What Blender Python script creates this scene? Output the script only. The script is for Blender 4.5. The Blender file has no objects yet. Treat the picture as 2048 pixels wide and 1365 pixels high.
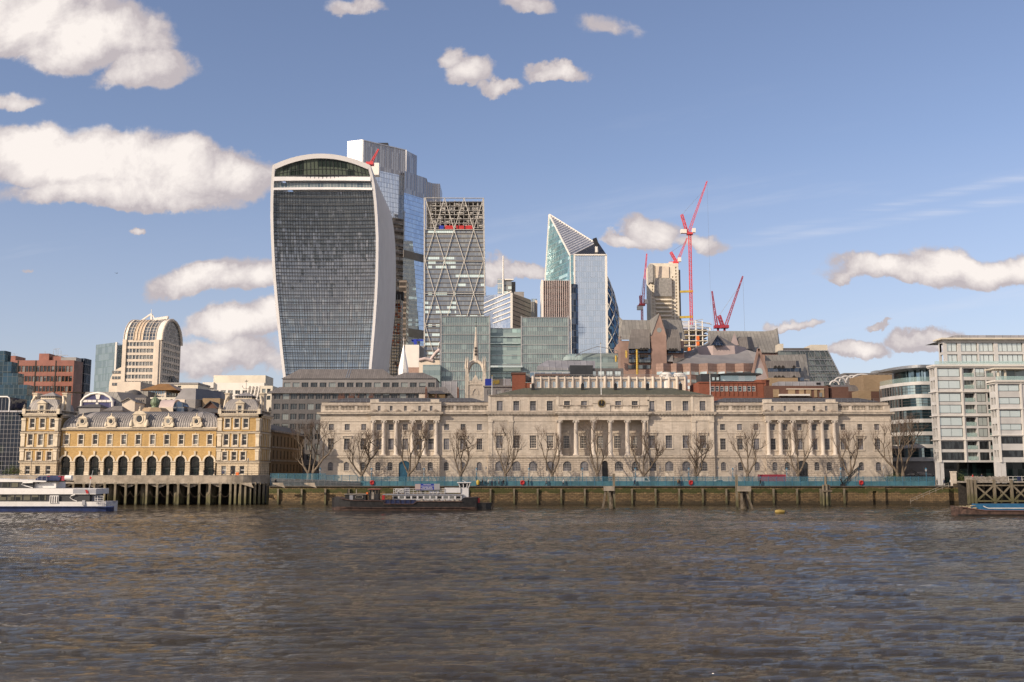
import bpy, math, random
import numpy as np
from mathutils import Vector, Matrix
random.seed(7)
SC = bpy.context.scene
COL = SC.collection

# ---------------------------------------------------------------- camera
CZ, PITCH, FPX = 8.75, math.radians(7.3), 2000.0
cam_d = bpy.data.cameras.new("camera"); cam = bpy.data.objects.new("camera", cam_d); COL.objects.link(cam)
cam_d.sensor_width = 36.0; cam_d.lens = FPX/2048*36.0
cam_d.clip_start = 0.5; cam_d.clip_end = 20000
cam.location = (0, 0, CZ); cam.rotation_euler = (math.pi/2 + PITCH, 0, 0)
SC.camera = cam
CT, ST = math.cos(PITCH), math.sin(PITCH)

# ---------------------------------------------------------------- node shorthand
class Sk:
    def __init__(s, nt, o): s.nt, s.o = nt, o
    def _m(s, op, b=None, c=None, clamp=False):
        n = s.nt.nodes.new('ShaderNodeMath'); n.operation = op; n.use_clamp = clamp
        for i, v in enumerate((s, b, c)):
            if v is None: continue
            if isinstance(v, Sk): s.nt.links.new(v.o, n.inputs[i])
            else: n.inputs[i].default_value = v
        return Sk(s.nt, n.outputs[0])
    def __add__(s, b): return s._m('ADD', b)
    def __sub__(s, b): return s._m('SUBTRACT', b)
    def __mul__(s, b): return s._m('MULTIPLY', b)
    def __truediv__(s, b): return s._m('DIVIDE', b)
    def __rsub__(s, b): return (s*-1.0)+b
    __radd__ = __add__; __rmul__ = __mul__
    def mx(s, b): return s._m('MAXIMUM', b)
    def mn(s, b): return s._m('MINIMUM', b)
    def gt(s, b): return s._m('GREATER_THAN', b)
    def lt(s, b): return s._m('LESS_THAN', b)
    def fract(s): return s._m('FRACT')
    def floor(s): return s._m('FLOOR')
    def abs(s): return s._m('ABSOLUTE')
    def clamp(s): return s._m('ADD', 0.0, clamp=True)
    def pw(s, b): return s._m('POWER', b)
    def step(s, a, b, smooth=True):
        n = s.nt.nodes.new('ShaderNodeMapRange'); n.interpolation_type = 'SMOOTHSTEP' if smooth else 'LINEAR'
        s.nt.links.new(s.o, n.inputs[0])
        n.inputs[1].default_value = a; n.inputs[2].default_value = b
        return Sk(s.nt, n.outputs[0])
def L(nt, v, inp):
    if isinstance(v, Sk): nt.links.new(v.o, inp)
    elif isinstance(v, (tuple, list)) and len(v) == 3 and len(inp.default_value) == 4: inp.default_value = (*v, 1)
    else: inp.default_value = v
def mixc(nt, f, a, b, mode='MIX'):
    n = nt.nodes.new('ShaderNodeMix'); n.data_type = 'RGBA'; n.blend_type = mode
    L(nt, f, n.inputs[0]); L(nt, a, n.inputs[6]); L(nt, b, n.inputs[7])
    return Sk(nt, n.outputs[2])
def noise(nt, vec, scale, detail=3, rough=.55, dist=0.0, out=0):
    n = nt.nodes.new('ShaderNodeTexNoise'); n.inputs['Scale'].default_value = scale
    n.inputs['Detail'].default_value = detail; n.inputs['Roughness'].default_value = rough; n.inputs['Distortion'].default_value = dist
    if vec is not None: nt.links.new(vec.o, n.inputs['Vector'])
    return Sk(nt, n.outputs[out])
def comb(nt, x, y, z):
    n = nt.nodes.new('ShaderNodeCombineXYZ')
    for i, v in enumerate((x, y, z)): L(nt, v, n.inputs[i])
    return Sk(nt, n.outputs[0])
def sep(nt, v):
    n = nt.nodes.new('ShaderNodeSeparateXYZ'); nt.links.new(v.o, n.inputs[0])
    return [Sk(nt, o) for o in n.outputs]
def vm(nt, op, a, b=None, scale=None):
    n = nt.nodes.new('ShaderNodeVectorMath'); n.operation = op
    L(nt, a, n.inputs[0])
    if b is not None: L(nt, b, n.inputs[1])
    if scale is not None: L(nt, scale, n.inputs['Scale'])
    return Sk(nt, n.outputs[0])
def wnoise(nt, vec, color=False):
    n = nt.nodes.new('ShaderNodeTexWhiteNoise'); n.noise_dimensions = '3D'; nt.links.new(vec.o, n.inputs['Vector'])
    return Sk(nt, n.outputs[1 if color else 0])

# ---------------------------------------------------------------- photo pixel (2048 x 1365) + depth -> world
def ray(px, py):
    h, v = (px-1024)/FPX, (682.5-py)/FPX
    return h, CT-v*ST, ST+v*CT
def PX(px, py, Y): h, y, z = ray(px, py); return h/y*Y
def PZ(py, Y): h, y, z = ray(0, py); return CZ+z/y*Y
def YOF(py, Z): h, y, z = ray(0, py); return (Z-CZ)*y/z
def P(px, py, Y): return (PX(px, py, Y), Y, PZ(py, Y))

# ---------------------------------------------------------------- sky, clouds and sun
SUN_EL, SUN_AZ = math.radians(27), math.radians(52)     # azimuth: towards the left and behind the camera
SUN_DIR = Vector((-math.sin(SUN_AZ)*math.cos(SUN_EL), -math.cos(SUN_AZ)*math.cos(SUN_EL), math.sin(SUN_EL)))
W = bpy.data.worlds.new("World"); SC.world = W; W.use_nodes = True
nt = W.node_tree; bg = nt.nodes['Background']
sky = nt.nodes.new('ShaderNodeTexSky'); sky.sky_type = 'NISHITA'; sky.sun_disc = False
sky.sun_elevation = SUN_EL; sky.sun_rotation = math.atan2(SUN_DIR.x, SUN_DIR.y)
sky.altitude = 50; sky.air_density = 1.0; sky.dust_density = .6; sky.ozone_density = 2.2
SKY_STR = 0.106
bg.inputs['Strength'].default_value = SKY_STR
tc = nt.nodes.new('ShaderNodeTexCoord'); D = Sk(nt, tc.outputs['Generated'])
dx, dy, dz = sep(nt, D)
sy = dy.mx(0.08)
u, w = dx/sy, dz/sy
uw0 = comb(nt, u, w, 0.0)
wp = noise(nt, uw0, 9.0, 7, .58, 0, 1)
wp = vm(nt, 'SUBTRACT', wp, (.5, .5, .5)); wx, wy_, _z = sep(nt, wp)
uw = uw0
n1 = noise(nt, uw, 15.0, 9, .62, .25)
n2 = noise(nt, uw, 5.0, 4, .5)
fb = n1*0.72+n2*0.5
CLOUDS = [  # px, py, rx, ry, strength
 (40, 45, 210, 85, 1.15), (190, 75, 150, 75, 1.1), (295, 140, 85, 55, .9), (30, 190, 90, 24, .32),
 (50, 300, 130, 62, 1.2), (150, 330, 170, 74, 1.25), (330, 352, 150, 62, 1.1), (475, 352, 85, 55, 1.1), (250, 385, 230, 38, .9),
 (430, 568, 120, 42, 1.1), (540, 560, 90, 48, 1.1), (480, 665, 95, 38, 1.05), (560, 655, 60, 40, .9), (450, 722, 150, 36, .6),
 (915, 125, 34, 26, .6), (945, 155, 52, 30, .9), (1005, 182, 40, 20, .75), (1108, 163, 50, 23, .9),
 (1318, 462, 62, 42, 1.05), (1255, 475, 45, 18, .7), (1400, 478, 62, 24, .7),
 (1800, 550, 150, 32, 1.0), (1930, 535, 120, 42, 1.2), (2040, 530, 120, 44, 1.2), (1700, 560, 60, 16, .55),
 (1725, 713, 62, 20, 1.0), (1860, 697, 75, 26, 1.05), (1590, 663, 40, 15, .8), (1765, 664, 28, 8, .5), (270, 459, 22, 9, .5), (55, 558, 22, 7, .4),
 (990, 540, 45, 26, .8), (1055, 547, 50, 18, .65), (300, 650, 30, 20, .5), (1340, 660, 60, 14, .5),
 (715, 12, 60, 26, .4), (1050, 22, 70, 30, .38), (1215, 50, 80, 50, .32)]
env = None; hgt = None
for (cx, cy, rx, ry, st) in CLOUDS:
    h, y, z = ray(cx, cy); uc, wc = h/y, z/y
    a = (u+wx*.10-uc)*(FPX/rx*.95); b = (w+wy_*.085-wc)*(FPX/ry*.95)
    low = b.lt(0.0)*0.6+1.0                      # flatter undersides
    b2 = b*low
    r2 = a*a+b2*b2
    f = (1.0-r2)*max(st, .9)-max(0.0, .9-st)
    top = b*0.5+0.5
    env = f if env is None else env.mx(f)
    t2 = top*(f.mx(0.0)); hgt = t2 if hgt is None else hgt.mx(t2)
dens = (env.mx(-1.2)*0.8+(fb-0.5)*2.7).step(-0.14, 0.42)
wfad = (env.mx(-1.2)).step(-1.0, 0.1)
dens = dens*wfad
st1 = (w-u*0.17-0.187).abs().mn((w-u*0.22-0.182).abs()).step(0.0, 0.008)
streak = (1.0-st1)*noise(nt, comb(nt, u*2.0, w*40.0, 0.0), 2.0, 5, .6).step(.35, .75)*u.step(.12, .42)*0.5
ci = noise(nt, comb(nt, u*1.2, w*9.0-u*1.5, 3.0), 2.2, 6, .62).step(.56, .85)*0.26*w.step(.04, .14)*(1.0-w.step(.2, .45))
rear = noise(nt, D, 3.2, 7, .55).step(.44, .56)*(dy*-1.0).step(-.05, .15)*dz.step(0.02, .12)  # unseen clouds behind the camera, added to brighten the glass reflections
n1s = noise(nt, comb(nt, u-0.010, w+0.009, 0.0), 15.0, 9, .62, .25)
lit = ((n1-n1s)*2.6+hgt*1.5+(n2-0.5)*2.4-0.02).clamp()
cl = mixc(nt, lit, (4.1, 3.7, 3.85), (7.4, 6.85, 6.5))
hz = (1.0-dz.step(0.0, 0.30, False))
skyc = Sk(nt, sky.outputs[0])
skyc = mixc(nt, 1.0, skyc, (1.15, 1.0, 1.03), 'MULTIPLY')
skyc = mixc(nt, hz*0.5+0.04, skyc, (3.55, 3.8, 4.85))
c1 = mixc(nt, (streak+ci).clamp(), skyc, (6.2, 6.2, 6.7))
c2 = mixc(nt, (dens*dy.gt(0.05)).clamp(), c1, cl)
c3 = mixc(nt, rear*0.85, c2, (7.0, 6.3, 5.9))
nt.links.new(c3.o, bg.inputs['Color'])

sun_d = bpy.data.lights.new("sun", 'SUN'); sun = bpy.data.objects.new("sun", sun_d); COL.objects.link(sun)
sun_d.energy = 4.9; sun_d.angle = math.radians(0.5); sun_d.color = (1.0, .84, .66)
sun.rotation_euler = SUN_DIR.to_track_quat('Z', 'Y').to_euler(); sun.location = (-200, -100, 300)

SC.render.engine = 'CYCLES'
SC.view_settings.view_transform = 'Standard'; SC.view_settings.look = 'None'
SC.view_settings.exposure = 0.32; SC.view_settings.gamma = 1.0; SC.view_settings.use_curve_mapping = False
SC.render.resolution_x, SC.render.resolution_y = 1024, 682
SC.cycles.max_bounces = 6; SC.cycles.sample_clamp_indirect = 6.0; SC.cycles.transparent_max_bounces = 12

# ---------------------------------------------------------------- materials
MATS = {}
def new_mat(name):
    m = bpy.data.materials.new(name); m.use_nodes = True; MATS[name] = m
    return m, m.node_tree, m.node_tree.nodes['Principled BSDF']
def geo_pos(nt): return Sk(nt, nt.nodes.new('ShaderNodeNewGeometry').outputs['Position'])
def uvn(nt): return Sk(nt, nt.nodes.new('ShaderNodeTexCoord').outputs['UV'])
def bump(nt, b, h, dist, strength=1.0):
    n = nt.nodes.new('ShaderNodeBump'); n.inputs['Strength'].default_value = strength; n.inputs['Distance'].default_value = dist
    nt.links.new(h.o, n.inputs['Height']); nt.links.new(n.outputs[0], b.inputs['Normal'])
def sc(c, k): return tuple(min(1, x*k) for x in c)
def plain(name, col, rough=.7, metal=0.0, var=.25, scale=.8, bmp=0.0, streak=0.0):
    m, nt, b = new_mat(name); p = geo_pos(nt)
    n = noise(nt, p, scale, 5, .6)
    f = n.step(.3, .7)
    c = mixc(nt, f, sc(col, 1-var), sc(col, 1+var*.6))
    if streak:
        x, y, z = sep(nt, p)
        s = noise(nt, comb(nt, x*1.3, y*1.3, z*0.12), 1.0, 5, .65).step(.5, .75)*streak
        c = mixc(nt, s, c, sc(col, .45))
    L(nt, c, b.inputs['Base Color']); b.inputs['Roughness'].default_value = rough; b.inputs['Metallic'].default_value = metal
    if bmp: bump(nt, b, noise(nt, p, scale*8, 4), bmp)
    return m
def masonry(name, c1, c2, mortar, bw, bh, msz=.012, dirt=.4, rough=.85, big=.12, var=0.0, green=0.0):
    m, nt, b = new_mat(name); uv = uvn(nt); p = geo_pos(nt)
    br = nt.nodes.new('ShaderNodeTexBrick'); nt.links.new(uv.o, br.inputs['Vector'])
    br.inputs['Scale'].default_value = 1; br.inputs['Brick Width'].default_value = bw; br.inputs['Row Height'].default_value = bh
    br.inputs['Mortar Size'].default_value = msz; br.inputs['Bias'].default_value = 0
    L(nt, c1, br.inputs['Color1']); L(nt, c2, br.inputs['Color2']); L(nt, mortar, br.inputs['Mortar'])
    c = Sk(nt, br.outputs[0])
    x, y, z = sep(nt, p)
    d1 = noise(nt, p, big, 6, .62).step(.38, .72)
    d2 = noise(nt, comb(nt, x*.9, y*.9, z*.10), 1.0, 5, .6).step(.48, .78)
    c = mixc(nt, d1*dirt, c, sc(c1, .55))
    c = mixc(nt, d2*dirt*.8, c, sc(c1, .42))
    if green:
        g = noise(nt, p, .5, 5, .6).step(.42, .6)*green
        c = mixc(nt, g, c, (.045, .06, .012))
    L(nt, c, b.inputs['Base Color']); b.inputs['Roughness'].default_value = rough
    bump(nt, b, Sk(nt, br.outputs['Fac'])*-1.0+noise(nt, p, 3, 4)*.3, msz*1.5, .6)
    return m
def seam(name, col, w=.6, rough=.45, metal=.3, line=.55, var=.3):
    m, nt, b = new_mat(name); uv = uvn(nt); x, y, z = sep(nt, uv); p = geo_pos(nt)
    fr = (x/w).fract(); ln = (fr-0.5).abs().step(.40, .5)
    cell = wnoise(nt, comb(nt, (x/w).floor(), (y/3.0).floor(), 0.0))
    c = mixc(nt, cell, sc(col, 1-var*.5), sc(col, 1+var*.4))
    c = mixc(nt, noise(nt, p, .6, 5, .6).step(.4, .7)*.5, c, sc(col, 1-var))
    c = mixc(nt, ln*line, c, sc(col, .35))
    L(nt, c, b.inputs['Base Color']); b.inputs['Roughness'].default_value = rough; b.inputs['Metallic'].default_value = metal
    bump(nt, b, ln, .06)
    return m
def glass(name, dark, light, pw=1.5, ph=3.8, thr=.7, rough=.06, metal=.5, tilt=.012, mull=0.0, mcol=(.3, .3, .3),
          band=0.0, bcol=(.1, .1, .1), lit=0.0, litc=(1, .95, .75), lits=.6, wob=0.0):
    """panes of their own tint and slightly different angle; mull/band draw the thin frames of far curtain walls"""
    m, nt, b = new_mat(name); uv = uvn(nt); x, y, z = sep(nt, uv)
    cx, cy = (x/pw), (y/ph); cell = comb(nt, cx.floor(), cy.floor(), 1.7)
    r = wnoise(nt, cell); rc = wnoise(nt, cell, True)
    grp = noise(nt, comb(nt, cx.floor()*.35, cy.floor()*1.3, 0.0), .6, 2)
    f = ((r*.7+grp*.5).step(thr, thr+.25))
    c = mixc(nt, f, dark, light)
    c = mixc(nt, rc*1.0, c, c) if False else c
    isglass = None
    if mull:
        ln = (cx.fract()-0.5).abs().gt(.5-mull/pw/2); c = mixc(nt, ln, c, mcol); isglass = 1.0-ln
    if band:
        ln = cy.fract().lt(band/ph); c = mixc(nt, ln, c, bcol); isglass = (1.0-ln) if isglass is None else isglass*(1.0-ln)
    L(nt, c, b.inputs['Base Color'])
    if isglass is not None:
        L(nt, isglass*metal, b.inputs['Metallic']); L(nt, (1.0-isglass)*.5+rough, b.inputs['Roughness'])
    else:
        b.inputs['Metallic'].default_value = metal; b.inputs['Roughness'].default_value = rough
    g = Sk(nt, nt.nodes.new('ShaderNodeNewGeometry').outputs['Normal'])
    off = vm(nt, 'SCALE', vm(nt, 'SUBTRACT', rc, (.5, .5, .5)), scale=tilt*2)
    v = vm(nt, 'ADD', g, off)
    if wob:
        wn = noise(nt, comb(nt, x*.30+r*9.0, y*.18, 0.0), 1.0, 2, .5, 0, 1)
        v = vm(nt, 'ADD', v, vm(nt, 'SCALE', vm(nt, 'SUBTRACT', wn, (.5, .5, .5)), scale=wob))
    nt.links.new(vm(nt, 'NORMALIZE', v).o, b.inputs['Normal'])
    if lit:
        lr = wnoise(nt, comb(nt, (cx*.5).floor(), cy.floor(), 4.0)); row = wnoise(nt, comb(nt, (cx*.06).floor(), cy.floor(), 9.0))
        on = lr.lt(.62)*row.lt(lit)
        if isglass is not None: on = on*isglass
        on = on*cy.fract().gt(.45)
        b.inputs['Emission Color'].default_value = (*litc, 1); L(nt, on*lits, b.inputs['Emission Strength'])
    return m
def room_glass(name, a, b_, c_, rough=.1, metal=.0, sp=.5):
    """small window glass: every window object its own mix of dark room, curtain and reflection"""
    m, nt, b = new_mat(name); oi = nt.nodes.new('ShaderNodeObjectInfo'); r = Sk(nt, oi.outputs['Random'])
    tcn = nt.nodes.new('ShaderNodeTexCoord'); x, y, z = sep(nt, Sk(nt, tcn.outputs['Object']))
    f = noise(nt, comb(nt, x*1.6, r*50.0, z*.25), 1.0, 3).step(.42, .6)
    lo = mixc(nt, f, a, b_); c = mixc(nt, (r*7.0).fract().gt(.75), lo, c_)
    hb = (z.gt(r*3.0+.3))
    c = mixc(nt, hb*(r*13.0).fract().gt(.6), c, c_)
    L(nt, c, b.inputs['Base Color']); b.inputs['Roughness'].default_value = rough; b.inputs['Metallic'].default_value = metal
    b.inputs['Specular IOR Level'].default_value = sp
    return m

# ---------------------------------------------------------------- mesh building
class MB:
    def __init__(s): s.v = []; s.f = []; s.m = []; s.uv = []; s.sm = []
    def face(s, pts, mat=0, uv=None, smooth=False):
        pts = [Vector(p) for p in pts]; i = len(s.v); s.v += pts; n = len(pts)
        s.f.append(tuple(range(i, i+n))); s.m.append(mat); s.sm.append(smooth)
        s.uv.append(uv or s._uv(pts))
        return s
    def _uv(s, pts):
        nrm = Vector((0, 0, 0)); c = pts[0]
        for k in range(1, len(pts)-1): nrm += (pts[k]-c).cross(pts[k+1]-c)
        if nrm.length < 1e-9: return [(0, 0)]*len(pts)
        nrm.normalize()
        if abs(nrm.z) > .95: return [(p.x, p.y) for p in pts]
        t = Vector((-nrm.y, nrm.x, 0)).normalized(); v = nrm.cross(t)
        if v.z < 0: v = -v
        return [(p.dot(t), p.dot(v)) for p in pts]
    def mesh(s, verts, faces, mat=0, smooth=True, uvs=None):
        i = len(s.v); s.v += [Vector(v) for v in verts]
        for k, f in enumerate(faces):
            s.f.append(tuple(i+q for q in f)); s.m.append(mat); s.sm.append(smooth)
            s.uv.append(uvs[k] if uvs else s._uv([s.v[i+q] for q in f]))
    def box(s, x0, x1, y0, y1, z0, z1, mat=0, bottom=True, rot=0.0, about=None):
        c = [(x0, y0), (x1, y0), (x1, y1), (x0, y1)]
        if rot:
            ax, ay = about or ((x0+x1)/2, (y0+y1)/2); cr, sr = math.cos(rot), math.sin(rot)
            c = [(ax+(x-ax)*cr-(y-ay)*sr, ay+(x-ax)*sr+(y-ay)*cr) for x, y in c]
        return s.prism(c, z0, z1, mat, bottom)
    def prism(s, pts, z0, z1, mat=0, bottom=False, top=True, topmat=None):
        n = len(pts); zt = z1 if isinstance(z1, (list, tuple)) else [z1]*n; zb = z0 if isinstance(z0, (list, tuple)) else [z0]*n
        for i in range(n):
            a, b = pts[i], pts[(i+1) % n]; j = (i+1) % n
            s.face([(a[0], a[1], zb[i]), (b[0], b[1], zb[j]), (b[0], b[1], zt[j]), (a[0], a[1], zt[i])], mat)
        if top: s.face([(p[0], p[1], zt[i]) for i, p in enumerate(pts)], mat if topmat is None else topmat)
        if bottom: s.face([(p[0], p[1], zb[i]) for i, p in reversed(list(enumerate(pts)))], mat)
        return s
    def tube(s, p, q, r, r2=None, n=6, mat=0, cap=True, smooth=True):
        p, q = Vector(p), Vector(q); r2 = r if r2 is None else r2; d = q-p
        if d.length < 1e-6: return s
        d.normalize(); a = d.orthogonal().normalized(); b = d.cross(a)
        vs = []
        for c, rr in ((p, r), (q, r2)):
            for k in range(n):
                t = 2*math.pi*k/n; vs.append(c+(a*math.cos(t)+b*math.sin(t))*rr)
        fs = [(k, (k+1) % n, n+(k+1) % n, n+k) for k in range(n)]
        s.mesh(vs, fs, mat, smooth and n > 4)
        if cap and n > 2: s.face(vs[n:], mat); s.face(list(reversed(vs[:n])), mat)
        return s
    def path(s, pts, rs, n=5, mat=0, closed=False):
        """one continuous tube along a polyline"""
        pts = [Vector(p) for p in pts]; vs = []; m = len(pts); a = None
        for i, p in enumerate(pts):
            d = (pts[min(i+1, m-1)]-pts[max(i-1, 0)])
            d = d.normalized() if d.length > 1e-9 else Vector((0, 0, 1))
            if a is None: a = d.orthogonal().normalized()
            else:
                a = a-d*a.dot(d); a = a.normalized() if a.length > 1e-6 else d.orthogonal().normalized()
            b = d.cross(a); r = rs[i] if isinstance(rs, (list, tuple)) else rs
            for k in range(n):
                t = 2*math.pi*k/n; vs.append(p+(a*math.cos(t)+b*math.sin(t))*r)
        fs = [(i*n+k, i*n+(k+1) % n, (i+1)*n+(k+1) % n, (i+1)*n+k) for i in range(m-1) for k in range(n)]
        s.mesh(vs, fs, mat, n > 4); return s
    def beam(s, p, q, w, h=None, mat=0):
        """square bar between two points, w across, h up"""
        p, q = Vector(p), Vector(q); h = h or w; d = (q-p).normalized()
        up = Vector((0, 0, 1)) if abs(d.z) < .98 else Vector((0, 1, 0))
        a = d.cross(up).normalized()*w/2; b = a.cross(d).normalized()*h/2
        c = [p-a-b, p+a-b, p+a+b, p-a+b, q-a-b, q+a-b, q+a+b, q-a+b]
        for f in ((0, 1, 5, 4), (1, 2, 6, 5), (2, 3, 7, 6), (3, 0, 4, 7), (3, 2, 1, 0), (4, 5, 6, 7)): s.face([c[i] for i in f], mat)
        return s
    def lathe(s, prof, c=(0, 0, 0), n=12, mat=0, smooth=True, a0=0.0, a1=2*math.pi):
        """prof: list of (radius, z)"""
        full = abs(a1-a0-2*math.pi) < 1e-6; k = n if full else n+1; vs = []
        for r, z in prof:
            for i in range(k):
                t = a0+(a1-a0)*i/n; vs.append((c[0]+r*math.cos(t), c[1]+r*math.sin(t), c[2]+z))
        fs = []; uvs = []; acc = 0
        for j in range(len(prof)-1):
            l = math.hypot(prof[j+1][0]-prof[j][0], prof[j+1][1]-prof[j][1]); rm = max(prof[j][0], prof[j+1][0], .01)
            for i in range(n):
                i2 = (i+1) % k; fs.append((j*k+i, j*k+i2, (j+1)*k+i2, (j+1)*k+i))
                w0, w1 = rm*(a1-a0)*i/n, rm*(a1-a0)*(i+1)/n
                uvs.append([(w0, acc), (w1, acc), (w1, acc+l), (w0, acc+l)])
            acc += l
        s.mesh(vs, fs, mat, smooth, uvs); return s
    def grid(s, rows, mat=0, smooth=True):
        """rows of points joined into a sheet; uv runs in metres"""
        n = len(rows[0]); vs = [Vector(p) for r in rows for p in r]; fs = []; uvs = []
        V = 0
        for j in range(len(rows)-1):
            dv = (Vector(rows[j+1][n//2])-Vector(rows[j][n//2])).length; U = 0
            for i in range(n-1):
                du = (Vector(rows[j][i+1])-Vector(rows[j][i])).length
                fs.append((j*n+i, j*n+i+1, (j+1)*n+i+1, (j+1)*n+i)); uvs.append([(U, V), (U+du, V), (U+du, V+dv), (U, V+dv)]); U += du
            V += dv
        s.mesh(vs, fs, mat, smooth, uvs); return s
    def data(s, name, mats, off=(0, 0, 0)):
        me = bpy.data.meshes.new(name); off = Vector(off)
        me.from_pydata([tuple(v-off) for v in s.v], [], s.f)
        uvl = me.uv_layers.new(name='UVMap')
        flat = [c for f in s.uv for uv in f for c in uv]
        uvl.data.foreach_set('uv', flat)
        me.polygons.foreach_set('material_index', s.m); me.polygons.foreach_set('use_smooth', s.sm)
        for mm in (mats if isinstance(mats, (list, tuple)) else [mats]): me.materials.append(MATS[mm])
        me.update(); return me
    def build(s, name, mats, parent=None, **props):
        off = ORIG.get(parent.name, Vector((0, 0, 0))) if parent else Vector((0, 0, 0))
        o = bpy.data.objects.new(name, s.data(name, mats, off)); COL.objects.link(o)
        if parent:
            o.parent = parent; ORIG[o.name] = off
        for k, v in props.items(): o[k] = v
        return o
ORIG = {}
def thing(name, label, cat, loc=(0, 0, 0), group=None, rz=0.0):
    o = bpy.data.objects.new(name, None); COL.objects.link(o); o.location = loc; o.rotation_euler = (0, 0, rz)
    o.empty_display_size = 1
    o['label'] = label; o['category'] = cat
    if group: o['group'] = group
    ORIG[o.name] = Vector(loc) if not rz else Vector((0, 0, 0))
    return o
def tag(o, label, cat, group=None, kind=None):
    if label: o['label'] = label
    if cat: o['category'] = cat
    if group: o['group'] = group
    if kind: o['kind'] = kind
    return o
def struct(name, mb, mats):
    o = mb.build(name, mats); o['kind'] = 'structure'; return o
def inst(name, me, parent, loc, rz=0.0, scale=None):
    """another object on shared mesh data, placed in world coordinates under its thing"""
    o = bpy.data.objects.new(name, me); COL.objects.link(o); o.parent = parent
    o.location = Vector(loc)-ORIG.get(parent.name, Vector((0, 0, 0))); o.rotation_euler = (0, 0, rz)
    if scale: o.scale = scale
    ORIG[o.name] = Vector(loc)
    return o
def kids(o, table): return [c for c in table if c.parent == o]
def copy_thing(root, loc, rz=0.0, label=None, scale=None):
    r = root.copy(); COL.objects.link(r); r.location = loc; r.rotation_euler = (0, 0, rz)
    if label: r['label'] = label
    if scale: r.scale = scale
    for ch in root.children:
        c = ch.copy(); COL.objects.link(c); c.parent = r
        for g in ch.children:
            d = g.copy(); COL.objects.link(d); d.parent = c
    return r

class Wall:
    """a vertical wall plane from p0 to p1 (left to right seen from outside); d is measured outwards"""
    def __init__(s, p0, p1):
        s.p0 = Vector((p0[0], p0[1])); d = Vector((p1[0], p1[1]))-s.p0; s.len = d.length; s.u = d.normalized()
        s.n = Vector((s.u.y, -s.u.x)); s.ang = math.atan2(s.u.y, s.u.x)
    def at(s, u, z, d=0.0):
        q = s.p0+s.u*u+s.n*d; return (q.x, q.y, z)
    def box(s, mb, u0, u1, z0, z1, d0, d1, mat=0):
        """d0 inner, d1 outer"""
        c = [s.at(u0, 0, d1)[:2], s.at(u1, 0, d1)[:2], s.at(u1, 0, d0)[:2], s.at(u0, 0, d0)[:2]]
        mb.prism(c, z0, z1, mat, bottom=True)
    def open(s, mb, u0, u1, z0, z1, ops, depth=.3, mat=0, rev=None):
        """wall face with real openings; ops: (uc, width, zb, zt, rise of the arch)"""
        rev = mat if rev is None else rev
        rc = [(o[0]-o[1]/2, o[0]+o[1]/2, o[2], o[3]) for o in ops]
        us = sorted({round(v, 4) for v in [u0, u1]+[q for r in rc for q in r[:2] if u0 < q < u1]})
        zs = sorted({round(v, 4) for v in [z0, z1]+[q for r in rc for q in r[2:] if z0 < q < z1]})
        for j in range(len(zs)-1):
            run = None
            for i in range(len(us)-1):
                cu, cz = (us[i]+us[i+1])/2, (zs[j]+zs[j+1])/2
                hole = any(a < cu < b and c < cz < d for a, b, c, d in rc)
                if not hole and run is None: run = us[i]
                if hole and run is not None:
                    s._q(mb, run, us[i], zs[j], zs[j+1], mat); run = None
            if run is not None: s._q(mb, run, us[-1], zs[j], zs[j+1], mat)
        for o, (a, b, c, d) in zip(ops, rc):
            rise = o[4] if len(o) > 4 else 0
            zt = d-rise
            mb.face([s.at(a, c), s.at(a, c, -depth), s.at(a, zt, -depth), s.at(a, zt)], rev)
            mb.face([s.at(b, c, -depth), s.at(b, c), s.at(b, zt), s.at(b, zt, -depth)], rev)
            mb.face([s.at(a, c, -depth), s.at(a, c), s.at(b, c), s.at(b, c, -depth)], rev)
            if not rise:
                mb.face([s.at(a, d), s.at(a, d, -depth), s.at(b, d, -depth), s.at(b, d)], rev)
            else:
                pts = arc_pts(a, b, zt, rise)
                k = len(pts)//2
                mb.face([s.at(a, d)]+[s.at(*p) for p in reversed(pts[:k+1])][::1], mat) if False else None
                for i in range(len(pts)-1):
                    p, q = pts[i], pts[i+1]
                    mb.face([s.at(p[0], p[1]), s.at(q[0], q[1]), s.at(q[0], d), s.at(p[0], d)], mat) if abs(p[1]-d)+abs(q[1]-d) > 1e-4 else None
                    mb.face([s.at(p[0], p[1]), s.at(p[0], p[1], -depth), s.at(q[0], q[1], -depth), s.at(q[0], q[1])], rev)
    def _q(s, mb, a, b, c, d, mat):
        mb.face([s.at(a, c), s.at(b, c), s.at(b, d), s.at(a, d)], mat, uv=[(a, c), (b, c), (b, d), (a, d)])
    def put(s, name, me, parent, u, z, d=0.0): return inst(name, me, parent, s.at(u, z, d), s.ang)
def arc_pts(a, b, zs, rise, n=8):
    """segmental or half-round arch from (a,zs) to (b,zs)"""
    hw = (b-a)/2; R = (hw*hw+rise*rise)/(2*rise); cz = zs+rise-R; t0 = math.asin(min(1, hw/R))
    if rise > hw*.999: t0 = math.pi/2
    return [((a+b)/2+R*math.sin(-t0+2*t0*i/n), cz+R*math.cos(-t0+2*t0*i/n)) for i in range(n+1)]
_WC = {}
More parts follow.
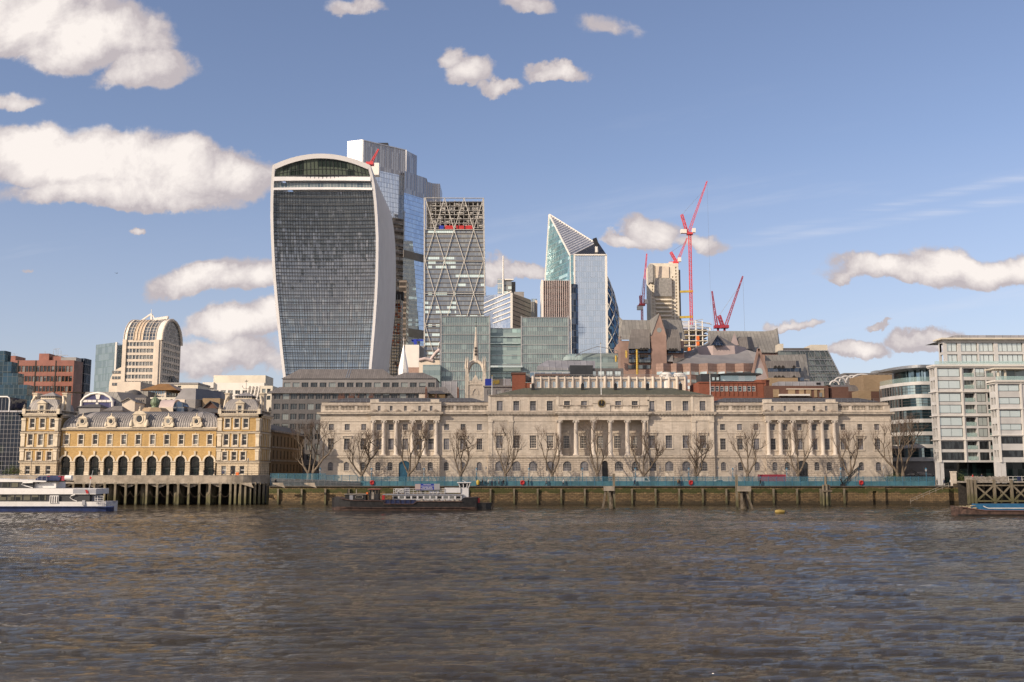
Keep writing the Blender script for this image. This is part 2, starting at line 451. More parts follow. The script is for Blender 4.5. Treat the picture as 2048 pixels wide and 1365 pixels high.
def win(w, h, nx=2, nz=2, mats=('white_paint', 'glass_dark'), rise=0.0, fr=.09, bar=.045, sash=False, inset=0.0):
    """window mesh: glass sheet, frame and glazing bars; origin bottom centre, outside is -y"""
    key = (round(w, 2), round(h, 2), nx, nz, tuple(mats), round(rise, 2), fr, bar)
    if key in _WC: return _WC[key]
    mb = MB(); W0 = Wall((-w/2, 0), (w/2, 0))
    if rise:
        pts = [(-w/2, 0), (w/2, 0)]+[(p[0], p[1]) for p in reversed(arc_pts(-w/2, w/2, h-rise, rise))]
        mb.face([(p[0], 0, p[1]) for p in pts], 1)
    else: mb.face([(-w/2, 0, 0), (w/2, 0, 0), (w/2, 0, h), (-w/2, 0, h)], 1)
    zt = h-rise
    mb.box(-w/2, -w/2+fr, -.05, .02, 0, zt); mb.box(w/2-fr, w/2, -.05, .02, 0, zt)
    mb.box(-w/2+fr, w/2-fr, -.05, .02, 0, fr)
    if rise:
        ap = arc_pts(-w/2+fr/2, w/2-fr/2, zt, rise-fr/2)
        for i in range(len(ap)-1): mb.beam((ap[i][0], -.02, ap[i][1]), (ap[i+1][0], -.02, ap[i+1][1]), fr, fr)
    else: mb.box(-w/2+fr, w/2-fr, -.05, .02, h-fr, h)
    for i in range(1, nx):
        x = -w/2+w*i/nx; ztop = h-fr
        mb.box(x-bar/2, x+bar/2, -.03, .01, fr, ztop if not rise else zt+rise*(1-(2*x/w)**2)*.95)
    for j in range(1, nz):
        z = h*j/nz; b2 = bar*(1.6 if (nz == 2 or j == nz//2) else 1)
        if z < zt+rise*.3: mb.box(-w/2+fr, w/2-fr, -.04, .012, z-b2/2, z+b2/2)
    me = mb.data('window', list(mats)); _WC[key] = me; return me
GZ = 4.6      # quay level above the water
# ---------------------------------------------------------------- palette
masonry('stone_ashlar', (.69, .605, .50), (.57, .49, .395), (.40, .33, .27), 1.3, .42, .014, .8)
masonry('stone_rustic', (.62, .53, .43), (.55, .465, .37), (.26, .21, .16), 1.6, .5, .05, .7)
plain('stone_trim', (.62, .54, .44), .8, var=.25, scale=.7, bmp=.03, streak=.45)
plain('coping_dark', (.075, .062, .05), .9, var=.4)
plain('stone_dirty_dark', (.34, .285, .23), .9, var=.45, scale=.8, bmp=.04, streak=.6)
plain('stone_column', (.68, .60, .51), .8, var=.12, scale=.5, bmp=.01, streak=.25)
masonry('yellow_brick', (.53, .34, .125), (.40, .24, .075), (.44, .33, .18), .46, .15, .012, .35, big=.3)
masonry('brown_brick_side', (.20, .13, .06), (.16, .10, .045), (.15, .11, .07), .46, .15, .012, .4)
masonry('cream_rustic', (.60, .50, .36), (.55, .45, .32), (.30, .24, .17), 1.4, .45, .05, .3)
plain('cream_trim', (.62, .53, .40), .8, var=.2, scale=.8, bmp=.03, streak=.35)
seam('lead_roof', (.31, .285, .265), .65, .6, .05, .7)
plain('zinc_dark', (.13, .125, .13), .5, .2)
seam('slate_roof', (.085, .08, .08), .4, .8, 0, .4)
seam('green_slate', (.12, .115, .07), .5, .7, 0, .4)
seam('zinc_roof', (.19, .17, .155), .7, .7, 0, .6)
seam('minster_lead', (.25, .235, .21), 1.5, .65, .05, .55)
seam('lilac_metal', (.36, .35, .36), 2.2, .4, .3, .3)
plain('white_paint', (.72, .70, .66), .5, var=.08)
plain('sash_paint', (.30, .285, .27), .6, var=.1)
plain('grey_paint', (.35, .35, .35), .5, var=.15)
plain('dark_frame', (.035, .037, .04), .4, var=.2)
plain('black_metal', (.02, .02, .022), .45, var=.3, metal=.2)
plain('gold', (.75, .5, .12), .3, 1.0, var=.1)
plain('cornice_dark', (.24, .205, .17), .9, var=.5, scale=1.2, bmp=.03)
room_glass('glass_curtain', (.09, .087, .095), (.20, .195, .215), (.035, .035, .04), .12, 0, .6)
room_glass('glass_dark', (.012, .013, .014), (.04, .043, .045), (.17, .175, .17), .08, 0, .7)
room_glass('glass_office', (.02, .022, .025), (.06, .07, .075), (.28, .30, .28), .07, .25, .6)
glass('glass_arcade', (.008, .012, .012), (.03, .06, .055), 1.2, 2.2, .8, .05, .1, .01)
plain('blue_door', (.02, .09, .15), .4, var=.2)
plain('hoarding_blue', (.05, .145, .18), .55, var=.25, scale=.35)
plain('post_blue', (.05, .17, .26), .5, var=.2)
plain('steel_grey', (.32, .33, .34), .4, .5, var=.2)
plain('galv', (.17, .175, .18), .5, .4, var=.3, scale=3)
plain('timber', (.155, .125, .09), .9, var=.45, scale=1.5, bmp=.03, streak=.5)
plain('timber_pale', (.30, .265, .22), .9, var=.35, scale=1.5, bmp=.03, streak=.4)
plain('timber_dark', (.035, .03, .026), .9, var=.4, scale=2)
plain('concrete', (.33, .28, .22), .9, var=.35, scale=.5, bmp=.03, streak=.5)
plain('concrete_pale', (.66, .60, .49), .85, var=.12, scale=.2, bmp=.01, streak=.15)
plain('paving', (.24, .22, .19), .9, var=.25, scale=.4)
plain('asphalt', (.07, .07, .07), .9, var=.3, scale=.3)
plain('bark', (.155, .12, .085), .85, var=.5, scale=2.2, bmp=.04)
plain('twig', (.13, .09, .065), .9, var=.3, scale=2)
plain('leaf', (.07, .095, .02), .7, var=.5, scale=1.2)
plain('red_paint', (.42, .02, .02), .5, var=.15)
plain('crane_red', (.62, .055, .06), .45, var=.2, scale=.2)
plain('crane_dark', (.30, .03, .05), .45, var=.2, scale=.2)
plain('yellow_paint', (.50, .35, .05), .5, var=.25)
plain('orange_paint', (.70, .16, .03), .55, var=.2)
plain('buoy_paint', (.34, .24, .06), .6)
plain('lattice_grey', (.40, .38, .35), .5, .2)
plain('hull_black', (.022, .02, .02), .5, var=.6, scale=1.5, streak=.4)
plain('hull_rust', (.085, .05, .038), .7, var=.6, scale=1.2, streak=.5)
plain('ship_white', (.66, .645, .63), .35, var=.06)
plain('ship_navy', (.02, .035, .11), .35, var=.3)
plain('ship_grey', (.28, .285, .31), .4, var=.1)
plain('navy_cloth', (.012, .022, .075), .8, var=.3, scale=2)
plain('banner_blue', (.01, .03, .30), .5, var=.1)
plain('teal_paint', (.02, .11, .22), .5, var=.2)
plain('rope', (.28, .23, .14), .9)
plain('chain', (.10, .07, .05), .8)
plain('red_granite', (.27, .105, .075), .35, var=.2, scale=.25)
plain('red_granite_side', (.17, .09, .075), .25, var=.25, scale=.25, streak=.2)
plain('pink_granite', (.36, .235, .185), .6, var=.2, scale=.3, streak=.2)
plain('pink_pale', (.45, .36, .34), .6, var=.1, scale=.3)
masonry('pink_panels', (.40, .27, .215), (.35, .23, .18), (.2, .13, .1), 1.8, 1.2, .04, .2)
masonry('red_brick', (.29, .085, .045), (.23, .065, .035), (.24, .12, .08), .46, .15, .012, .25)
masonry('brown_brick', (.15, .07, .05), (.12, .055, .04), (.12, .08, .06), .46, .15, .012, .25)
masonry('tan_brick', (.36, .26, .16), (.30, .215, .13), (.3, .2, .1), .9, .3, .015, .25)
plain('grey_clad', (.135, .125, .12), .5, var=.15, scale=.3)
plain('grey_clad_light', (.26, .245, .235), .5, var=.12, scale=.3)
plain('cream_clad', (.62, .53, .43), .6, var=.1, scale=.2)
plain('tan_clad', (.50, .38, .26), .5, var=.1)
plain('white_clad', (.70, .66, .60), .5, var=.06, scale=.2)
plain('bronze', (.42, .22, .07), .4, .5, var=.2, scale=.4)
plain('apart_stone', (.57, .555, .53), .7, var=.12, scale=.4)
plain('tower_white', (.70, .68, .67), .45, .2, var=.05, scale=.1)
seam('tower_fins', (.62, .60, .61), 1.2, .45, .3, .45, .15)
plain('copper', (.16, .21, .13), .6, var=.4, scale=3)
glass('gl_blue_grid', (.012, .02, .035), (.06, .075, .04), 2.0, 2.2, .85, .08, .35, .02)
glass('gl_blue_old', (.02, .045, .065), (.04, .08, .11), 1.6, 2.2, .5, .1, .35, .05, mull=.12, mcol=(.07, .10, .12), band=.15, bcol=(.03, .05, .06))
glass('gl_teal_slab', (.20, .25, .26), (.27, .32, .33), 1.6, 3.9, .5, .12, .55, .01, mull=.12, mcol=(.10, .16, .16), band=.2, bcol=(.08, .13, .13))
glass('gl_green', (.25, .32, .32), (.38, .48, .45), 2.2, 3.9, .62, .18, .35, .008, mull=.14, mcol=(.10, .15, .15), band=1.7, bcol=(.28, .35, .345), lit=.12, litc=(.65, 1, .8), lits=.12)
glass('gl_walkie', (.27, .32, .38), (.38, .43, .48), 1.5, 3.95, .7, .05, .78, .008, mull=.14, mcol=(.04, .045, .05), band=.3, bcol=(.05, .05, .052), wob=.07)
glass('gl_garden', (.03, .045, .04), (.14, .17, .13), 4.0, 6.5, .45, .15, .35, .01, mull=.22, mcol=(.04, .05, .05), wob=.05)
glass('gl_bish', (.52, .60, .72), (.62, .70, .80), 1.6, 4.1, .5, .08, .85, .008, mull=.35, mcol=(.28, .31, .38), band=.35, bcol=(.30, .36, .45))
glass('gl_bish_sunlit', (.75, .76, .78), (.8, .82, .86), 1.6, 9.0, .5, .15, .6, .008, mull=.3, mcol=(.62, .62, .64), band=.6, bcol=(.7, .7, .74))  # paler glass; sunlight on the left facet is put into its colour
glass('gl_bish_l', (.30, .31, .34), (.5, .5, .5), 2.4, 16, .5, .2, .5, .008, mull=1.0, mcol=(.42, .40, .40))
glass('gl_lead', (.25, .27, .28), (.33, .35, .34), 1.6, 4.0, .6, .1, .5, .01, mull=.16, mcol=(.16, .15, .13), band=1.1, bcol=(.20, .195, .18), lit=.34, litc=(.92, 1, .82), lits=.5)
glass('gl_scalp', (.46, .55, .66), (.52, .60, .70), 1.6, 4.0, .5, .06, .85, .01, mull=.18, mcol=(.2, .24, .3), band=.4, bcol=(.28, .34, .42), wob=.02)
glass('gl_scalp_t', (.20, .34, .38), (.32, .46, .48), 1.8, 4.0, .5, .1, .65, .01, mull=.2, mcol=(.16, .30, .34), band=.5, bcol=(.10, .24, .28), lit=.25, litc=(.85, 1, .9), lits=.4)
glass('gl_willis', (.10, .085, .075), (.20, .18, .15), 1.4, 3.8, .5, .15, .45, .01, band=1.2, bcol=(.20, .16, .13))
glass('gl_dkside', (.03, .045, .07), (.10, .13, .18), 1.6, 3.8, .6, .07, .75, .03, mull=.2, mcol=(.1, .11, .13), band=.4, bcol=(.12, .13, .15), wob=.08)
glass('gl_gherkin', (.02, .04, .08), (.10, .19, .26), 2.6, 4.0, .55, .08, .55, .03)
glass('gl_sky', (.20, .28, .35), (.40, .48, .52), 1.8, 3.6, .5, .08, .6, .01, mull=.15, mcol=(.55, .53, .5), band=.5, bcol=(.58, .53, .47))
glass('gl_step', (.10, .12, .12), (.20, .23, .22), 2.4, 3.4, .5, .15, .45, .02, mull=.2, mcol=(.25, .25, .24), band=.35, bcol=(.18, .18, .17))
glass('gl_bright', (.50, .60, .58), (.66, .72, .69), 2.0, 3.0, .5, .08, .45, .01)
glass('gl_drum', (.03, .06, .07), (.34, .46, .50), 1.7, 5.0, .5, .06, .55, .03, mull=.08, mcol=(.03, .03, .03))
glass('gl_cream', (.10, .11, .12), (.20, .20, .19), 1.5, 4.0, .5, .1, .3, .01, mull=.15, mcol=(.5, .45, .37))
glass('gl_vault', (.05, .065, .085), (.14, .16, .18), 1.4, 1.7, .5, .1, .5, .02, mull=.16, mcol=(.5, .45, .38), band=.16, bcol=(.5, .45, .38))
glass('gl_band', (.03, .035, .04), (.20, .22, .22), 1.5, 3.0, .6, .07, .35, .02, mull=.10, mcol=(.03, .03, .03))
glass('gl_violet', (.06, .06, .14), (.16, .16, .26), 1.6, 1.8, .6, .1, .3, .02, mull=.12, mcol=(.05, .05, .09))
glass('gl_ship', (.03, .035, .035), (.16, .155, .12), 1.0, 3.0, .4, .06, .2, .02)

m, nt, b = new_mat('net_blue')
p = geo_pos(nt); f = noise(nt, p, .25, 3).step(.35, .65)
L(nt, mixc(nt, f, (.04, .14, .19), (.07, .19, .24)), b.inputs['Base Color']); b.inputs['Roughness'].default_value = .8
b.inputs['Alpha'].default_value = .52
m, nt, b = new_mat('clear_glass')
b.inputs['Base Color'].default_value = (.5, .68, .64, 1); b.inputs['Roughness'].default_value = .06; b.inputs['Alpha'].default_value = .4; b.inputs['Metallic'].default_value = .3
m, nt, b = new_mat('river_stone')
uv = uvn(nt); p = geo_pos(nt); x, y, z = sep(nt, p)
br = nt.nodes.new('ShaderNodeTexBrick'); nt.links.new(uv.o, br.inputs['Vector']); br.inputs['Scale'].default_value = 1
br.inputs['Brick Width'].default_value = 1.1; br.inputs['Row Height'].default_value = .42; br.inputs['Mortar Size'].default_value = .03
L(nt, (.27, .18, .085), br.inputs['Color1']); L(nt, (.19, .125, .06), br.inputs['Color2']); L(nt, (.05, .038, .02), br.inputs['Mortar'])
nz = noise(nt, p, .55, 6, .65); nf = noise(nt, p, 2.6, 5, .65)
c = mixc(nt, nf.step(.35, .7)*.7, Sk(nt, br.outputs[0]), (.085, .055, .03))
c = mixc(nt, noise(nt, p, .9, 5).step(.55, .75)*.6, c, (.34, .24, .12))
hh = z+(nz-.5)*2.4
grn = hh.step(2.6, 3.2)*(1.0-hh.step(3.7, 4.3))
c = mixc(nt, grn*.85, c, (.042, .055, .010))
wet = 1.0-hh.step(.5, 1.5)
c = mixc(nt, wet*.85, c, (.028, .022, .012))
c = mixc(nt, z.step(4.2, 4.35)*.8, c, (.045, .038, .03))
L(nt, c, b.inputs['Base Color']); b.inputs['Roughness'].default_value = .85
bump(nt, b, Sk(nt, br.outputs['Fac'])*-1.0+nf, .07)
m, nt, b = new_mat('pile_wood')
p = geo_pos(nt); x, y, z = sep(nt, p); nf = noise(nt, comb(nt, x*2.0, y*2.0, z*.5), 1.2, 5, .6)
c = mixc(nt, nf.step(.3, .7), (.13, .11, .075), (.23, .19, .135))
hh = z+(nf-.5)*1.5
c = mixc(nt, (1.0-hh.step(1.4, 3.6))*.7, c, (.075, .075, .022)); c = mixc(nt, (1.0-hh.step(.1, .7))*.8, c, (.02, .018, .01))
L(nt, c, b.inputs['Base Color']); b.inputs['Roughness'].default_value = .9
m, nt, b = new_mat('river_water')
p = geo_pos(nt); x, y, z = sep(nt, p)
b.inputs['Roughness'].default_value = .035; b.inputs['IOR'].default_value = 1.36
n = noise(nt, comb(nt, x*.03, y*.05, 0.0), 1.0, 4)
L(nt, mixc(nt, n.step(.35, .65), (.036, .027, .014), (.056, .042, .021)), b.inputs['Base Color'])
a1 = noise(nt, comb(nt, x*.24, y*1.0, 0.0), 1.9, 8, .70, .3)
a2 = noise(nt, comb(nt, x*.12, y*.22, 5.0), 1.0, 4, .6, .6)
pat = noise(nt, comb(nt, x*.016, y*.035, 2.0), 1.0, 5, .62, .8).step(.38, .62)
bump(nt, b, a1*(pat*1.5+.25)+a2*1.0, .5, 1.0)
# ================================================================ water and ground
def make_water():
    rng = np.random.RandomState(3)
    ys = [40.0]
    while ys[-1] < 262: ys.append(ys[-1]*1.0042+.0)
    ys = np.array(ys); nx = 640
    rows = []
    half = ys*.66+8
    s = np.linspace(-1, 1, nx)
    X = half[:, None]*s[None, :]; Y = np.repeat(ys[:, None], nx, 1); Z = np.zeros_like(X)
    for k in range(70):
        lam = 10**rng.uniform(math.log10(.55), math.log10(6)); th = math.radians(rng.normal(87, 15))
        amp = .0085*lam**.85*rng.uniform(.5, 1.3); kx, ky = math.cos(th)*2*math.pi/lam, math.sin(th)*2*math.pi/lam
        px_m = Y/1000.0; fade = np.clip((lam/px_m/ (1+0*Y)-1.5)/3, 0, 1)
        mx, my = rng.uniform(.02, .09, 2); ph = rng.uniform(0, 6.28, 3)
        mod = .5+.5*np.sin(X*mx*2+ph[1])*np.sin(Y*my+ph[2])
        a = kx*X+ky*Y+ph[0]
        Z += amp*fade*mod*(np.sin(a)+.25*np.sin(2*a+1.3))
    v = np.stack([X, Y, Z], -1).reshape(-1, 3)
    ny = len(ys); i = np.arange((ny-1)*(nx-1)); r, c = i//(nx-1), i % (nx-1); a = r*nx+c
    f = np.stack([a, a+1, a+nx+1, a+nx], -1)
    me = bpy.data.meshes.new('water'); me.vertices.add(len(v)); me.vertices.foreach_set('co', v.ravel())
    me.loops.add(f.size); me.loops.foreach_set('vertex_index', f.ravel().astype(np.int32))
    me.polygons.add(len(f)); me.polygons.foreach_set('loop_start', (np.arange(len(f))*4).astype(np.int32))
    me.polygons.foreach_set('use_smooth', np.ones(len(f), bool)); me.materials.append(MATS['river_water']); me.update(calc_edges=True)
    o = bpy.data.objects.new('water', me); COL.objects.link(o); o['kind'] = 'structure'
    mb = MB()
    for (x0, x1, y0, y1) in ((-1500, 1500, -6, 40), (-1500, 1500, 40, 700)):
        if y0 == 40: mb.face([(x0, y0, -.35), (x1, y0, -.35), (x1, y1, -.35), (x0, y1, -.35)])
        else: mb.face([(x0, y0, -.02), (x1, y0, -.02), (x1, y1, -.02), (x0, y1, -.02)])
    struct('water', mb, 'river_water')
make_water()
WY = 251.0     # face of the river wall
mb = MB()
mb.face([(-3000, WY+.6, GZ), (3000, WY+.6, GZ), (3000, 6000, GZ), (-3000, 6000, GZ)])
struct('ground', mb, 'asphalt')
mb = MB(); mb.box(PX(541, 970, WY), 420, WY+.6, 272, GZ+.004, GZ+.02, bottom=False); struct('quay_pavement', mb, 'paving')
mb = MB(); mb.box(-2500, 2500, -1800, -6, -.5, 4.2); struct('south_bank_ground', mb, 'asphalt')

# ---------------------------------------------------------------- river wall
XW0 = PX(538, 990, WY)
rw = thing('river_wall', 'long weed-stained stone river wall below the quay', 'river wall', (40, WY, 0))
mb = MB(); W0 = Wall((XW0, WY), (430, WY))
ux = lambda px, py=990, Y=WY: PX(px, py, Y)-XW0
mb2 = MB()
W0.open(mb, 0, W0.len, -.5, 4.35, [(ux(1927), 1.7, .3, 3.1, .8)], .8)
W0.box(mb, ux(1730), ux(1743.5), -.5, 4.3, 0, .7); W0.box(mb, ux(1751.5), ux(1769), -.5, 4.3, 0, .7)
W0.box(mb, ux(1743.5), ux(1751.5), 3.35, 4.3, 0, .7)
W0.box(mb, ux(1908), ux(1919), -.5, 4.3, 0, .5)
W0.box(mb, ux(1907), ux(1945), 3.6, 5.2, 0, .3)
W0.box(mb, 0, ux(1730), -.5, .9, 0, .22); 
for k in range(4): W0.box(mb, 0, W0.len, .9+k*.75, .97+k*.75, 0, .06)
mb.build('masonry', 'river_stone', rw)
mb = MB(); W0.box(mb, 0, W0.len, 4.35, 4.62, -.7, .35); mb.build('coping', 'coping_dark', rw)
fxs = [557+47.1*k for k in range(25)]; fxs = [f for f in fxs if f < 1700]
mbf = MB(); mbf.box(-.2, .2, -.42, 0, -.4, 3.95, 0); mbf.box(-.26, .26, -.46, 0, 3.6, 3.8, 0); fm = mbf.data('fender_post', 'pile_wood')
for f in fxs: W0.put('fender_post', fm, rw, ux(f), 0, .23)
for i in range(len(fxs)-1):
    a, b = ux(fxs[i]), ux(fxs[i+1]); mb = MB()
    for sag, zt in ((1.6, 3.3), (2.3, 3.0)):
        pts = [W0.at(a+(b-a)*t/8, zt-sag*(1-(t/4-1)**2)*.8, .2) for t in range(9)]
        mb.path(pts, .035, 4)
    mb.build('chain', 'chain', rw)
sw = thing('river_stairs', 'stone stairs with pale handrail running down the river wall at the right', 'stairs', (PX(1860, 990, WY), WY, 0))
mb = MB(); n = 18; xa, xb = PX(1816, 990, WY), PX(1893, 990, WY)
for i in range(n):
    x0 = xa+(xb-xa)*i/n; x1 = xa+(xb-xa)*(i+1)/n
    mb.box(x0, x1, WY-1.5, WY-.08, -.4, .25+(4.3-.25)*(i+1)/n)
mb.build('flight', 'river_stone', sw)
mb = MB()
for dz in (.55, 1.1):
    mb.tube((xa, WY-1.45, .3+dz), (xb, WY-1.45, 4.3+dz), .05)
for i in range(7):
    t = i/6; mb.tube((xa+(xb-xa)*t, WY-1.45, .3+4*t), (xa+(xb-xa)*t, WY-1.45, 1.4+4*t), .05)
mb.build('handrail', 'timber_pale', sw)

# ================================================================ the long stone custom house
D = 275.0
hx = lambda px, py=880: PX(px, py, D)
hz = lambda py: PZ(py, D)
ch = thing('stone_palace', 'long pale stone neoclassical building with three colonnades and a central clock', 'building', (hx(1202), D, GZ))
Z0, ZS, ZC, ZE, ZCO, ZA = GZ, hz(915.5), hz(841), hz(841), hz(829), hz(822.5)
ZP = hz(805)
ztop_attic = hz(793)
wall = MB(); trim = MB(); dirty_dark = MB(); bal = MB(); rust = MB()
g_front = ('sash_paint', 'glass_curtain'); d_front = ('stone_column', 'glass_dark')
arch_s = lambda: win(10.2/2000*D, 18/2000*D*1.0, 2, 4, g_front, rise=.35)
def sx(px0, px1): return Wall((hx(px0), D), (hx(px1), D))
SECT = [(640, 742, 0.0, 'wing', [662, 694, 727]), (742, 880, 1.3, 'col', [758, 782, 810.5, 839, 862]),
        (880, 976, 0.0, 'link', [893, 926, 959]), (976, 1116, .7, 'blk', [999, 1033, 1066, 1100]),
        (1116, 1296, 2.0, 'port', [1133.5, 1167.5, 1201.5, 1236, 1270]), (1296, 1428, .7, 'blk', [1303+0, 1337, 1371, 1405]),
        (1428, 1530, 0.0, 'link', [1446, 1480, 1513]), (1530, 1675, 1.3, 'col', [1546, 1571, 1600, 1629.5, 1654]),
        (1675, 1783, 0.0, 'wing', [1687, 1721, 1755])]
m1 = D/2000
def wput(w, name, me, u, z, d): return w.put(name, me, ch, u, z, d)
def zz(py): return hz(py)
for (a, b, pr, kind, xs) in SECT:
    A, B = hx(a), hx(b); rust = MB(); bal = MB()
    WG = Wall((A, D-pr), (B, D-pr)); Wu = {'col': Wall((A, D), (B, D)), 'port': Wall((A, D+1.5), (B, D+1.5))}.get(kind, WG)
    us = [hx(p)-A for p in xs]
    # ---- ground floor
    ops = []; wide = kind in ('blk', 'port')
    gw, gz0, gz1, rise = (16.5*m1, zz(942.5), zz(923), .8) if wide else (10.4*m1, zz(942), zz(924.5), .42)
    for i, u in enumerate(us):
        if kind == 'col' and i == 2: ops.append((u, 3.1, Z0+.15, zz(922), .75))
        elif kind == 'port' and i == 2: ops.append((u+.9, 1.6, Z0+.15, zz(922), .8))
        else: ops.append((u, gw, gz0, gz1, rise))
    WG.open(rust if kind != 'wing' and kind != 'link' else wall, 0, WG.len, Z0, ZS, ops, .35)
    for i, u in enumerate(us):
        if kind == 'col' and i == 2:
            left = a < 1000
            me = win(3.1, ops[i][3]-ops[i][2], 4, 3, ('blue_door' if left else 'dark_frame', 'blue_door' if left else 'glass_dark'), rise=.75, fr=.3, bar=.2)
            o = WG.put('door', me, ch, u, Z0+.15, -.3)
            if left: o['label'] = 'teal arched double door'
        elif kind == 'port' and i == 2:
            WG.put('door', win(1.6, ops[i][3]-ops[i][2], 1, 1, ('timber_dark', 'black_metal'), rise=.8, fr=.12), ch, u+.9, Z0+.15, -.3)
        else:
            WG.put('window', win(gw, gz1-gz0, 5 if wide else 3, 4, g_front, rise=rise, fr=.12 if not wide else .1, bar=.07 if wide else .05), ch, u, gz0, -.28)
            if wide:   # thicker vertical mullions of the tripartite windows and the panel below
                WG.box(trim, u-gw/2-.05, u+gw/2+.05, gz0-1.35, gz0-.02, -.2, .02)
            WG.box(trim, u-gw/2-.2, u+gw/2+.2, gz0-.22, gz0+.0, 0, .16)
    for k in range(1, 12):    # shadow joints of the rusticated storey are in the masonry; a plain plinth stands proud
        pass
    WG.box(trim, 0, WG.len, Z0, Z0+.7, 0, .12)
    WG.box(trim, 0, WG.len, ZS, ZS+.38, 0, .28); WG.box(dirty_dark, 0, WG.len, ZS+.38, ZS+.52, 0, .34)
    # ---- upper storeys
    ops2 = []
    if kind in ('wing', 'link', 'col'):
        w1, a1, b1 = 11.5*m1, zz(900), zz(877.5); w2, a2, b2 = 10*m1, zz(861), zz(848.5)
        for i, u in enumerate(us): ops2 += [(u, w1, a1, b1), (u, w2, a2, b2)]
    else:
        w1, a1, b1 = 13.2*m1, zz(897), zz(871.5)
        for u in us: ops2.append((u, w1, a1, b1))
    zt = ZE if kind in ('col', 'port') else zz(831)
    Wu.open(wall, 0, Wu.len, ZS+.4, zt, ops2, .32)
    for i, u in enumerate(us):
        dark = kind == 'port' or (a == 976 and i in (2, 3))
        m_ = d_front if dark else g_front
        Wu.put('window', win(w1, b1-a1, 4 if wide else 3, 5 if wide else 4, m_, fr=.1, bar=.06), ch, u, a1, -.27)
        Wu.box(trim, u-w1/2-.3, u+w1/2+.3, a1-.28, a1, 0, .2)
        Wu.box(trim, u-w1/2-.26, u-w1/2, a1, b1, 0, .07); Wu.box(trim, u+w1/2, u+w1/2+.26, a1, b1, 0, .07)
        Wu.box(trim, u-w1/2-.26, u+w1/2+.26, b1, b1+.25, 0, .07)
        if kind in ('wing', 'link') and i == 1 or (kind == 'blk' and i in (0, 3)) or kind == 'port':
            Wu.box(trim, u-w1/2-.5, u+w1/2+.5, b1+.62, b1+.85, 0, .4); Wu.box(trim, u-w1/2-.3, u+w1/2+.3, b1+.25, b1+.62, 0, .12)
            for sg in (-1, 1): Wu.box(trim, u+sg*(w1/2+.36)-.1, u+sg*(w1/2+.36)+.1, b1+.1, b1+.62, 0, .3)
        if not wide:
            Wu.put('window', win(w2, b2-a2, 3, 2, g_front, fr=.1, bar=.05), ch, u, a2, -.27)
            Wu.box(trim, u-w2/2-.2, u+w2/2+.2, a2-.2, a2, 0, .14)
    if kind != 'port': Wu.box(trim, 0, Wu.len, zz(867.5), zz(866), 0, .1)
    if kind == 'col' or kind == 'port': Wu.box(trim, 0, Wu.len, zz(903), zz(901.5), 0, .1)
    if pr:
        wall.prism([(A, D-pr+.002), (A+.02, D-pr+.002), (A+.02, D+1.4), (A, D+1.4)], Z0, ZS+.4, top=False)
        wall.prism([(B-.02, D-pr+.002), (B, D-pr+.002), (B, D+1.4), (B-.02, D+1.4)], Z0, ZS+.4, top=False)
        wall.prism([(A+.03, D-pr+.01), (B-.03, D-pr+.01), (B-.03, D+3), (A+.03, D+3)], ZS+.35, ZS+.44)
    ef = pr if kind != 'port' else pr
    WE = Wall((A, D-ef), (B, D-ef))
    if kind in ('col', 'port'):
        WE.box(trim, 0, WE.len, ZE+.0, zz(836.5), -1.6 if kind == 'col' else -3.6, -.05); WE.box(trim, 0, WE.len, zz(836.5), zz(831), -1.6 if kind == 'col' else -3.6, .03)
        ends = .4
    else:
        WE.box(trim, 0, WE.len, zz(843), zz(841.8), 0, .12); ends = 0
    zc0, zc1, zc2 = zz(831), zz(828.3), zz(825.5)
    e0 = .9 if (a == 640 or kind in ('col', 'port')) else (.6 if kind == 'blk' and a == 976 else 0)
    e1 = .9 if (b == 1783 or kind in ('col', 'port')) else (.6 if kind == 'blk' and b == 1428 else 0)
    WE.box(trim, -e0*.5, WE.len+e1*.5, zc0, zc1, -2.0, .42); WE.box(trim, -e0, WE.len+e1, zc1, zc2, -2.0, .85)
    WE.box(dirty_dark, -e0-.05, WE.len+e1+.05, zc2, zc2+.14, -2.2, .95)
    if kind in ('port', 'blk'):
        k = 0
        while k*.9 < WE.len: WE.box(trim, k*.9, k*.9+.35, zc1-.3, zc1-.02, .4, .7); k += 1
    # ---- balustrade / attic
    if kind in ('wing', 'link'):
        zb0, zb1 = zc2+.14, zz(810)
        W1 = Wall((A, D+.3), (B, D+.3))
        npan = 3
        ze = [0]+[(us[0]+us[1])/2+.0, (us[1]+us[2])/2]+[W1.len]
        W1.box(trim, 0, W1.len, zb0, zb0+.55, -.3, .05); W1.box(dirty_dark, 0, W1.len, zb1-.3, zb1, -.35, .12)
        W1.box(wall, 0, W1.len, zb1, zz(805.5), -1.5, -.8)
        W1.box(dirty_dark, 0, W1.len, zz(805.5), zz(804.5), -1.6, -.7)
        for j in range(3):
            p0 = us[j]-14*m1; p1 = us[j]+14*m1
            W1.box(trim, (0 if j == 0 else us[j-1]+14*m1), p0, zb0+.55, zb1-.3, -.3, .04)
            if j == 2: W1.box(trim, p1, W1.len, zb0+.55, zb1-.3, -.3, .04)
            nb = 10
            for q in range(nb):
                uu = p0+(p1-p0)*(q+.5)/nb; c = W1.at(uu, zb0+.55, -.13); hb = zb1-.3-zb0-.55
                bal.lathe([(.10, 0), (.10, hb*.1), (.15, hb*.3), (.07, hb*.65), (.11, hb*.9), (.11, hb)], c, 5)
        W1.box(dirty_dark, 0, W1.len, zb0, zb1, -2.6, -2.4)  # dark sheet behind the balusters; gap darkness put into its colour
    elif kind == 'col':
        W1 = Wall((A-.3, D-.6), (B+.3, D-.6)); z0, z1 = zc2+.14, zz(807)
        opsA = [(u+.3, 5.6*m1, zz(822.5), zz(812.5)) for u in us]
        W1.open(wall, 0, W1.len, z0, z1, opsA, .3)
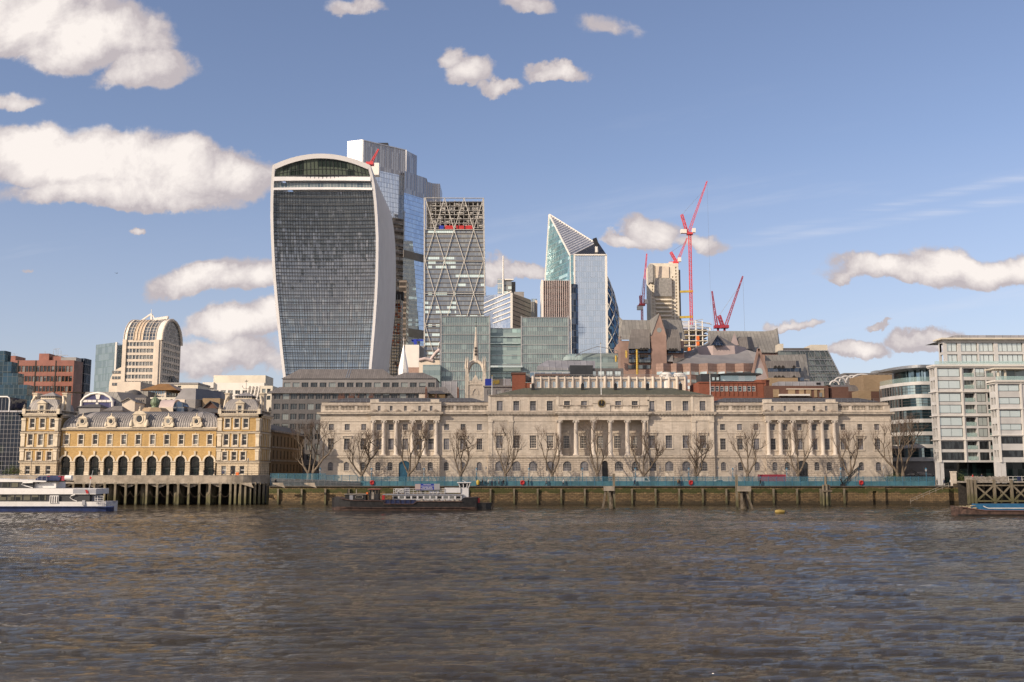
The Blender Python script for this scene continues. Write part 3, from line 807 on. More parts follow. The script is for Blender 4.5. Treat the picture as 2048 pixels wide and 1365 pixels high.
        for o_ in opsA: W1.put('attic_window', win(o_[1], o_[3]-o_[2], 2, 2, g_front), ch, o_[0], o_[2], -.25)
        W1.box(trim, 0, W1.len, z1, z1+.35, -1.5, .2)
        for xx in ([A, B-17*m1] if a < 1000 else [A, B-17*m1]):
            W1.box(trim, xx-A+.0, xx-A+17*m1, z1+.35, z1+1.05, -1.2, .05)
        for cx_ in (749, 771.5, 796, 825.5, 848.5, 871) if a < 1000 else (1534, 1558.5, 1583, 1618, 1641.5, 1666):
            q = hx(cx_)-A+.3; W1.box(dirty_dark, q-.55, q+.55, z0, z0+.45, 0, .75); W1.box(dirty_dark, q-.3, q+.3, z0+.45, z0+.62, .1, .6)
        wall.prism([(A-.3, D-.59), (A-.28, D-.59), (A-.28, D+2), (A-.3, D+2)], z0, z1); wall.prism([(B+.28, D-.59), (B+.3, D-.59), (B+.3, D+2), (B+.28, D+2)], z0, z1)
    if rust.v: rust.build('rusticated_wall', 'stone_rustic', ch)
    if bal.v: bal.build('balustrade', 'stone_trim', ch)
bal = MB()
A, B = hx(978), hx(1426); WA = Wall((A, D-.2), (B, D-.2))
az = [999.5, 1032.5, 1066, 1099.5, 1134, 1168, 1236.5, 1269.5, 1303, 1337, 1371, 1405]
opsA = [(hx(p, 812)-A, 12*m1, zz(822), zz(802.5)) for p in az]
WA.open(wall, 0, WA.len, ZCO, ztop_attic, opsA, .3)
for o_, p in zip(opsA, az):
    WA.put('attic_window', win(o_[1], o_[3]-o_[2], 3, 4, g_front), ch, o_[0], o_[2], -.26)
    WA.box(trim, o_[0]-o_[1]/2-.3, o_[0]+o_[1]/2+.3, o_[3], o_[3]+.3, 0, .1)
    for sg in (-1, 1): WA.box(trim, o_[0]+sg*(o_[1]/2+.15)-.15, o_[0]+sg*(o_[1]/2+.15)+.15, o_[2], o_[3], 0, .08)
WA.box(trim, 0, WA.len, ztop_attic, zz(791.5), -1, .3); WA.box(dirty_dark, -.1, WA.len+.1, zz(791.5), zz(790.3), -1.2, .5)
for p in (979, 1021, 1098+17, 1288+8, 1384, 1425): WA.box(trim, hx(p, 812)-A-.35, hx(p, 812)-A+.35, ZCO, ztop_attic, 0, .1)
A, B = hx(1116), hx(1296); WP = Wall((A, D-1.7), (B, D-1.7)); z0 = zz(825.5)+.14; z1 = zz(811.5)
WP.box(trim, 0, WP.len, z0, z0+.75, -.5, .1)
segs = []; prev = 0
for p in (1133.5, 1167.5, 1236, 1270):
    c = hx(p, 815)-A; segs.append((prev, c-1.1)); prev = c+1.1
    for q in range(6):
        uu = c-1.1+2.2*(q+.5)/6; hb = z1-.3-z0-.75
        bal.lathe([(.10, 0), (.15, hb*.3), (.07, hb*.65), (.11, hb)], WP.at(uu, z0+.75, -.15), 5)
segs.append((prev, WP.len))
for (p, q) in segs: WP.box(trim, p, q, z0+.75, z1-.28, -.4, .05)
WP.box(dirty_dark, 0, WP.len, z1-.28, z1, -.5, .15)
c = hx(1202, 808)-A; WP.box(trim, c-2.3, c+2.3, z0, z1+.35, -.5, .3); WP.box(dirty_dark, c-2.4, c+2.4, z1+.35, z1+.5, -.5, .4)
for p in (981, 1022, 1387, 1423):
    W1 = Wall((hx(p)-.55, D-.7), (hx(p)+.55, D-.7)); 
    W1.box(trim, 0, 1.1, ZS+.52, zz(845), 0, .18); W1.box(trim, -.15, 1.25, zz(845), zz(841.8), 0, .3)
for (p, q) in ((976, 1026), (1383, 1428)):
    W1 = Wall((hx(p), D-.7), (hx(q), D-.7)); W1.box(trim, 0, W1.len, zz(841.8), zz(831), 0, .2)
wall.face([(hx(640), D+40, Z0), (hx(640), D, Z0), (hx(640), D, zz(829)), (hx(640), D+40, zz(829))])
wall.face([(hx(1783), D, Z0), (hx(1783), D+40, Z0), (hx(1783), D+40, zz(829)), (hx(1783), D, zz(829))])
wall.prism([(hx(978), D-.19), (hx(978)+.02, D-.19), (hx(978)+.02, D+30), (hx(978), D+30)], zz(829), ztop_attic)
wall.prism([(hx(1426)-.02, D-.19), (hx(1426), D-.19), (hx(1426), D+30), (hx(1426)-.02, D+30)], zz(829), ztop_attic)
wall.build('wall', 'stone_ashlar', ch)
trim.build('cornice', 'stone_trim', ch); dirty_dark.build('coping', 'stone_dirty_dark', ch); bal.build('balustrade', 'stone_trim', ch)
def column_mesh(h, r):
    mb = MB(); mb.box(-r*1.35, r*1.35, -r*1.35, r*1.35, 0, .22); 
    mb.lathe([(r*1.3, .22), (r*1.32, .32), (r*1.1, .45), (r, .6), (r*1.0, h*.35), (r*.84, h-.75), (r*.9, h-.7), (r*.9, h-.6)], (0, 0, 0), 16)
    for sg in (-1, 1):          # volutes
        mb.tube((sg*r*1.02, -r*.95, h-.42), (sg*r*1.02, r*.95, h-.42), .27, n=10)
    mb.box(-r*1.02, r*1.02, -r*.95, r*.95, h-.6, h-.2); mb.box(-r*1.25, r*1.25, -r*1.1, r*1.1, h-.2, h)
    return mb.data('column', 'stone_column')
hc = ZE-ZS-.5; cs = column_mesh(hc, .55); cb = column_mesh(hc, .62)
for p in (746, 768, 792.5, 825.5, 849, 872.7, 1536, 1560, 1585, 1620, 1644, 1668): inst('column', cs, ch, (hx(p), D-.62, ZS+.5))
for p in (1118.5, 1151.5, 1186, 1220, 1254, 1288): inst('column', cb, ch, (hx(p), D-1.25, ZS+.5))
ck = MB(); cx, cz, cy = hx(1202, 808), zz(808.2), D-2.12
R = 8.3*m1
def disc(mb, r, y, mat, n=28): mb.face([(cx+r*math.cos(2*math.pi*i/n), y, cz+r*math.sin(2*math.pi*i/n)) for i in range(n)], mat)
ck.tube((cx, cy+.6, cz), (cx, cy, cz), R, n=28, mat=0); disc(ck, R*.86, cy-.01, 1)
n = 28
for i in range(n):
    t0, t1 = 2*math.pi*i/n, 2*math.pi*(i+1)/n
    for r0, r1 in ((R*.80, R*.86),): ck.face([(cx+r*math.cos(t), cy-.02, cz+r*math.sin(t)) for r, t in ((r0, t0), (r1, t0), (r1, t1), (r0, t1))], 2)
for i in range(12):
    t = i*math.pi/6; ck.beam((cx+math.sin(t)*R*.55, cy-.04, cz+math.cos(t)*R*.55), (cx+math.sin(t)*R*.78, cy-.04, cz+math.cos(t)*R*.78), .11, .02, 2)
ck.beam((cx, cy-.06, cz-.1), (cx, cy-.06, cz+R*.72), .09, .02, 2); ck.beam((cx, cy-.07, cz), (cx+R*.22, cy-.07, cz+R*.42), .13, .02, 2)
ck.build('clock', ['stone_dirty_dark', 'black_metal', 'gold'], ch)
def hip(mb, x0, x1, y0, y1, z0, z1, inx, mat=0, iny=None):
    iny = iny or (y1-y0)/2
    ra, rb = (x0+inx, y0+iny, z1), (x1-inx, y0+iny, z1)
    if abs((y1-y0)-2*iny) < 1e-6:
        mb.face([(x0, y0, z0), (x1, y0, z0), rb, ra], mat); mb.face([(x1, y1, z0), (x0, y1, z0), ra, rb], mat)
        mb.face([(x1, y0, z0), (x1, y1, z0), rb], mat); mb.face([(x0, y1, z0), (x0, y0, z0), ra], mat)
    else:
        rc, rd = (x1-inx, y1-iny, z1), (x0+inx, y1-iny, z1)
        mb.face([(x0, y0, z0), (x1, y0, z0), rb, ra], mat); mb.face([(x1, y1, z0), (x0, y1, z0), rd, rc], mat)
        mb.face([(x1, y0, z0), (x1, y1, z0), rc, rb], mat); mb.face([(x0, y1, z0), (x0, y0, z0), ra, rd], mat); mb.face([ra, rb, rc, rd], mat)
mb = MB(); Yr = D+10
hip(mb, hx(984, 790), hx(1422, 790), D+1, D+20, zz(790.3), PZ(776.5, D+10.5), 9.0)
mb.build('roof', 'green_slate', ch)
for (a, b) in ((645, 978), (1426, 1778)):
    mb = MB(); hip(mb, hx(a), hx(b), D+2.5, D+14, zz(804.5), PZ(796.5, D+8.25), 5); mb.box(hx(a), hx(b), D+1.8, D+2.4, zz(829), zz(804.5), bottom=False); mb.build('slate_roof', 'slate_roof', ch)
for (a, b) in ((655, 976), (1430, 1770)):
    mb = MB()
    xa, xb = hx(a), hx(b)
    for k in range(2): mb.tube((xa, D+2.3, zz(804.5)+.5+.5*k), (xb, D+2.3, zz(804.5)+.5+.5*k), .04, n=4)
    nn = 26
    for k in range(nn+1): mb.tube((xa+(xb-xa)*k/nn, D+2.3, zz(804.5)), (xa+(xb-xa)*k/nn, D+2.3, zz(804.5)+1.05), .035, n=4)
    mb.build('roof_railing', 'steel_grey', ch)
for p in (1066, 1165, 1231, 1295, 1361) :    # black roof cowls
    mb = MB(); x = PX(p, 772, D+8); zb = PZ(779, D+8)
    mb.box(x-.42, x+.42, D+7.6, D+8.4, zb-1, zb+1.3); mb.face([(x-.5, D+7.5, zb+1.3), (x+.5, D+7.5, zb+1.3), (x, D+8, zb+1.9)]); mb.face([(x+.5, D+7.5, zb+1.3), (x+.5, D+8.5, zb+1.3), (x, D+8, zb+1.9)]); mb.face([(x-.5, D+8.5, zb+1.3), (x-.5, D+7.5, zb+1.3), (x, D+8, zb+1.9)])
    mb.build('cowl', 'black_metal', ch)
for (p, w_) in ((683, 14), (703, 12), (717, 3), (742, 9), (872, 3)):
    mb = MB(); x = PX(p, 800, D+9); zb = PZ(803, D+9); hw = w_/2*m1
    mb.box(x-hw, x+hw, D+8.4, D+9.6, zb-1, zb+1.5)
    for q in range(max(1, int(w_/3))):
        xx = x-hw+.3+q*.45; mb.tube((xx, D+9, zb+1.5), (xx, D+9, zb+2.2), .13)
    mb.build('chimney', 'brown_brick', ch)
for (p, pt, lab) in ((1202, 688, 'tall white flagpole above the clock on the stone building'), (984, 753, 'short white flagpole at the left end of the green-slate roof'), (1421, 749, 'short white flagpole at the right end of the green-slate roof')):
    y_ = D+(0 if p == 1202 else 2); zb = PZ(800, y_) if p == 1202 else PZ(790, y_)
    f = thing('flagpole', lab, 'flagpole', (PX(p, pt+50, y_), y_, zb), 'flagpoles on the stone building')
    mb = MB(); x = PX(p, pt+50, y_); mb.tube((x, y_, zb-1.5), (x, y_, PZ(pt, y_)), .14, .07, 8); mb.build('pole', 'white_paint', f)
    mb = MB(); mb.lathe([(0, 0), (.16, .08), (.16, .22), (0, .32)], (x, y_, PZ(pt, y_)), 8); mb.build('finial', 'gold', f)

# ================================================================ the yellow brick market hall
E = 262.0
bx = lambda px, py=890: PX(px, py, E)
bz = lambda py: PZ(py, E)
mh = thing('brick_market_hall', 'yellow brick market hall with eleven arches and two domed corner pavilions', 'building', (bx(278), E, GZ))
wall = MB(); trim = MB(); crus = MB(); rail = MB()
me1 = E/2000
zdeck = bz(951)
zg0 = zdeck
WM = Wall((bx(122), E), (bx(432), E)); A = bx(122)
ax = [130.5+28.75*k for k in range(11)]; wx = [133+28.65*k for k in range(11)]
ops = [(PX(p, 930, E)-A, 19.3*me1, zdeck, bz(911.5), 9.6*me1) for p in ax]
ops2 = [(PX(p, 880, E)-A, 9.3*me1, bz(889), bz(870)) for p in wx]
WM.open(wall, 0, WM.len, bz(922.5), bz(862), [(o[0], o[1], bz(922.5)-1, o[3], o[4]) for o in ops]+ops2, .5)
WM.open(crus, 0, WM.len, zdeck, bz(922.5), [(o[0], o[1], zdeck-1, bz(922.5)+1) for o in ops], .9)
for i, (o_, q) in enumerate(zip(ops, ops2)):
    me = win(o_[1], o_[3]-o_[2], 3, 3, ('dark_frame', 'glass_arcade'), rise=o_[4], fr=.14, bar=.08)
    WM.put('arch_window', me, mh, o_[0], zdeck, -.75)
    pts = arc_pts(o_[0]-o_[1]/2, o_[0]+o_[1]/2, bz(922.5), o_[4], 12); po = arc_pts(o_[0]-o_[1]/2-.42, o_[0]+o_[1]/2+.42, bz(922.5), o_[4]+.42, 12)
    for k in range(12):
        a0, a1, b0, b1 = pts[k], pts[k+1], po[k], po[k+1]
        trim.face([WM.at(a0[0], a0[1], .12), WM.at(b0[0], b0[1], .12), WM.at(b1[0], b1[1], .12), WM.at(a1[0], a1[1], .12)])
        trim.face([WM.at(a0[0], a0[1], .12), WM.at(a1[0], a1[1], .12), WM.at(a1[0], a1[1], -.2), WM.at(a0[0], a0[1], -.2)])
        trim.face([WM.at(b0[0], b0[1], 0), WM.at(b1[0], b1[1], 0), WM.at(b1[0], b1[1], .12), WM.at(b0[0], b0[1], .12)])
    WM.box(trim, o_[0]-.22, o_[0]+.22, o_[3]-.1, o_[3]+1.0, 0, .26); WM.box(trim, o_[0]-.3, o_[0]+.3, o_[3]+1.0, o_[3]+1.15, 0, .32)
    WM.put('window', win(q[1], q[3]-q[2], 1, 2, ('white_paint', 'glass_dark'), fr=.1, bar=.08), mh, q[0], q[2], -.3)
    WM.box(trim, q[0]-q[1]/2-.25, q[0]-q[1]/2, q[2]-.7, q[3], 0, .1); WM.box(trim, q[0]+q[1]/2, q[0]+q[1]/2+.25, q[2]-.7, q[3], 0, .1)
    WM.box(trim, q[0]-q[1]/2-.3, q[0]+q[1]/2+.3, q[3], q[3]+.25, 0, .14); WM.box(trim, q[0]-.14, q[0]+.14, q[3]+.25, q[3]+.5, 0, .2)
    WM.box(trim, q[0]-q[1]/2, q[0]+q[1]/2, q[2]-.2, q[2]+.02, 0, .2); WM.box(trim, q[0]-q[1]/2, q[0]+q[1]/2, q[2]-.75, q[2]-.2, -.05, .04)
for i in range(12):
    u0 = ops[i-1][0]+ops[i-1][1]/2 if i else 0; u1 = ops[i][0]-ops[i][1]/2 if i < 11 else WM.len
    WM.box(trim, u0-.06, u1+.06, bz(924), bz(922.5), 0, .2); WM.box(trim, u0-.02, u1+.02, bz(925), bz(924), 0, .1)
    WM.box(trim, u0-.03, u1+.03, zdeck, zdeck+1.0, 0, .16)
WM.box(trim, 0, WM.len, bz(895), bz(893), 0, .12)
WM.box(trim, 0, WM.len, bz(862), bz(859.5), -.4, .2); WM.box(trim, 0, WM.len, bz(859.5), bz(857.8), -.4, .6); WM.box(rail, 0, WM.len, bz(857.8), bz(857), -.4, .65)
WM.box(trim, 0, WM.len, bz(857), bz(854.8), -.7, -.1)
mb = MB(); xa, xb = PX(124, 855, E), PX(436, 855, E); zr0, zr1 = bz(855), PZ(824.5, E+7)
rows = []; nlev = 12
for j in range(nlev+1):
    t = j/nlev*math.pi/2; zc = zr0+(zr1-zr0)*math.sin(t); ins = 7.5*(1-math.cos(t)); insx = 6.4*(1-math.cos(t))
    rows.append([(xa+insx, E+14-ins*.0, zc), (xa+insx, E+.4+ins, zc)] + [(xa+insx+(xb-xa-2*insx)*k/30, E+.4+ins, zc) for k in range(1, 30)]+[(xb-insx, E+.4+ins, zc), (xb-insx, E+14, zc)])
mb.grid(rows, 0, False)
mb.face([rows[-1][1], rows[-1][-2], rows[-1][-1], rows[-1][0]])
mb.build('roof', 'lead_roof', mh)
mb = MB()
for k in range(46):    # rolls of the lead covering
    xk = xa+7+(xb-xa-14)*k/45
    mb.path([(xk, E+.4+7.5*(1-math.cos(j/10*math.pi/2))-.05, zr0+(zr1-zr0)*math.sin(j/10*math.pi/2)+.03) for j in range(11)], .06, 4)
for k in range(1, 8):
    f = k/8
    for side in (0, 1):
        pts = []
        for j in range(11):
            t = j/10*math.pi/2; insx = 6.4*(1-math.cos(t))
            xx = (xa+insx*1.0+f*7*(1-j/10)+0.0) if side == 0 else (xb-insx-f*7*(1-j/10))
            pts.append((xx+((7 if side == 0 else -7)-(6.4 if side == 0 else -6.4))*0, E+.4+7.5*(1-math.cos(t))-.05, zr0+(zr1-zr0)*math.sin(t)+.03))
        mb.path(pts, .06, 4)
mb.tube((xa+6.4, E+7.9, zr1), (xb-6.4, E+7.9, zr1), .18); mb.build('roof_rolls', 'zinc_dark', mh)
def dormer(px, big):
    k = 1.55 if big else 1.0; x = PX(px, 845, E); w = 1.05*k; zb = bz(855); zc = zb+(1.55 if not big else 2.2)
    y = E-.05
    d = MB(); d.box(x-w, x+w, y, y+3.5, zb, zc+w*.75)
    d.box(x-w*1.25, x+w*1.25, y-.1, y+.6, zb, zb+.3)
    n = 12; R_ = w*.98
    pts = [(x+R_*math.cos(math.pi*i/n), zc+w*.75+R_*.55*math.sin(math.pi*i/n)) for i in range(n+1)]
    d.face([(p[0], y-.12, p[1]) for p in pts][::-1])
    for i in range(n): d.face([(pts[i][0], y-.12, pts[i][1]), (pts[i][0], y+3.2, pts[i][1]), (pts[i+1][0], y+3.2, pts[i+1][1]), (pts[i+1][0], y-.12, pts[i+1][1])])
    d.box(x-w*1.15, x+w*1.15, y-.2, y+.3, zc+w*.68, zc+w*.8)
    for sg in (-1, 1): d.lathe([(.35*k, 0), (.42*k, .3*k), (.25*k, .8*k), (.12*k, 1.1*k)], (x+sg*w*1.25, y+.15, zb+.3), 6)
    d.lathe([(.25*k, 0), (.3*k, .2*k), (.1*k, .5*k), (.2*k, .65*k), (0, .95*k)], (x, y+.3, zc+w*.75+R_*.5), 8)
    o = d.build('dormer', ['cream_trim'], mh)
    g = MB(); r = .5*k
    n = 20
    g.face([(x+r*math.cos(-2*math.pi*i/n), y-.04, zc+r*1.15*math.sin(-2*math.pi*i/n)) for i in range(n)], 1)
    for i in range(n):
        t0, t1 = 2*math.pi*i/n, 2*math.pi*(i+1)/n
        g.face([(x+q*math.cos(t), y-yy, zc+q*1.15*math.sin(t)) for q, t, yy in ((r, t0, .05), (r*1.4, t0, .12), (r*1.4, t1, .12), (r, t1, .05))][::-1], 0)
    gb = g.build('round_window', ['cream_trim', 'glass_dark'], o); ORIG[gb.name] = ORIG[o.name]
for p, bg_ in ((165, 0), (222, 0), (278.5, 1), (336.5, 0), (393, 0)): dormer(p, bg_)
def pavilion(pl, pr, wxs, side):
    crus = MB()
    xa, xb = bx(pl, 900), bx(pr, 900); y0 = E-1.0; depth = 11.5
    PF = Wall((xa, y0), (xb, y0)); PS = Wall((xb, y0), (xb, y0+depth)); PL = Wall((xa, y0+depth), (xa, y0))
    lv = [(zdeck, bz(922.5)), (bz(922.5), bz(895)), (bz(895), bz(864)), (bz(864), bz(833))]
    wz = [(bz(949), bz(932)), (bz(921), bz(904)), (bz(891), bz(869)), (bz(856), bz(838))]
    for fl, ((z0, z1), (a, b)) in enumerate(zip(lv, wz)):
        tgt = crus if fl == 0 else wall
        z0 = GZ if fl == 0 else z0
        ops = [(PX(p+(-1.0 if fl == 0 else 0 if fl == 1 else 1.5 if fl == 2 else 3.5), 890, y0)-xa, (9.5 if fl else 9.8)*me1, a, b) for p in wxs]
        PF.open(tgt, 0, PF.len, z0, z1, ops, .35)
        for i, o_ in enumerate(ops):
            PF.put('door' if (fl == 0 and i == 1) else 'window', win(o_[1], b-a, 1, 2 if not (fl == 0 and i == 1) else 1, ('white_paint' if not (fl == 0 and i == 1) else 'grey_paint', 'glass_dark'), fr=.11, bar=.09), mh, o_[0], a, -.3)
            if fl:
                for sg in (-1, 1): PF.box(trim, o_[0]+sg*(o_[1]/2+.14)-.14, o_[0]+sg*(o_[1]/2+.14)+.14, a-.3, b, 0, .12)
                PF.box(trim, o_[0]-o_[1]/2-.32, o_[0]+o_[1]/2+.32, b, b+.28, 0, .16); PF.box(trim, o_[0]-.15, o_[0]+.15, b+.28, b+.55, 0, .22)
                PF.box(trim, o_[0]-o_[1]/2-.28, o_[0]+o_[1]/2+.28, a-.5, a-.02, 0, .14)
        so = [(depth*(k+.5)/3, 1.2, a, b) for k in range(3)]
        if side:
            PS.open(tgt, 0, depth, z0, z1, so, .3)
            for o_ in so:
                PS.put('window', win(1.2, b-a, 1, 2, ('white_paint', 'glass_dark'), fr=.11), mh, o_[0], a, -.25)
                for sg in (-1, 1): PS.box(trim, o_[0]+sg*.8-.18, o_[0]+sg*.8+.18, z0+.3, z1-.3, 0, .12)
            PL.open(tgt, 0, depth, z0, z1, [], .3)
        else:
            PS.open(tgt, 0, depth, z0, z1, [], .3); PL.open(tgt, 0, depth, z0, z1, so, .3)
        for Wq in (PF, PS, PL):
            if fl:
                for u in (.0, Wq.len-1.0):
                    Wq.box(trim, u+.05, u+.95, z0+.2, z1-.6, 0, .2); Wq.box(trim, u-.02, u+1.02, z1-1.1, z1-.55, 0, .32)
            if fl < 3:
                Wq.box(trim, -.2, Wq.len+.2, z1-.42, z1-.12, 0, .3); Wq.box(rail, -.3, Wq.len+.3, z1-.12, z1+.08, 0, .42)
    zt = lv[3][1]; crus.build('rusticated_wall', 'cream_rustic', mh)
    for Wq in (PF, PS, PL):
        Wq.box(trim, -.3, Wq.len+.3, zt-.35, zt+.1, -.3, .3); Wq.box(trim, -.75, Wq.len+.75, zt+.1, zt+.4, -.3, .75); Wq.box(rail, -.8, Wq.len+.8, zt+.4, zt+.52, -.3, .8)
        Wq.box(trim, 0, Wq.len, zt+.52, zt+.75, -.35, .05); Wq.box(trim, 0, Wq.len, zt+1.45, zt+1.62, -.35, .08)
        nb = 18
        for q in range(nb):
            rail.lathe([(.09, 0), (.13, .2), (.06, .45), (.1, .7)], Wq.at(Wq.len*(q+.5)/nb, zt+.75, -.15), 5)
        for u in (.3, Wq.len-.3):
            Wq.box(trim, u-.4, u+.4, zt+.5, zt+1.9, -.6, .2); rail.lathe([(.3, 0), (.42, .35), (.2, .6), (.3, .8), (0, 1.3)], Wq.at(u, zt+1.9, -.2), 8)
    wall.prism([(xa, y0+depth-.02), (xb, y0+depth-.02), (xb, y0+depth), (xa, y0+depth)], zdeck, zt)
    rb = zt+.6; rt = PZ(800, y0+depth/2); dm = MB(); rows = []
    cx, cy = (xa+xb)/2, y0+depth/2; hw, hd = (xb-xa)/2-.7, depth/2-.7; tw = .52
    for j in range(9):
        t = j/8; s_ = 1-(1-tw)*(1-math.cos(t*math.pi/2)); z = rb+(rt-rb)*math.sin(t*math.pi/2*.98)
        q = []
        for (ax_, ay_), (bx_, by_) in (((-1, -1), (1, -1)), ((1, -1), (1, 1)), ((1, 1), (-1, 1)), ((-1, 1), (-1, -1))):
            for k in range(6): f = k/6; q.append((cx+hw*s_*(ax_+(bx_-ax_)*f), cy+hd*s_*(ay_+(by_-ay_)*f), z))
        q.append(q[0]); rows.append(q)
    dm.grid(rows, 0, False); r0 = rows[-1]; dm.face([r0[k] for k in (0, 6, 12, 18)])
    dome = dm.build('dome', 'lead_roof', mh)
    ln = MB(); lw, ld = hw*tw*.92, hd*tw*.92; zl0, zl1, zl2 = rt, PZ(794, cy), PZ(785, cy)
    ln.box(cx-lw, cx+lw, cy-ld, cy+ld, zl0, zl0+.3, 0)
    ln.box(cx-lw*.9, cx+lw*.9, cy-ld*.9, cy+ld*.9, zl0+.3, zl1, 2)
    for q in range(7): xx = cx-lw*.9+lw*1.8*q/6; ln.box(xx-.1, xx+.1, cy-ld*.9-.06, cy-ld*.9, zl0+.3, zl1, 0)
    hip(ln, cx-lw*1.15, cx+lw*1.15, cy-ld*1.15, cy+ld*1.15, zl1, zl2, lw*1.1, 1)
    lo = ln.build('lantern', ['cream_trim', 'lead_roof', 'glass_dark'], mh); 
    f = MB(); f.tube((cx, cy, zl2-.3), (cx, cy, zl2+3.4), .07, .04, 6)
    for sg in (-1, 1):
        f.path([(cx, cy, zl2+1.0), (cx+sg*.5, cy, zl2+.9), (cx+sg*.9, cy, zl2+1.3), (cx+sg*1.0, cy, zl2+1.5)], .05, 5); f.lathe([(0, 0), (.16, .12), (.0, .3)], (cx+sg*1.0, cy, zl2+1.5), 6)
    f.path([(cx-.5, cy, zl2+2.9), (cx-.1, cy, zl2+3), (cx+.3, cy, zl2+2.95), (cx+.55, cy, zl2+3.1)], [.03, .1, .08, .02], 6)
    f.build('weathervane', ['timber_dark'], mh)
    for sg in (-1, 1):
        c = MB(); xx = cx+sg*(hw-.1); ztop = PZ(789, cy)
        c.box(xx-.55, xx+.55, cy-1.4, cy+1.4, zt+.5, ztop, 0); c.box(xx-.7, xx+.7, cy-1.6, cy+1.6, ztop, ztop+.25, 0)
        c.path([(xx-sg*.3, cy-1.6, ztop-.6), (xx+sg*.2, cy-2.2, ztop-2.0), (xx+sg*.1, cy-3.4, zt+.8)], [.3, .35, .5], 6); c.build('chimney', 'cream_trim', mh)
    d = MB(); x = cx; y = y0+.1; zb = zt+.3
    PD = Wall((x-1.0, y), (x+1.0, y)); PD.open(d, 0, 2.0, zb, zb+3.0, [(1.0, 1.05, zb+.6, zb+2.5)], .25); d.box(x-1.0, x+1.0, y+.3, y+3.5, zb, zb+3.0)
    d.box(x-1.25, x+1.25, y-.2, y+.6, zb+3.0, zb+3.2); d.face([(x-1.25, y-.2, zb+3.2), (x+1.25, y-.2, zb+3.2), (x, y-.2, zb+4.0)]); d.face([(x+1.25, y-.2, zb+3.2), (x+1.25, y+3, zb+3.2), (x, y+3, zb+4.0), (x, y-.2, zb+4.0)]); d.face([(x-1.25, y+3, zb+3.2), (x-1.25, y-.2, zb+3.2), (x, y-.2, zb+4.0), (x, y+3, zb+4.0)])
    o = d.build('dormer', 'cream_trim', mh); PD.put('dormer_window', win(1.05, 1.9, 1, 2, ('white_paint', 'glass_dark')), mh, 1.0, zb+.6, -.2)
pavilion(45, 118, (58.5, 79, 99.5), False)
pavilion(437, 520, (450, 468.5, 486.5), True)
FX = bx(522, 900)+.2; FW = Wall((FX, E+10.5), (FX, E+52))
fo = []
for z0_, z1_ in ((bz(945), bz(928)), (bz(917), bz(899)), (bz(890), bz(868))):
    for k in range(9): fo.append((2.5+k*4.4, 1.5, z0_, z1_))
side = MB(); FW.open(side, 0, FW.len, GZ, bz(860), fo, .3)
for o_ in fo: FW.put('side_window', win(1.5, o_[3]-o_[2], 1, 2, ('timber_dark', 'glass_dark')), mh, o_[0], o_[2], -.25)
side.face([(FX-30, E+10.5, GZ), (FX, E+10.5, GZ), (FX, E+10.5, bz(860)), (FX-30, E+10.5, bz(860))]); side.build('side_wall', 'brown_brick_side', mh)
for zq in (bz(894), bz(922)): FW.box(rail, 0, FW.len, zq, zq+.35, 0, .2)
FW.box(rail, -.2, FW.len, bz(861), bz(857.5), -.3, .5)
sr = MB(); sr.face([(FX+.3, E+10, bz(857.5)), (FX+.3, E+52, bz(857.5)), (FX-4, E+52, bz(841)), (FX-4, E+10, bz(841))]); sr.face([(FX-4, E+10, bz(841)), (FX-4, E+52, bz(841)), (FX-30, E+52, bz(841)), (FX-30, E+10, bz(841))]); sr.build('side_roof', 'slate_roof', mh)
wall.build('wall', 'yellow_brick', mh); trim.build('trim', 'cream_trim', mh); crus.build('rusticated_wall', 'cream_rustic', mh); rail.build('cornice', 'cornice_dark', mh)

# ---------------------------------------------------------------- timber-piled terrace in front of the market
F = 247.0
tx = lambda px, py=960: PX(px, py, F)
dk = thing('piled_terrace', 'concrete riverside terrace standing on a row of timber piles below the brick arches', 'terrace', (tx(300), F, 0))
zt, zb = zdeck, PZ(966, F)
pts = [(tx(-60), F), (tx(452), F)]
cx0, cy0, rr = tx(452), F+13, 13.0
for k in range(1, 9):
    t = k/8*math.radians(84); pts.append((cx0+rr*math.sin(t)*.85, F+rr*(1-math.cos(t))))
pts += [(pts[-1][0], 262), (tx(-60), 262)]
mb = MB(); mb.prism(pts, zb, zt, bottom=True); mb.build('deck', 'concrete', dk)
edge = pts[:-2]
mb = MB(); mb.path([(x, y-.1, zb-.15) for x, y in edge], .16, 5); mb.path([(x, y+.05, zt+.02) for x, y in edge], .12, 4); mb.build('edge_beam', 'timber_pale', dk)
pm = MB(); pm.box(-.26, .26, -.26, .26, -.8, zb+.1); pm.box(-.34, .34, -.34, .34, zb-.5, zb-.1); pmd = pm.data('pile', 'pile_wood')
px_ = 230-21*12
front = [px_+21*k for k in range(33)]
plist = [(tx(p, 990), F+.1) for p in front if p < 458]
tot = 0; 
for k in range(1, 15):
    t = k/14*math.radians(84); plist.append((cx0+rr*math.sin(t)*.85, F+.15+rr*(1-math.cos(t))))
for (x, y) in plist: inst('pile', pmd, dk, (x, y, 0), random.uniform(-.1, .1))
pc = MB(); pc.lathe([(.75, -.8), (.75, zb)], (0, 0, 0), 10); pcd = pc.data('inner_column', 'pile_wood')
for k in range(8):
    for q in range(2): inst('inner_column', pcd, dk, (tx(14+66*k, 990), F+3+q*4.5, 0))
mb = MB()    # haunched beams between piles
for i in range(len(front)-2):
    a, b = tx(front[i]), tx(front[i+1])
    if i % 3 == 0:
        mb.face([(a, F+.4, zb), (a, F+.4, zb-.35), ((a*2+b)/3, F+.4, zb-.6), (tx(front[i+1])+.5, F+.4, zb-1.25), (tx(front[i+2]) if front[i+2] < 455 else b, F+.4, zb-.35), (tx(front[i+2]) if front[i+2] < 455 else b, F+.4, zb)])
mb.build('haunch', 'concrete', dk)
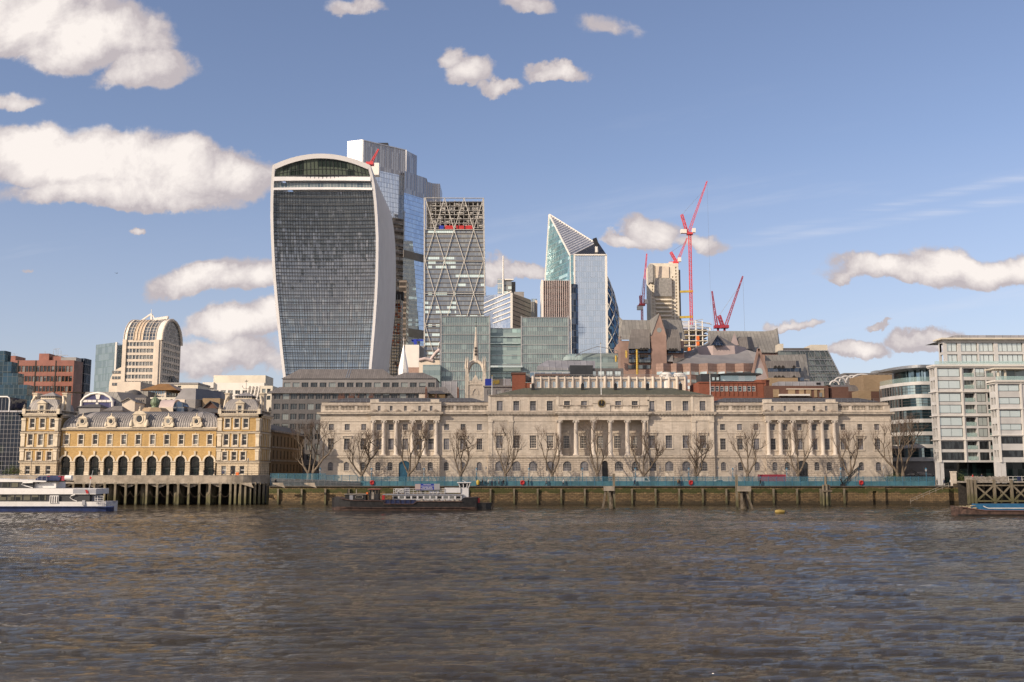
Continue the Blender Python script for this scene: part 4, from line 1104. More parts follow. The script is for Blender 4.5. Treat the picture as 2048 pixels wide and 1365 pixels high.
mb = MB(); mb.box(tx(-60), tx(505), 260.2, 260.6, -.5, zb); mb.build('back_wall', 'timber_dark', dk)
mb = MB()
for i in range(0, 22, 2):
    a, b = tx(240+i*10, 990), tx(240+i*10+21, 990)
    mb.path([(a+(b-a)*t/6, F-.2, 3.4-1.4*(1-(t/3-1)**2)) for t in range(7)], .03, 4)
mb.build('chain', 'chain', dk)
mb = MB()
for i in range(len(edge)-1):
    (x0, y0), (x1, y1) = edge[i], edge[i+1]; n = max(1, int(math.hypot(x1-x0, y1-y0)/2.2))
    for k in range(n): mb.tube((x0+(x1-x0)*k/n, y0+(y1-y0)*k/n+.15, zt), (x0+(x1-x0)*k/n, y0+(y1-y0)*k/n+.15, zt+.95), .03, n=4)
    for h in (.5, .95): mb.tube((x0, y0+.15, zt+h), (x1, y1+.15, zt+h), .025, n=4)
mb.build('railing', 'black_metal', dk)
# ================================================================ generic pieces for the buildings behind
def spread(n): return [(i+.5)/n for i in range(n)]
def office(name, label, cat, p0, p1, pt, Y, depth, mat, cols, rows, wf=.6, wm=('dark_frame', 'glass_office'), nx=2, nz=1, side=0, sidemat=None,
           roof='grey_clad', group=None, z0=GZ, pyr=None, strip=False, cope=None, stripmat='gl_band', ssp=None, edge=.5, rz=0.0):
    """box building; rows are (top pixel, bottom pixel) of each window row"""
    pyr = pyr or (pt+ (rows[-1][1] if rows else pt+20))/2
    xa, xb = PX(p0, pyr, Y), PX(p1, pyr, Y); z1 = PZ(pt, Y)
    t = thing(name, label, cat, ((xa+xb)/2, Y, z0), group)
    F_ = Wall((xa, Y), (xb, Y)); R_ = Wall((xb, Y), (xb, Y+depth)); L_ = Wall((xa, Y+depth), (xa, Y))
    mb = MB(); vis = R_ if (xa+xb)/2 < 0 else L_
    fz = [(PZ(b, Y), PZ(a, Y)) for a, b in rows]
    def wallrow(w, nc, mat_i, tgt):
        ops = []
        if strip: ops = [(w.len/2, w.len-2*edge, a, b) for a, b in fz]
        else:
            for a, b in fz:
                for c in spread(nc): ops.append((edge+(w.len-2*edge)*c, (w.len-2*edge)/nc*wf, a, b))
        w.open(tgt, 0, w.len, z0, z1, ops, .3, mat_i)
        for o in ops:
            if strip:
                s = MB(); s.face([w.at(o[0]-o[1]/2, o[2], -.25), w.at(o[0]+o[1]/2, o[2], -.25), w.at(o[0]+o[1]/2, o[3], -.25), w.at(o[0]-o[1]/2, o[3], -.25)], 0)
                k = max(1, nc)
                for q in range(k+1):
                    u = o[0]-o[1]/2+o[1]*q/k; w.box(s, u-.07, u+.07, o[2], o[3], -.24, -.1, 1)
                s.build('window_band', [stripmat, wm[0]], t)
            else: w.put('window', win(o[1], o[3]-o[2], nx, nz, wm, fr=.1, bar=.07), t, o[0], o[2], -.25)
    wallrow(F_, cols, 0, mb)
    if side: wallrow(vis, side, 1 if sidemat else 0, mb)
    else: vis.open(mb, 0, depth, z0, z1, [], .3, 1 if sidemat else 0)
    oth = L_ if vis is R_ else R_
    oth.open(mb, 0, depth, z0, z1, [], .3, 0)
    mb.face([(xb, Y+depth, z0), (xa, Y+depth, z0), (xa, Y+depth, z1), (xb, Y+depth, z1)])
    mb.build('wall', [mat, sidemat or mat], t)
    r = MB(); r.face([(xa, Y, z1), (xb, Y, z1), (xb, Y+depth, z1), (xa, Y+depth, z1)])
    r.build('roof', roof, t)
    if cope:
        c = MB()
        for w in (F_, vis): w.box(c, -.15, w.len+.15, z1-.35, z1+.25, -.4, .25)
        c.build('parapet', cope, t)
    return t, F_, vis
def boxpart(t, name, p0, p1, pt, pb, Y, depth, mat, **k):
    mb = MB(); pm = (pt+pb)/2; mb.box(PX(p0, pm, Y), PX(p1, pm, Y), Y, Y+depth, PZ(pb, Y), PZ(pt, Y)); return mb.build(name, mat, t)
def prismpart(t, name, pts, Yd, mat, thick=2.0):
    """flat polygon in the picture given real depth: front at Yd, thickness behind"""
    f = [P(a, b, Yd) for a, b in pts]; mb = MB(); mb.face(list(reversed(f))) if area2(pts) > 0 else mb.face(f)
    bk = [(x, y+thick, z) for x, y, z in f]; n = len(f)
    mb.face(bk if area2(pts) > 0 else list(reversed(bk)))
    for i in range(n): mb.face([f[i], bk[i], bk[(i+1) % n], f[(i+1) % n]])
    return mb.build(name, mat, t)
def area2(p): return sum(p[i][0]*p[(i+1) % len(p)][1]-p[(i+1) % len(p)][0]*p[i][1] for i in range(len(p)))
def lattice(mb, a, b, w, n, r=.12, r2=.07, mat=0):
    """square lattice boom between two points"""
    a, b = Vector(a), Vector(b); d = (b-a).normalized(); up = Vector((0, 0, 1)) if abs(d.z) < .95 else Vector((0, 1, 0))
    s = d.cross(up).normalized(); q = s.cross(d).normalized(); wa, wb = (w if isinstance(w, tuple) else (w, w))
    C = lambda f, i, j: a+(b-a)*f+(s*i+q*j)*(wa+(wb-wa)*f)/2
    cs = [(-1, -1), (1, -1), (1, 1), (-1, 1)]
    for i, j in cs: mb.tube(C(0, i, j), C(1, i, j), r, n=4, mat=mat, cap=False)
    for k in range(n):
        f0, f1 = k/n, (k+1)/n
        for e in range(4):
            i0, i1 = cs[e], cs[(e+1) % 4]
            p_, q_ = (i0, i1) if k % 2 else (i1, i0)
            mb.tube(C(f0, *p_), C(f1, *q_), r2, n=3, mat=mat, cap=False)
            mb.tube(C(f1, *i0), C(f1, *i1), r2, n=3, mat=mat, cap=False)

# ================================================================ LEFT
Y = 285.0
t = thing('glass_office', 'dark blue gridded glass office at the left edge beside the brick market', 'office building', (PX(20, 870, Y), Y, GZ))
mb = MB(); W1 = Wall((PX(-120, 870, Y), Y), (PX(44, 870, Y), Y)); z1 = PZ(824, Y)
zst = PZ(795, Y); ustep = PX(19, 820, Y)-W1.p0.x
mb.face([W1.at(0, GZ), W1.at(W1.len, GZ), W1.at(W1.len, z1), W1.at(0, z1)]); mb.face([W1.at(0, z1), W1.at(ustep, z1), W1.at(ustep, zst), W1.at(0, zst)])
Ws = Wall((W1.at(W1.len, 0)[0], Y), (W1.at(W1.len, 0)[0], Y+30)); mb.face([Ws.at(0, GZ), Ws.at(30, GZ), Ws.at(30, z1), Ws.at(0, z1)])
mb.face([W1.at(ustep, z1), W1.at(W1.len, z1), W1.at(W1.len, z1, -30), W1.at(ustep, z1, -30)]); mb.face([W1.at(ustep, z1), W1.at(ustep, z1, -10), W1.at(ustep, zst, -10), W1.at(ustep, zst)]); mb.face([W1.at(0, zst), W1.at(ustep, zst), W1.at(ustep, zst, -10), W1.at(0, zst, -10)])
mb.build('glazing', 'gl_blue_grid', t)
mb = MB(); nv = int(W1.len/1.05)
for i in range(nv+1):
    u = W1.len-i*1.05; W1.box(mb, u-.03, u+.03, GZ, z1 if u > ustep else zst, 0, .06)
k = 0
while GZ+k*1.28 < z1: W1.box(mb, 0, W1.len, GZ+k*1.28-.03, GZ+k*1.28+.03, 0, .07); k += 1
W1.box(mb, 0, W1.len+.4, z1-.1, z1+.35, -1, .3)
mb.build('mullions', 'lilac_metal', t)
mb = MB(); W1.box(mb, ustep-6.5, ustep-.6, zst, zst+.35, 0, .35); mb.path([W1.at(ustep-.9, zst+.15, .2), W1.at(ustep-.2, zst-.1, .2), W1.at(ustep, zst-1, .2), W1.at(ustep, z1, .2)], .2, 6); mb.build('roof_rail', 'white_paint', t)
Y = 325.0
t = thing('stepped_glass_block', 'stepped blue-green glass block behind the dark gridded office', 'office building', (PX(20, 780, Y), Y, GZ))
mb = MB()
for k, (px1, pt, dY) in enumerate(((6, 702, 22), (20, 724, 16), (35, 747, 10), (54, 770, 5), (66, 792, 0))):
    yk = Y+dY; mb.box(PX(-60, 780, yk), PX(px1, 780, yk), yk, yk+4, GZ, PZ(pt, yk), bottom=False)
mb.build('glazing', 'gl_blue_old', t)
rows = [(732, 744.5), (752.5, 764), (772.5, 784), (793, 806), (815, 828), (838, 850)]
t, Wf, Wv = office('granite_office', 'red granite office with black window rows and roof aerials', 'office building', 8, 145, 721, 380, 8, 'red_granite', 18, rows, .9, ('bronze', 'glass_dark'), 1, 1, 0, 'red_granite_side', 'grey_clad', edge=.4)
mb = MB()
for f in (.18, .44, .735): Wf.box(mb, Wf.len*f-.25, Wf.len*f+.25, GZ, PZ(721.5, 380), -.1, .05)
mb.build('shadow_joint', 'timber_dark', t)
boxpart(t, 'plant_room', 8, 31, 712, 722, 384, 8, 'red_granite'); boxpart(t, 'lift_tower', 78, 98, 707.5, 722, 384, 9, 'red_granite'); boxpart(t, 'plant_room', 104, 122, 713, 721, 385, 7, 'red_granite')
boxpart(t, 'roof_screen', 122, 152, 715, 722, 384, 5, 'grey_clad_light'); boxpart(t, 'corner_glazing', 150, 167, 717, 840, 390, 6, 'gl_dkside')
mb = MB()
for (p, a) in ((112, 697), (116, 700), (122, 702), (107, 702), (28, 707), (90, 703)): mb.tube(P(p, 716, 388), P(p, a, 388), .08, n=4)
mb.tube(P(104, 711, 388), P(136, 711, 388), .15, n=4); mb.tube(P(106, 699, 388), P(120, 698, 388), .1, n=4); mb.tube(P(12, 708, 388), P(36, 709, 388), .08, n=4)
mb.build('aerial', 'steel_grey', t)
t = thing('glass_slab', 'plain teal glass slab beside the cream barrel-topped tower', 'office building', (PX(215, 730, 560), 560, GZ))
mb = MB(); xa, xb, xc = PX(190, 730, 575), PX(231, 730, 560), PX(245, 730, 590)
mb.prism([(xa, 575), (xb, 560), (xc, 590), (xa+14, 610)], GZ, [PZ(690, 575), PZ(685, 560), PZ(690, 590), PZ(690, 600)]); mb.build('glazing', 'gl_teal_slab', t)
mb = MB(); mb.beam((xb, 559.8, GZ), (xb, 559.8, PZ(685, 560)), .9, .9); mb.build('corner_post', 'white_clad', t)
Y = 470.0; mY = Y/2000
t = thing('barrel_tower', 'cream banded office tower with a glazed barrel-vault top and roof cradle', 'tower', (PX(300, 720, Y), Y, GZ))
BF = Wall((PX(245, 730, Y), Y), (PX(321, 730, Y), Y)); BS = Wall(BF.at(BF.len, 0)[:2], (PX(358, 730, Y+25)+1.5, Y+22))
zsp = PZ(681, Y); body = MB(); ztp = PZ(638, Y+6)
fl = [PZ(686+13.0*k, Y) for k in range(16)]
for w, nb, e0_, e1_ in ((BF, 1, 1.2, 3.6), (BS, 1, 2.2, .4)):
    ops = []
    for k, z in enumerate(fl[:14]): ops.append(((w.len+e0_-e1_)/2, w.len-e0_-e1_, z-1.6, z+.3))
    w.open(body, 0, w.len, GZ, zsp, ops, .5)
    for o in ops:
        s = MB(); s.face([w.at(o[0]-o[1]/2, o[2], -.35), w.at(o[0]+o[1]/2, o[2], -.35), w.at(o[0]+o[1]/2, o[3], -.35), w.at(o[0]-o[1]/2, o[3], -.35)], 0, uv=[(0, 0), (o[1], 0), (o[1], 3.9), (0, 3.9)]); 
        for q in range(9): u = o[0]-o[1]/2+o[1]*q/8; w.box(s, u-.09, u+.09, o[2], o[3], -.34, -.05, 1)
        s.build('window_band', ['gl_cream', 'white_clad'], t)
w = BF
for u in (0.6, w.len-1.9): w.box(body, u-.9, u+.9, GZ, zsp+.3, 0, .5)
body.face([(BF.p0.x, Y+26, GZ), (BF.p0.x, Y, GZ), (BF.p0.x, Y, zsp), (BF.p0.x, Y+26, zsp)]); body.build('wall', 'cream_clad', t)
vt = MB(); rows = []; R_ = ztp-zsp; q0, q1 = BF.at(0, 0), BF.at(BF.len, 0)
dv = (Vector(BS.at(BS.len, 0)[:2])-Vector(BS.at(0, 0)[:2]))
for j in range(11):
    a = math.pi*j/10; f = (1-math.cos(a))/2
    rows.append([(q0[0]+dv.x*f*0+ (BF.len*k/12)+dv.x*f, Y+dv.y*f, zsp+R_*math.sin(a)) for k in range(13)])
for k in range(12):
    m_ = [2, 0, 0, 1, 1, 1, 0, 0, 0, 0, 2, 2][k]
    vt.grid([[r[k], r[k+1]] for r in rows], m_, False)
vt.build('vault', ['gl_vault', 'tan_clad', 'white_clad'], t)
rb = MB()
for k in (0, 1, 3, 4, 5, 6, 8, 10, 12): rb.path([Vector(r[k])+Vector((0, -.1, .1)) for r in rows], .22, 5)
for j in range(1, 9): rb.path([Vector(p)+Vector((0, -.05, .05)) for p in rows[j][:11]], .08, 4)
rb.build('vault_rib', 'cream_clad', t)
ea = MB(); arc = [r[12] for r in rows]; ea.face([Vector(p)+Vector((0, 0, 0)) for p in arc], 0); ea.build('end_arch', 'gl_vault', t)
ea = MB(); ea.path([Vector(p)+Vector((.2, 0, 0)) for p in arc], .8, 6); ea.build('end_arch_rim', 'cream_clad', t)
mb = MB()    # lower bay on the right face, shoulder on the left
mb.lathe([(4.2, 0), (4.2, zsp-20-GZ), (1.5, zsp-16-GZ)], (BS.at(BS.len*.55, 0)[0]+.2, BS.at(BS.len*.55, 0)[1], GZ), 6, 0, False); mb.build('corner_bay', 'gl_cream', t)
mb = MB(); xl, xr = PX(218, 770, Y+4), PX(246, 770, Y+4); zz1 = PZ(734, Y+4); pts = [(xl, zz1-9)]+[(xl+(xr-xl)*(1-math.cos(a)), zz1-9+9*math.sin(a)) for a in [math.pi/2*i/8 for i in range(9)]]
pf = [(xl, Y+4, GZ), (xr, Y+4, GZ)]+[(x, Y+4, z) for x, z in reversed(pts)]
mb.face(pf); 
for i in range(len(pts)-1): mb.face([(pts[i][0], Y+4, pts[i][1]), (pts[i+1][0], Y+4, pts[i+1][1]), (pts[i+1][0], Y+24, pts[i+1][1]), (pts[i][0], Y+24, pts[i][1])])
mb.build('shoulder', 'cream_clad', t)
for pz in (746, 757, 770): boxpart(t, 'window_band', 224, 243, pz-4, pz+1.5, Y+3.8, .3, 'gl_cream')
mb = MB(); a = P(299, 641, Y+10); ap = P(303, 628, Y+10)
mb.beam(P(284, 641, Y+10), ap, .7); mb.beam(P(303, 640, Y+10), ap, .8); mb.beam(ap, P(311, 640, Y+10), .5); mb.beam(P(308, 640, Y+10), P(333, 636, Y+10), 1.4); mb.beam(P(333, 636, Y+10), P(336, 637, Y+10), 1.8); mb.tube(ap, P(303, 619, Y+10), .12, n=4)
mb.build('roof_cradle', 'white_clad', t)
t = thing('arched_window_block', 'green-grey metal-roofed block with a big white-framed arched window', 'building', (PX(195, 800, 318), 318, GZ)); Y = 318
mb = MB(); xa, xb = PX(161, 800, Y), PX(243, 800, Y); z0_, z1_ = PZ(822, Y), PZ(781.5, Y)
mb.prism([(xa-1, Y), (xb+2.0, Y), (xb+2, Y+25), (xa-1, Y+25)], GZ, z0_); mb.face([(xa-1, Y, z0_), (xb+2, Y, z0_), (xb-4, Y+6, z1_), (xa-1, Y+6, z1_)]); mb.face([(xb+2, Y, z0_), (xb+6, Y+14, z0_), (xb+4, Y+14, z1_), (xb-4, Y+6, z1_)], 1); mb.face([(xa-10, Y+6, z1_), (xb-4, Y+6, z1_), (xb+4, Y+14, z1_), (xb+4, Y+25, z1_), (xa-1, Y+25, z1_)]); mb.face([(xa-1, Y+25, z0_), (xa-1, Y, z0_), (xa-1, Y+6, z1_), (xa-1, Y+25, z1_)])
mb.build('roof', ['minster_lead', 'grey_clad'], t)
c = [(163, 818), (163, 803), (170, 795), (182, 788.5), (195, 786.5), (208, 788.5), (220, 795), (225, 803), (225, 818)]
prismpart(t, 'arched_window', c, Y-.4, 'gl_violet', 3)
mb = MB(); mb.path([P(a, b, Y-.5) for a, b in c], .42, 6); mb.build('window_rim', 'white_clad', t)
mb = MB()
for p in (172, 181, 190, 201, 210, 219): mb.box(PX(p, 803, Y)-.65, PX(p, 803, Y)+.65, Y-.65, Y-.42, PZ(805, Y), PZ(800.5, Y))
mb.face([P(190.5, 788, Y-.6), P(192.5, 799, Y-.6), P(198.5, 799, Y-.6), P(201, 788, Y-.6)]); mb.box(PX(193, 810, Y), PX(198, 810, Y), Y-.65, Y-.42, PZ(815, Y), PZ(806, Y)); mb.build('white_panel', 'white_clad', t)
def gable_house(name, label, p0, p1, pe, pr, Y, depth, wm_, rm, cols=0, row=None, along=True, group=None):
    xa, xb = PX(p0, pe, Y), PX(p1, pe, Y); ze, zr = PZ(pe, Y), PZ(pr, Y)
    t = thing(name, label, 'house', ((xa+xb)/2, Y, GZ), group); mb = MB(); W_ = Wall((xa, Y), (xb, Y))
    ops = [(W_.len*c, W_.len/cols*.55, PZ(row[1], Y), PZ(row[0], Y)) for c in spread(cols)] if cols else []
    W_.open(mb, 0, W_.len, GZ, ze, ops, .25)
    for o in ops: W_.put('window', win(o[1], o[3]-o[2], 2, 1, ('white_paint', 'glass_dark')), t, o[0], o[2], -.2)
    mb.prism([(xa, Y+.01), (xb, Y+.01), (xb, Y+depth), (xa, Y+depth)], GZ, ze-.05, top=False)
    if not along: mb.face([(xa, Y, ze), (xb, Y, ze), ((xa+xb)/2, Y, zr)])
    mb.build('wall', wm_, t); r = MB(); e = .4
    if along: hip(r, xa-e, xb+e, Y-e, Y+depth+e, ze, zr+ (zr-ze)*.2, min((xb-xa)*.3, depth*.6))
    else:
        xm = (xa+xb)/2
        for (xe, s) in ((xa-e, 0), (xb+e, 1)):
            f = [(xe, Y-e, ze-.2), (xm, Y-e, zr+.2), (xm, Y+depth, zr+.2), (xe, Y+depth, ze-.2)]; r.face(f if s else f[::-1])
        r.beam((xa-e, Y-e, ze-.1), (xm, Y-e, zr+.25), .25); r.beam((xb+e, Y-e, ze-.1), (xm, Y-e, zr+.25), .25)
    r.build('roof', rm, t); return t
gable_house('small_house', 'low grey house with black hipped roof below the arched window', 155, 200, 815, 808.5, 296, 8, 'grey_clad_light', 'slate_roof', 4, (818, 824), True)
gable_house('gabled_house', 'small pink-beige gabled house with two white windows above the lead barrel roof', 244.5, 270, 804, 798, 300, 11, 'cream_clad', 'zinc_roof', 2, (807, 818), False)
gable_house('gabled_house', 'tiny cream gabled dormer house right of the arched window', 208, 243, 822, 813, 294, 7, 'cream_clad', 'zinc_roof')
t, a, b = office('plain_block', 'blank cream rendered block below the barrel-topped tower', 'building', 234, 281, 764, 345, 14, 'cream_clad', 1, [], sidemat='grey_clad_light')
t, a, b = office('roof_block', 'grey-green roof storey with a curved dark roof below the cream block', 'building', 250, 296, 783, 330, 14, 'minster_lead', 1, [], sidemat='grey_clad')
mb = MB(); mb.lathe([(2.9, 0), (2.6, 1.6), (1.6, 2.6), (.1, 3.0)], (PX(264, 785, 328), 330, PZ(797, 328)), 14); mb.build('curved_roof', 'slate_roof', t)
t, Wf, Wv = office('orange_roof_building', 'glazed building under an orange pyramid roof', 'building', 288, 332, 782, 335, 12, 'cream_clad', 8, [(782.5, 789.5), (792, 797)], strip=True, stripmat='gl_sky', wm=('cream_clad', 'glass_office'), side=4)
mb = MB(); xa, xb = Wf.at(0, 0)[0]-1, Wf.at(Wf.len, 0)[0]+4; hip(mb, xa, xb, 334, 349, PZ(781, 335), PZ(768.5, 340), 4.6, iny=5); mb.build('orange_roof', 'bronze', t)
t, a, b = office('flat_roof_block', 'long pale flat-topped block right of the orange roof', 'building', 322, 396, 767, 360, 14, 'concrete_pale', 1, [(772, 776)], .1, roof='slate_roof', cope='grey_clad_light')
mb = MB()
t = thing('mansard_block', 'large plain grey mansard block with a slanting face', 'building', (PX(380, 800, 310), 310, GZ)); Y = 310
mb.prism([P(349, 800, Y)[:2], P(391, 800, Y)[:2], (PX(391, 800, Y)+5, Y+14), (PX(349, 800, Y)-2, Y+14)], GZ, PZ(799, Y))
mb.face([P(349, 799, Y), P(391, 799, Y), P(392, 777, Y+3), P(366, 777, Y+3)]); mb.face([P(391, 799, Y), (PX(391, 799, Y)+9, Y+16, PZ(799, Y)), (PX(392, 777, Y+3)+4, Y+16, PZ(777, Y+3)), P(392, 777, Y+3)], 1); mb.face([P(366, 777, Y+3), P(392, 777, Y+3), (PX(392, 777, Y+3)+4, Y+16, PZ(777, Y+3)), (PX(366, 777, Y+3), Y+16, PZ(777, Y+3))])
mb.build('roof', ['grey_clad_light', 'grey_clad'], t)
boxpart(t, 'cream_wall', 349, 369, 799.3, 830, Y-.2, .2, 'cream_clad')
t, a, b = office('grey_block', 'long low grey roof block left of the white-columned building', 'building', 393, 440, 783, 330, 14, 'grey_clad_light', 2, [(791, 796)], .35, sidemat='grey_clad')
t, a, b = office('tan_house', 'tan brick house strip behind the right dome', 'house', 405, 440, 797, 312, 9, 'tan_brick', 1, [])
gable_house('dark_roof_house', 'house with long dark slate roof right of the copper dome', 370, 436, 826, 815, 300, 12, 'brown_brick', 'slate_roof')
gable_house('dark_roof_house', 'brown house with steep roof and chimney beside the right dome', 408, 434, 816, 804, 305, 12, 'brown_brick', 'slate_roof', along=False)
t = thing('onion_dome_turret', 'small brown pavilion with a green ribbed copper onion dome', 'turret', (PX(310, 815, 292), 292, GZ))
x, z = PX(310, 812, 292), PZ(817, 292); k = 292/2000
mb = MB(); mb.lathe([(4.6, -8), (4.6, -1.2), (3.2, 0), (1.1, .2)], (x, 292, z), 8, 0, False); mb.build('pavilion', 'tan_brick', t)
mb = MB(); mb.lathe([(1.0, 0), (1.05, .3), (.8, .6), (1.25, 1.2), (1.12*1.1, 1.9), (.9, 2.7), (.35, 3.2), (.1, 3.5), (.05, 4.6)], (x, 292, z), 14)
for i in range(12): a = i*math.pi/6; mb.path([(x+r*math.cos(a), 292+r*math.sin(a), z+q) for r, q in ((.82, .6), (1.28, 1.2), (1.26, 1.9), (.92, 2.7), (.36, 3.2))], .05, 4)
mb.build('dome', 'copper', t)
t = thing('vault_roof_house', 'pink-brown barrel-roofed building right of the copper dome', 'building', (PX(335, 808, 300), 300, GZ))
mb = MB(); xa, xb = PX(318, 808, 300), PX(347, 808, 300); zz0 = PZ(815, 300); mb.grid([[(xa, 300+4-4*math.cos(a), zz0+1.8*math.sin(a)*1.4), (xb, 300+4-4*math.cos(a), zz0+1.8*math.sin(a)*1.4)] for a in [math.pi*i/8 for i in range(9)]]); mb.build('vault', 'pink_pale', t)
mb = MB(); mb.box(xa-3, xb+5, 299.5, 312, GZ, zz0); mb.build('wall', 'cream_clad', t)
t = thing('round_gable_house', 'dark building with a half-round glazed gable right of the barrel roof', 'building', (PX(357, 815, 296), 296, GZ))
prismpart(t, 'round_gable', [(346, 830)]+[(357-11*math.cos(a), 817-14*math.sin(a)) for a in [math.pi*i/10 for i in range(11)]]+[(368, 830)], 296, 'gl_dkside', 5)
for (p0, p1, pt, yy, mt, lab) in ((270, 292, 796, 308, 'zinc_roof', 'plain brown roof block behind the gabled house'), (282, 318, 800, 315, 'pink_pale', 'pale flat house just left of the copper dome'), (300, 352, 795, 322, 'concrete_pale', 'pale plant screen above the copper dome')):
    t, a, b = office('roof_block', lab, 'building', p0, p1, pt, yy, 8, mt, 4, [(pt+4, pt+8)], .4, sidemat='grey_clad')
t, Wf, Wv = office('white_frame_building', 'bright white office with a stepped top and slanting white struts', 'office building', 408, 528, 766, 420, 12, 'white_clad', 8, [(781, 789), (793, 799), (803, 808)], .7, ('white_paint', 'glass_dark'), 2, 1, 3, 'concrete_pale')
boxpart(t, 'upper_storey', 427, 531, 751, 767, 426, 14, 'concrete_pale'); boxpart(t, 'left_wing', 405, 427, 765, 776, 419, 6, 'white_clad')
mb = MB()
for p in (492, 499, 506, 513): mb.beam(P(p, 800, 419.5), P(p+6, 772, 419.5), .5)
mb.build('strut', 'white_clad', t)
t, a, b = office('pale_terrace', 'pale grey terrace block behind the right dome and the white office', 'building', 520, 545, 772, 400, 14, 'concrete_pale', 2, [(778, 786), (792, 800)], .7, side=2)

# ---------------------------------------------------------------- dark grey tiered office
Y = 330.0
rows = [(786, 799), (808, 820), (828, 840), (848, 860), (868, 880), (888, 900), (909, 921), (930, 942)]
t, Wf, Wv = office('tiered_grey_office', 'dark grey office with sloping metal roof tiers between the market and the stone building', 'office building', 541, 900, 786, Y, 34, 'grey_clad', 21, rows, .78, ('grey_clad_light', 'glass_office'), 3, 1, 0)
mb = MB(); x0, x1 = PX(538, 786, Y), PX(884, 786, Y)
mb.face([(x0-.5, Y-.8, PZ(786.5, Y)), (PX(900, 786, Y), Y-.8, PZ(786.5, Y)), (PX(890, 775, Y), Y+4, PZ(774.5, Y+4)), (x0+2.5, Y+4, PZ(774.5, Y+4))]); mb.box(x0-.5, PX(900, 786, Y), Y-.9, Y+1, PZ(787.5, Y), PZ(786.5, Y))
mb.build('sloping_skirt', 'zinc_roof', t)
Y2 = Y+4; TW = Wall((PX(565, 768, Y2), Y2), (PX(872, 768, Y2), Y2)); mb = MB()
ops = [(TW.len*c, TW.len/17*.76, PZ(775, Y2), PZ(765.5, Y2)) for c in spread(17)]
TW.open(mb, 0, TW.len, PZ(779, Y2), PZ(758, Y2), ops, .35)
for o in ops: TW.put('top_window', win(o[1], o[3]-o[2], 3, 1, ('grey_clad_light', 'glass_office')), t, o[0], o[2], -.3)
mb.prism([TW.at(0, 0, -.5)[:2], TW.at(TW.len, 0, -.5)[:2], TW.at(TW.len, 0, -16)[:2], TW.at(0, 0, -16)[:2]], PZ(779, Y2), PZ(758, Y2), top=False)
mb.build('top_storey', 'grey_clad_light', t)
mb = MB(); hip(mb, PX(563, 758, Y2), PX(792, 758, Y2), Y2-.4, Y2+18, PZ(758, Y2), PZ(739, Y2+5), 5.0, iny=5); hip(mb, PX(775, 758, Y2)+.3, PX(874, 758, Y2), Y2-.38, Y2+16, PZ(758, Y2)+.05, PZ(746, Y2+4), 5, iny=4); mb.build('roof', 'zinc_roof', t)
mb = MB()
for k in range(6): mb.beam((PX(690+k*1.2, 750, Y2), Y2+.2+k*.8, PZ(757-k*3.2, Y2)+.3), (PX(696+k*1.0, 750, Y2), Y2+.2+k*.8, PZ(757-k*3.2, Y2)+.3), .2)
for q in (692, 697): mb.beam(P(q, 757, Y2-.1), P(q+6, 738, Y2+5), .3)
mb.build('roof_ladder', 'steel_grey', t)

# ================================================================ TOWERS
Y = 540.0
t = thing('flared_tower', 'top-heavy concave glass tower with a white frame and a glazed garden under its arched roof', 'skyscraper', (PX(660, 740, Y), Y, GZ))
prof = [(345, 556, 747), (362, 553.5, 751), (380, 551.5, 754.5), (410, 549, 757.5), (440, 547.5, 759), (480, 547, 760), (520, 547.5, 759), (560, 549, 757.5), (600, 551.5, 755), (650, 555.5, 751), (700, 560, 746.5), (750, 565.5, 742), (800, 571, 737), (900, 584, 726)]
back = {345: 769, 362: 779, 380: 784, 410: 788.5, 440: 791, 480: 792, 520: 792, 560: 791.5, 600: 789.5, 650: 784.5, 700: 779, 750: 773, 800: 767, 900: 756}
YB = Y+62
def ybow(z): return Y-10.0*((z-52)/105.0)**2
def fpt(px, py, inset=0.0):
    z = PZ(py, Y); y = ybow(z)
    return Vector((PX(px, py, Y), y+inset, z))
side = MB(); rows = []
for (py, xl, xr) in prof:
    z = PZ(py, Y); a = fpt(xr, py); xbk = PX(back[py], py, YB)
    z2 = z-1.5 if py == 345 else z
    rows.append([a]+[Vector((a.x+(xbk-a.x)*(k/8)**.9, a.y+(YB-a.y)*k/8, z+(z2-z)*k/8)) for k in range(1, 9)])
side.grid(rows[::-1], 0, True)
rl = []
for (py, xl, xr) in prof:
    z = PZ(py, Y); a = fpt(xl, py); rl.append([Vector((a.x-4, YB, z)), a])
side.grid(rl[::-1], 0, True)
side.build('side_cladding', 'tower_fins', t)
fins = MB()
for k in range(1, 34):
    f = k/34; pts = []
    for r in rows:
        q = f*8; i = min(7, int(q)); pts.append(r[i].lerp(r[i+1], q-i)+Vector((.25, -.02, 0)))
    fins.path(pts, .16, 3)
fins.build('fin', 'tower_white', t)
fr = MB(); wL, wR = 6.2, 5.0
def strip(pa, pb, d=1.6):
    n_ = len(pa)
    for i in range(n_-1):
        fr.face([pa[i+1], pb[i+1], pb[i], pa[i]]); fr.face([pb[i+1], pb[i+1]+Vector((0, d, 0)), pb[i]+Vector((0, d, 0)), pb[i]])
Lo = [fpt(xl, py) for py, xl, xr in prof]; Li = [fpt(xl+5.6, py) for py, xl, xr in prof]
Ro = [fpt(xr, py) for py, xl, xr in prof]; Ri = [fpt(xr-5.4, py) for py, xl, xr in prof]
strip(Lo, Li); strip([p for p in Ri], [p for p in Ro])
for i in range(len(Ri)-1): fr.face([Ri[i+1], Ri[i], Ri[i]+Vector((0, 1.6, 0)), Ri[i+1]+Vector((0, 1.6, 0))])
NA = 24
def arch(p0, p1, top, k): # pixel arch
    f = k/NA; return (p0[0]+(p1[0]-p0[0])*f, p0[1]+(p1[1]-p0[1])*f-top*(1-(2*f-1)**2))
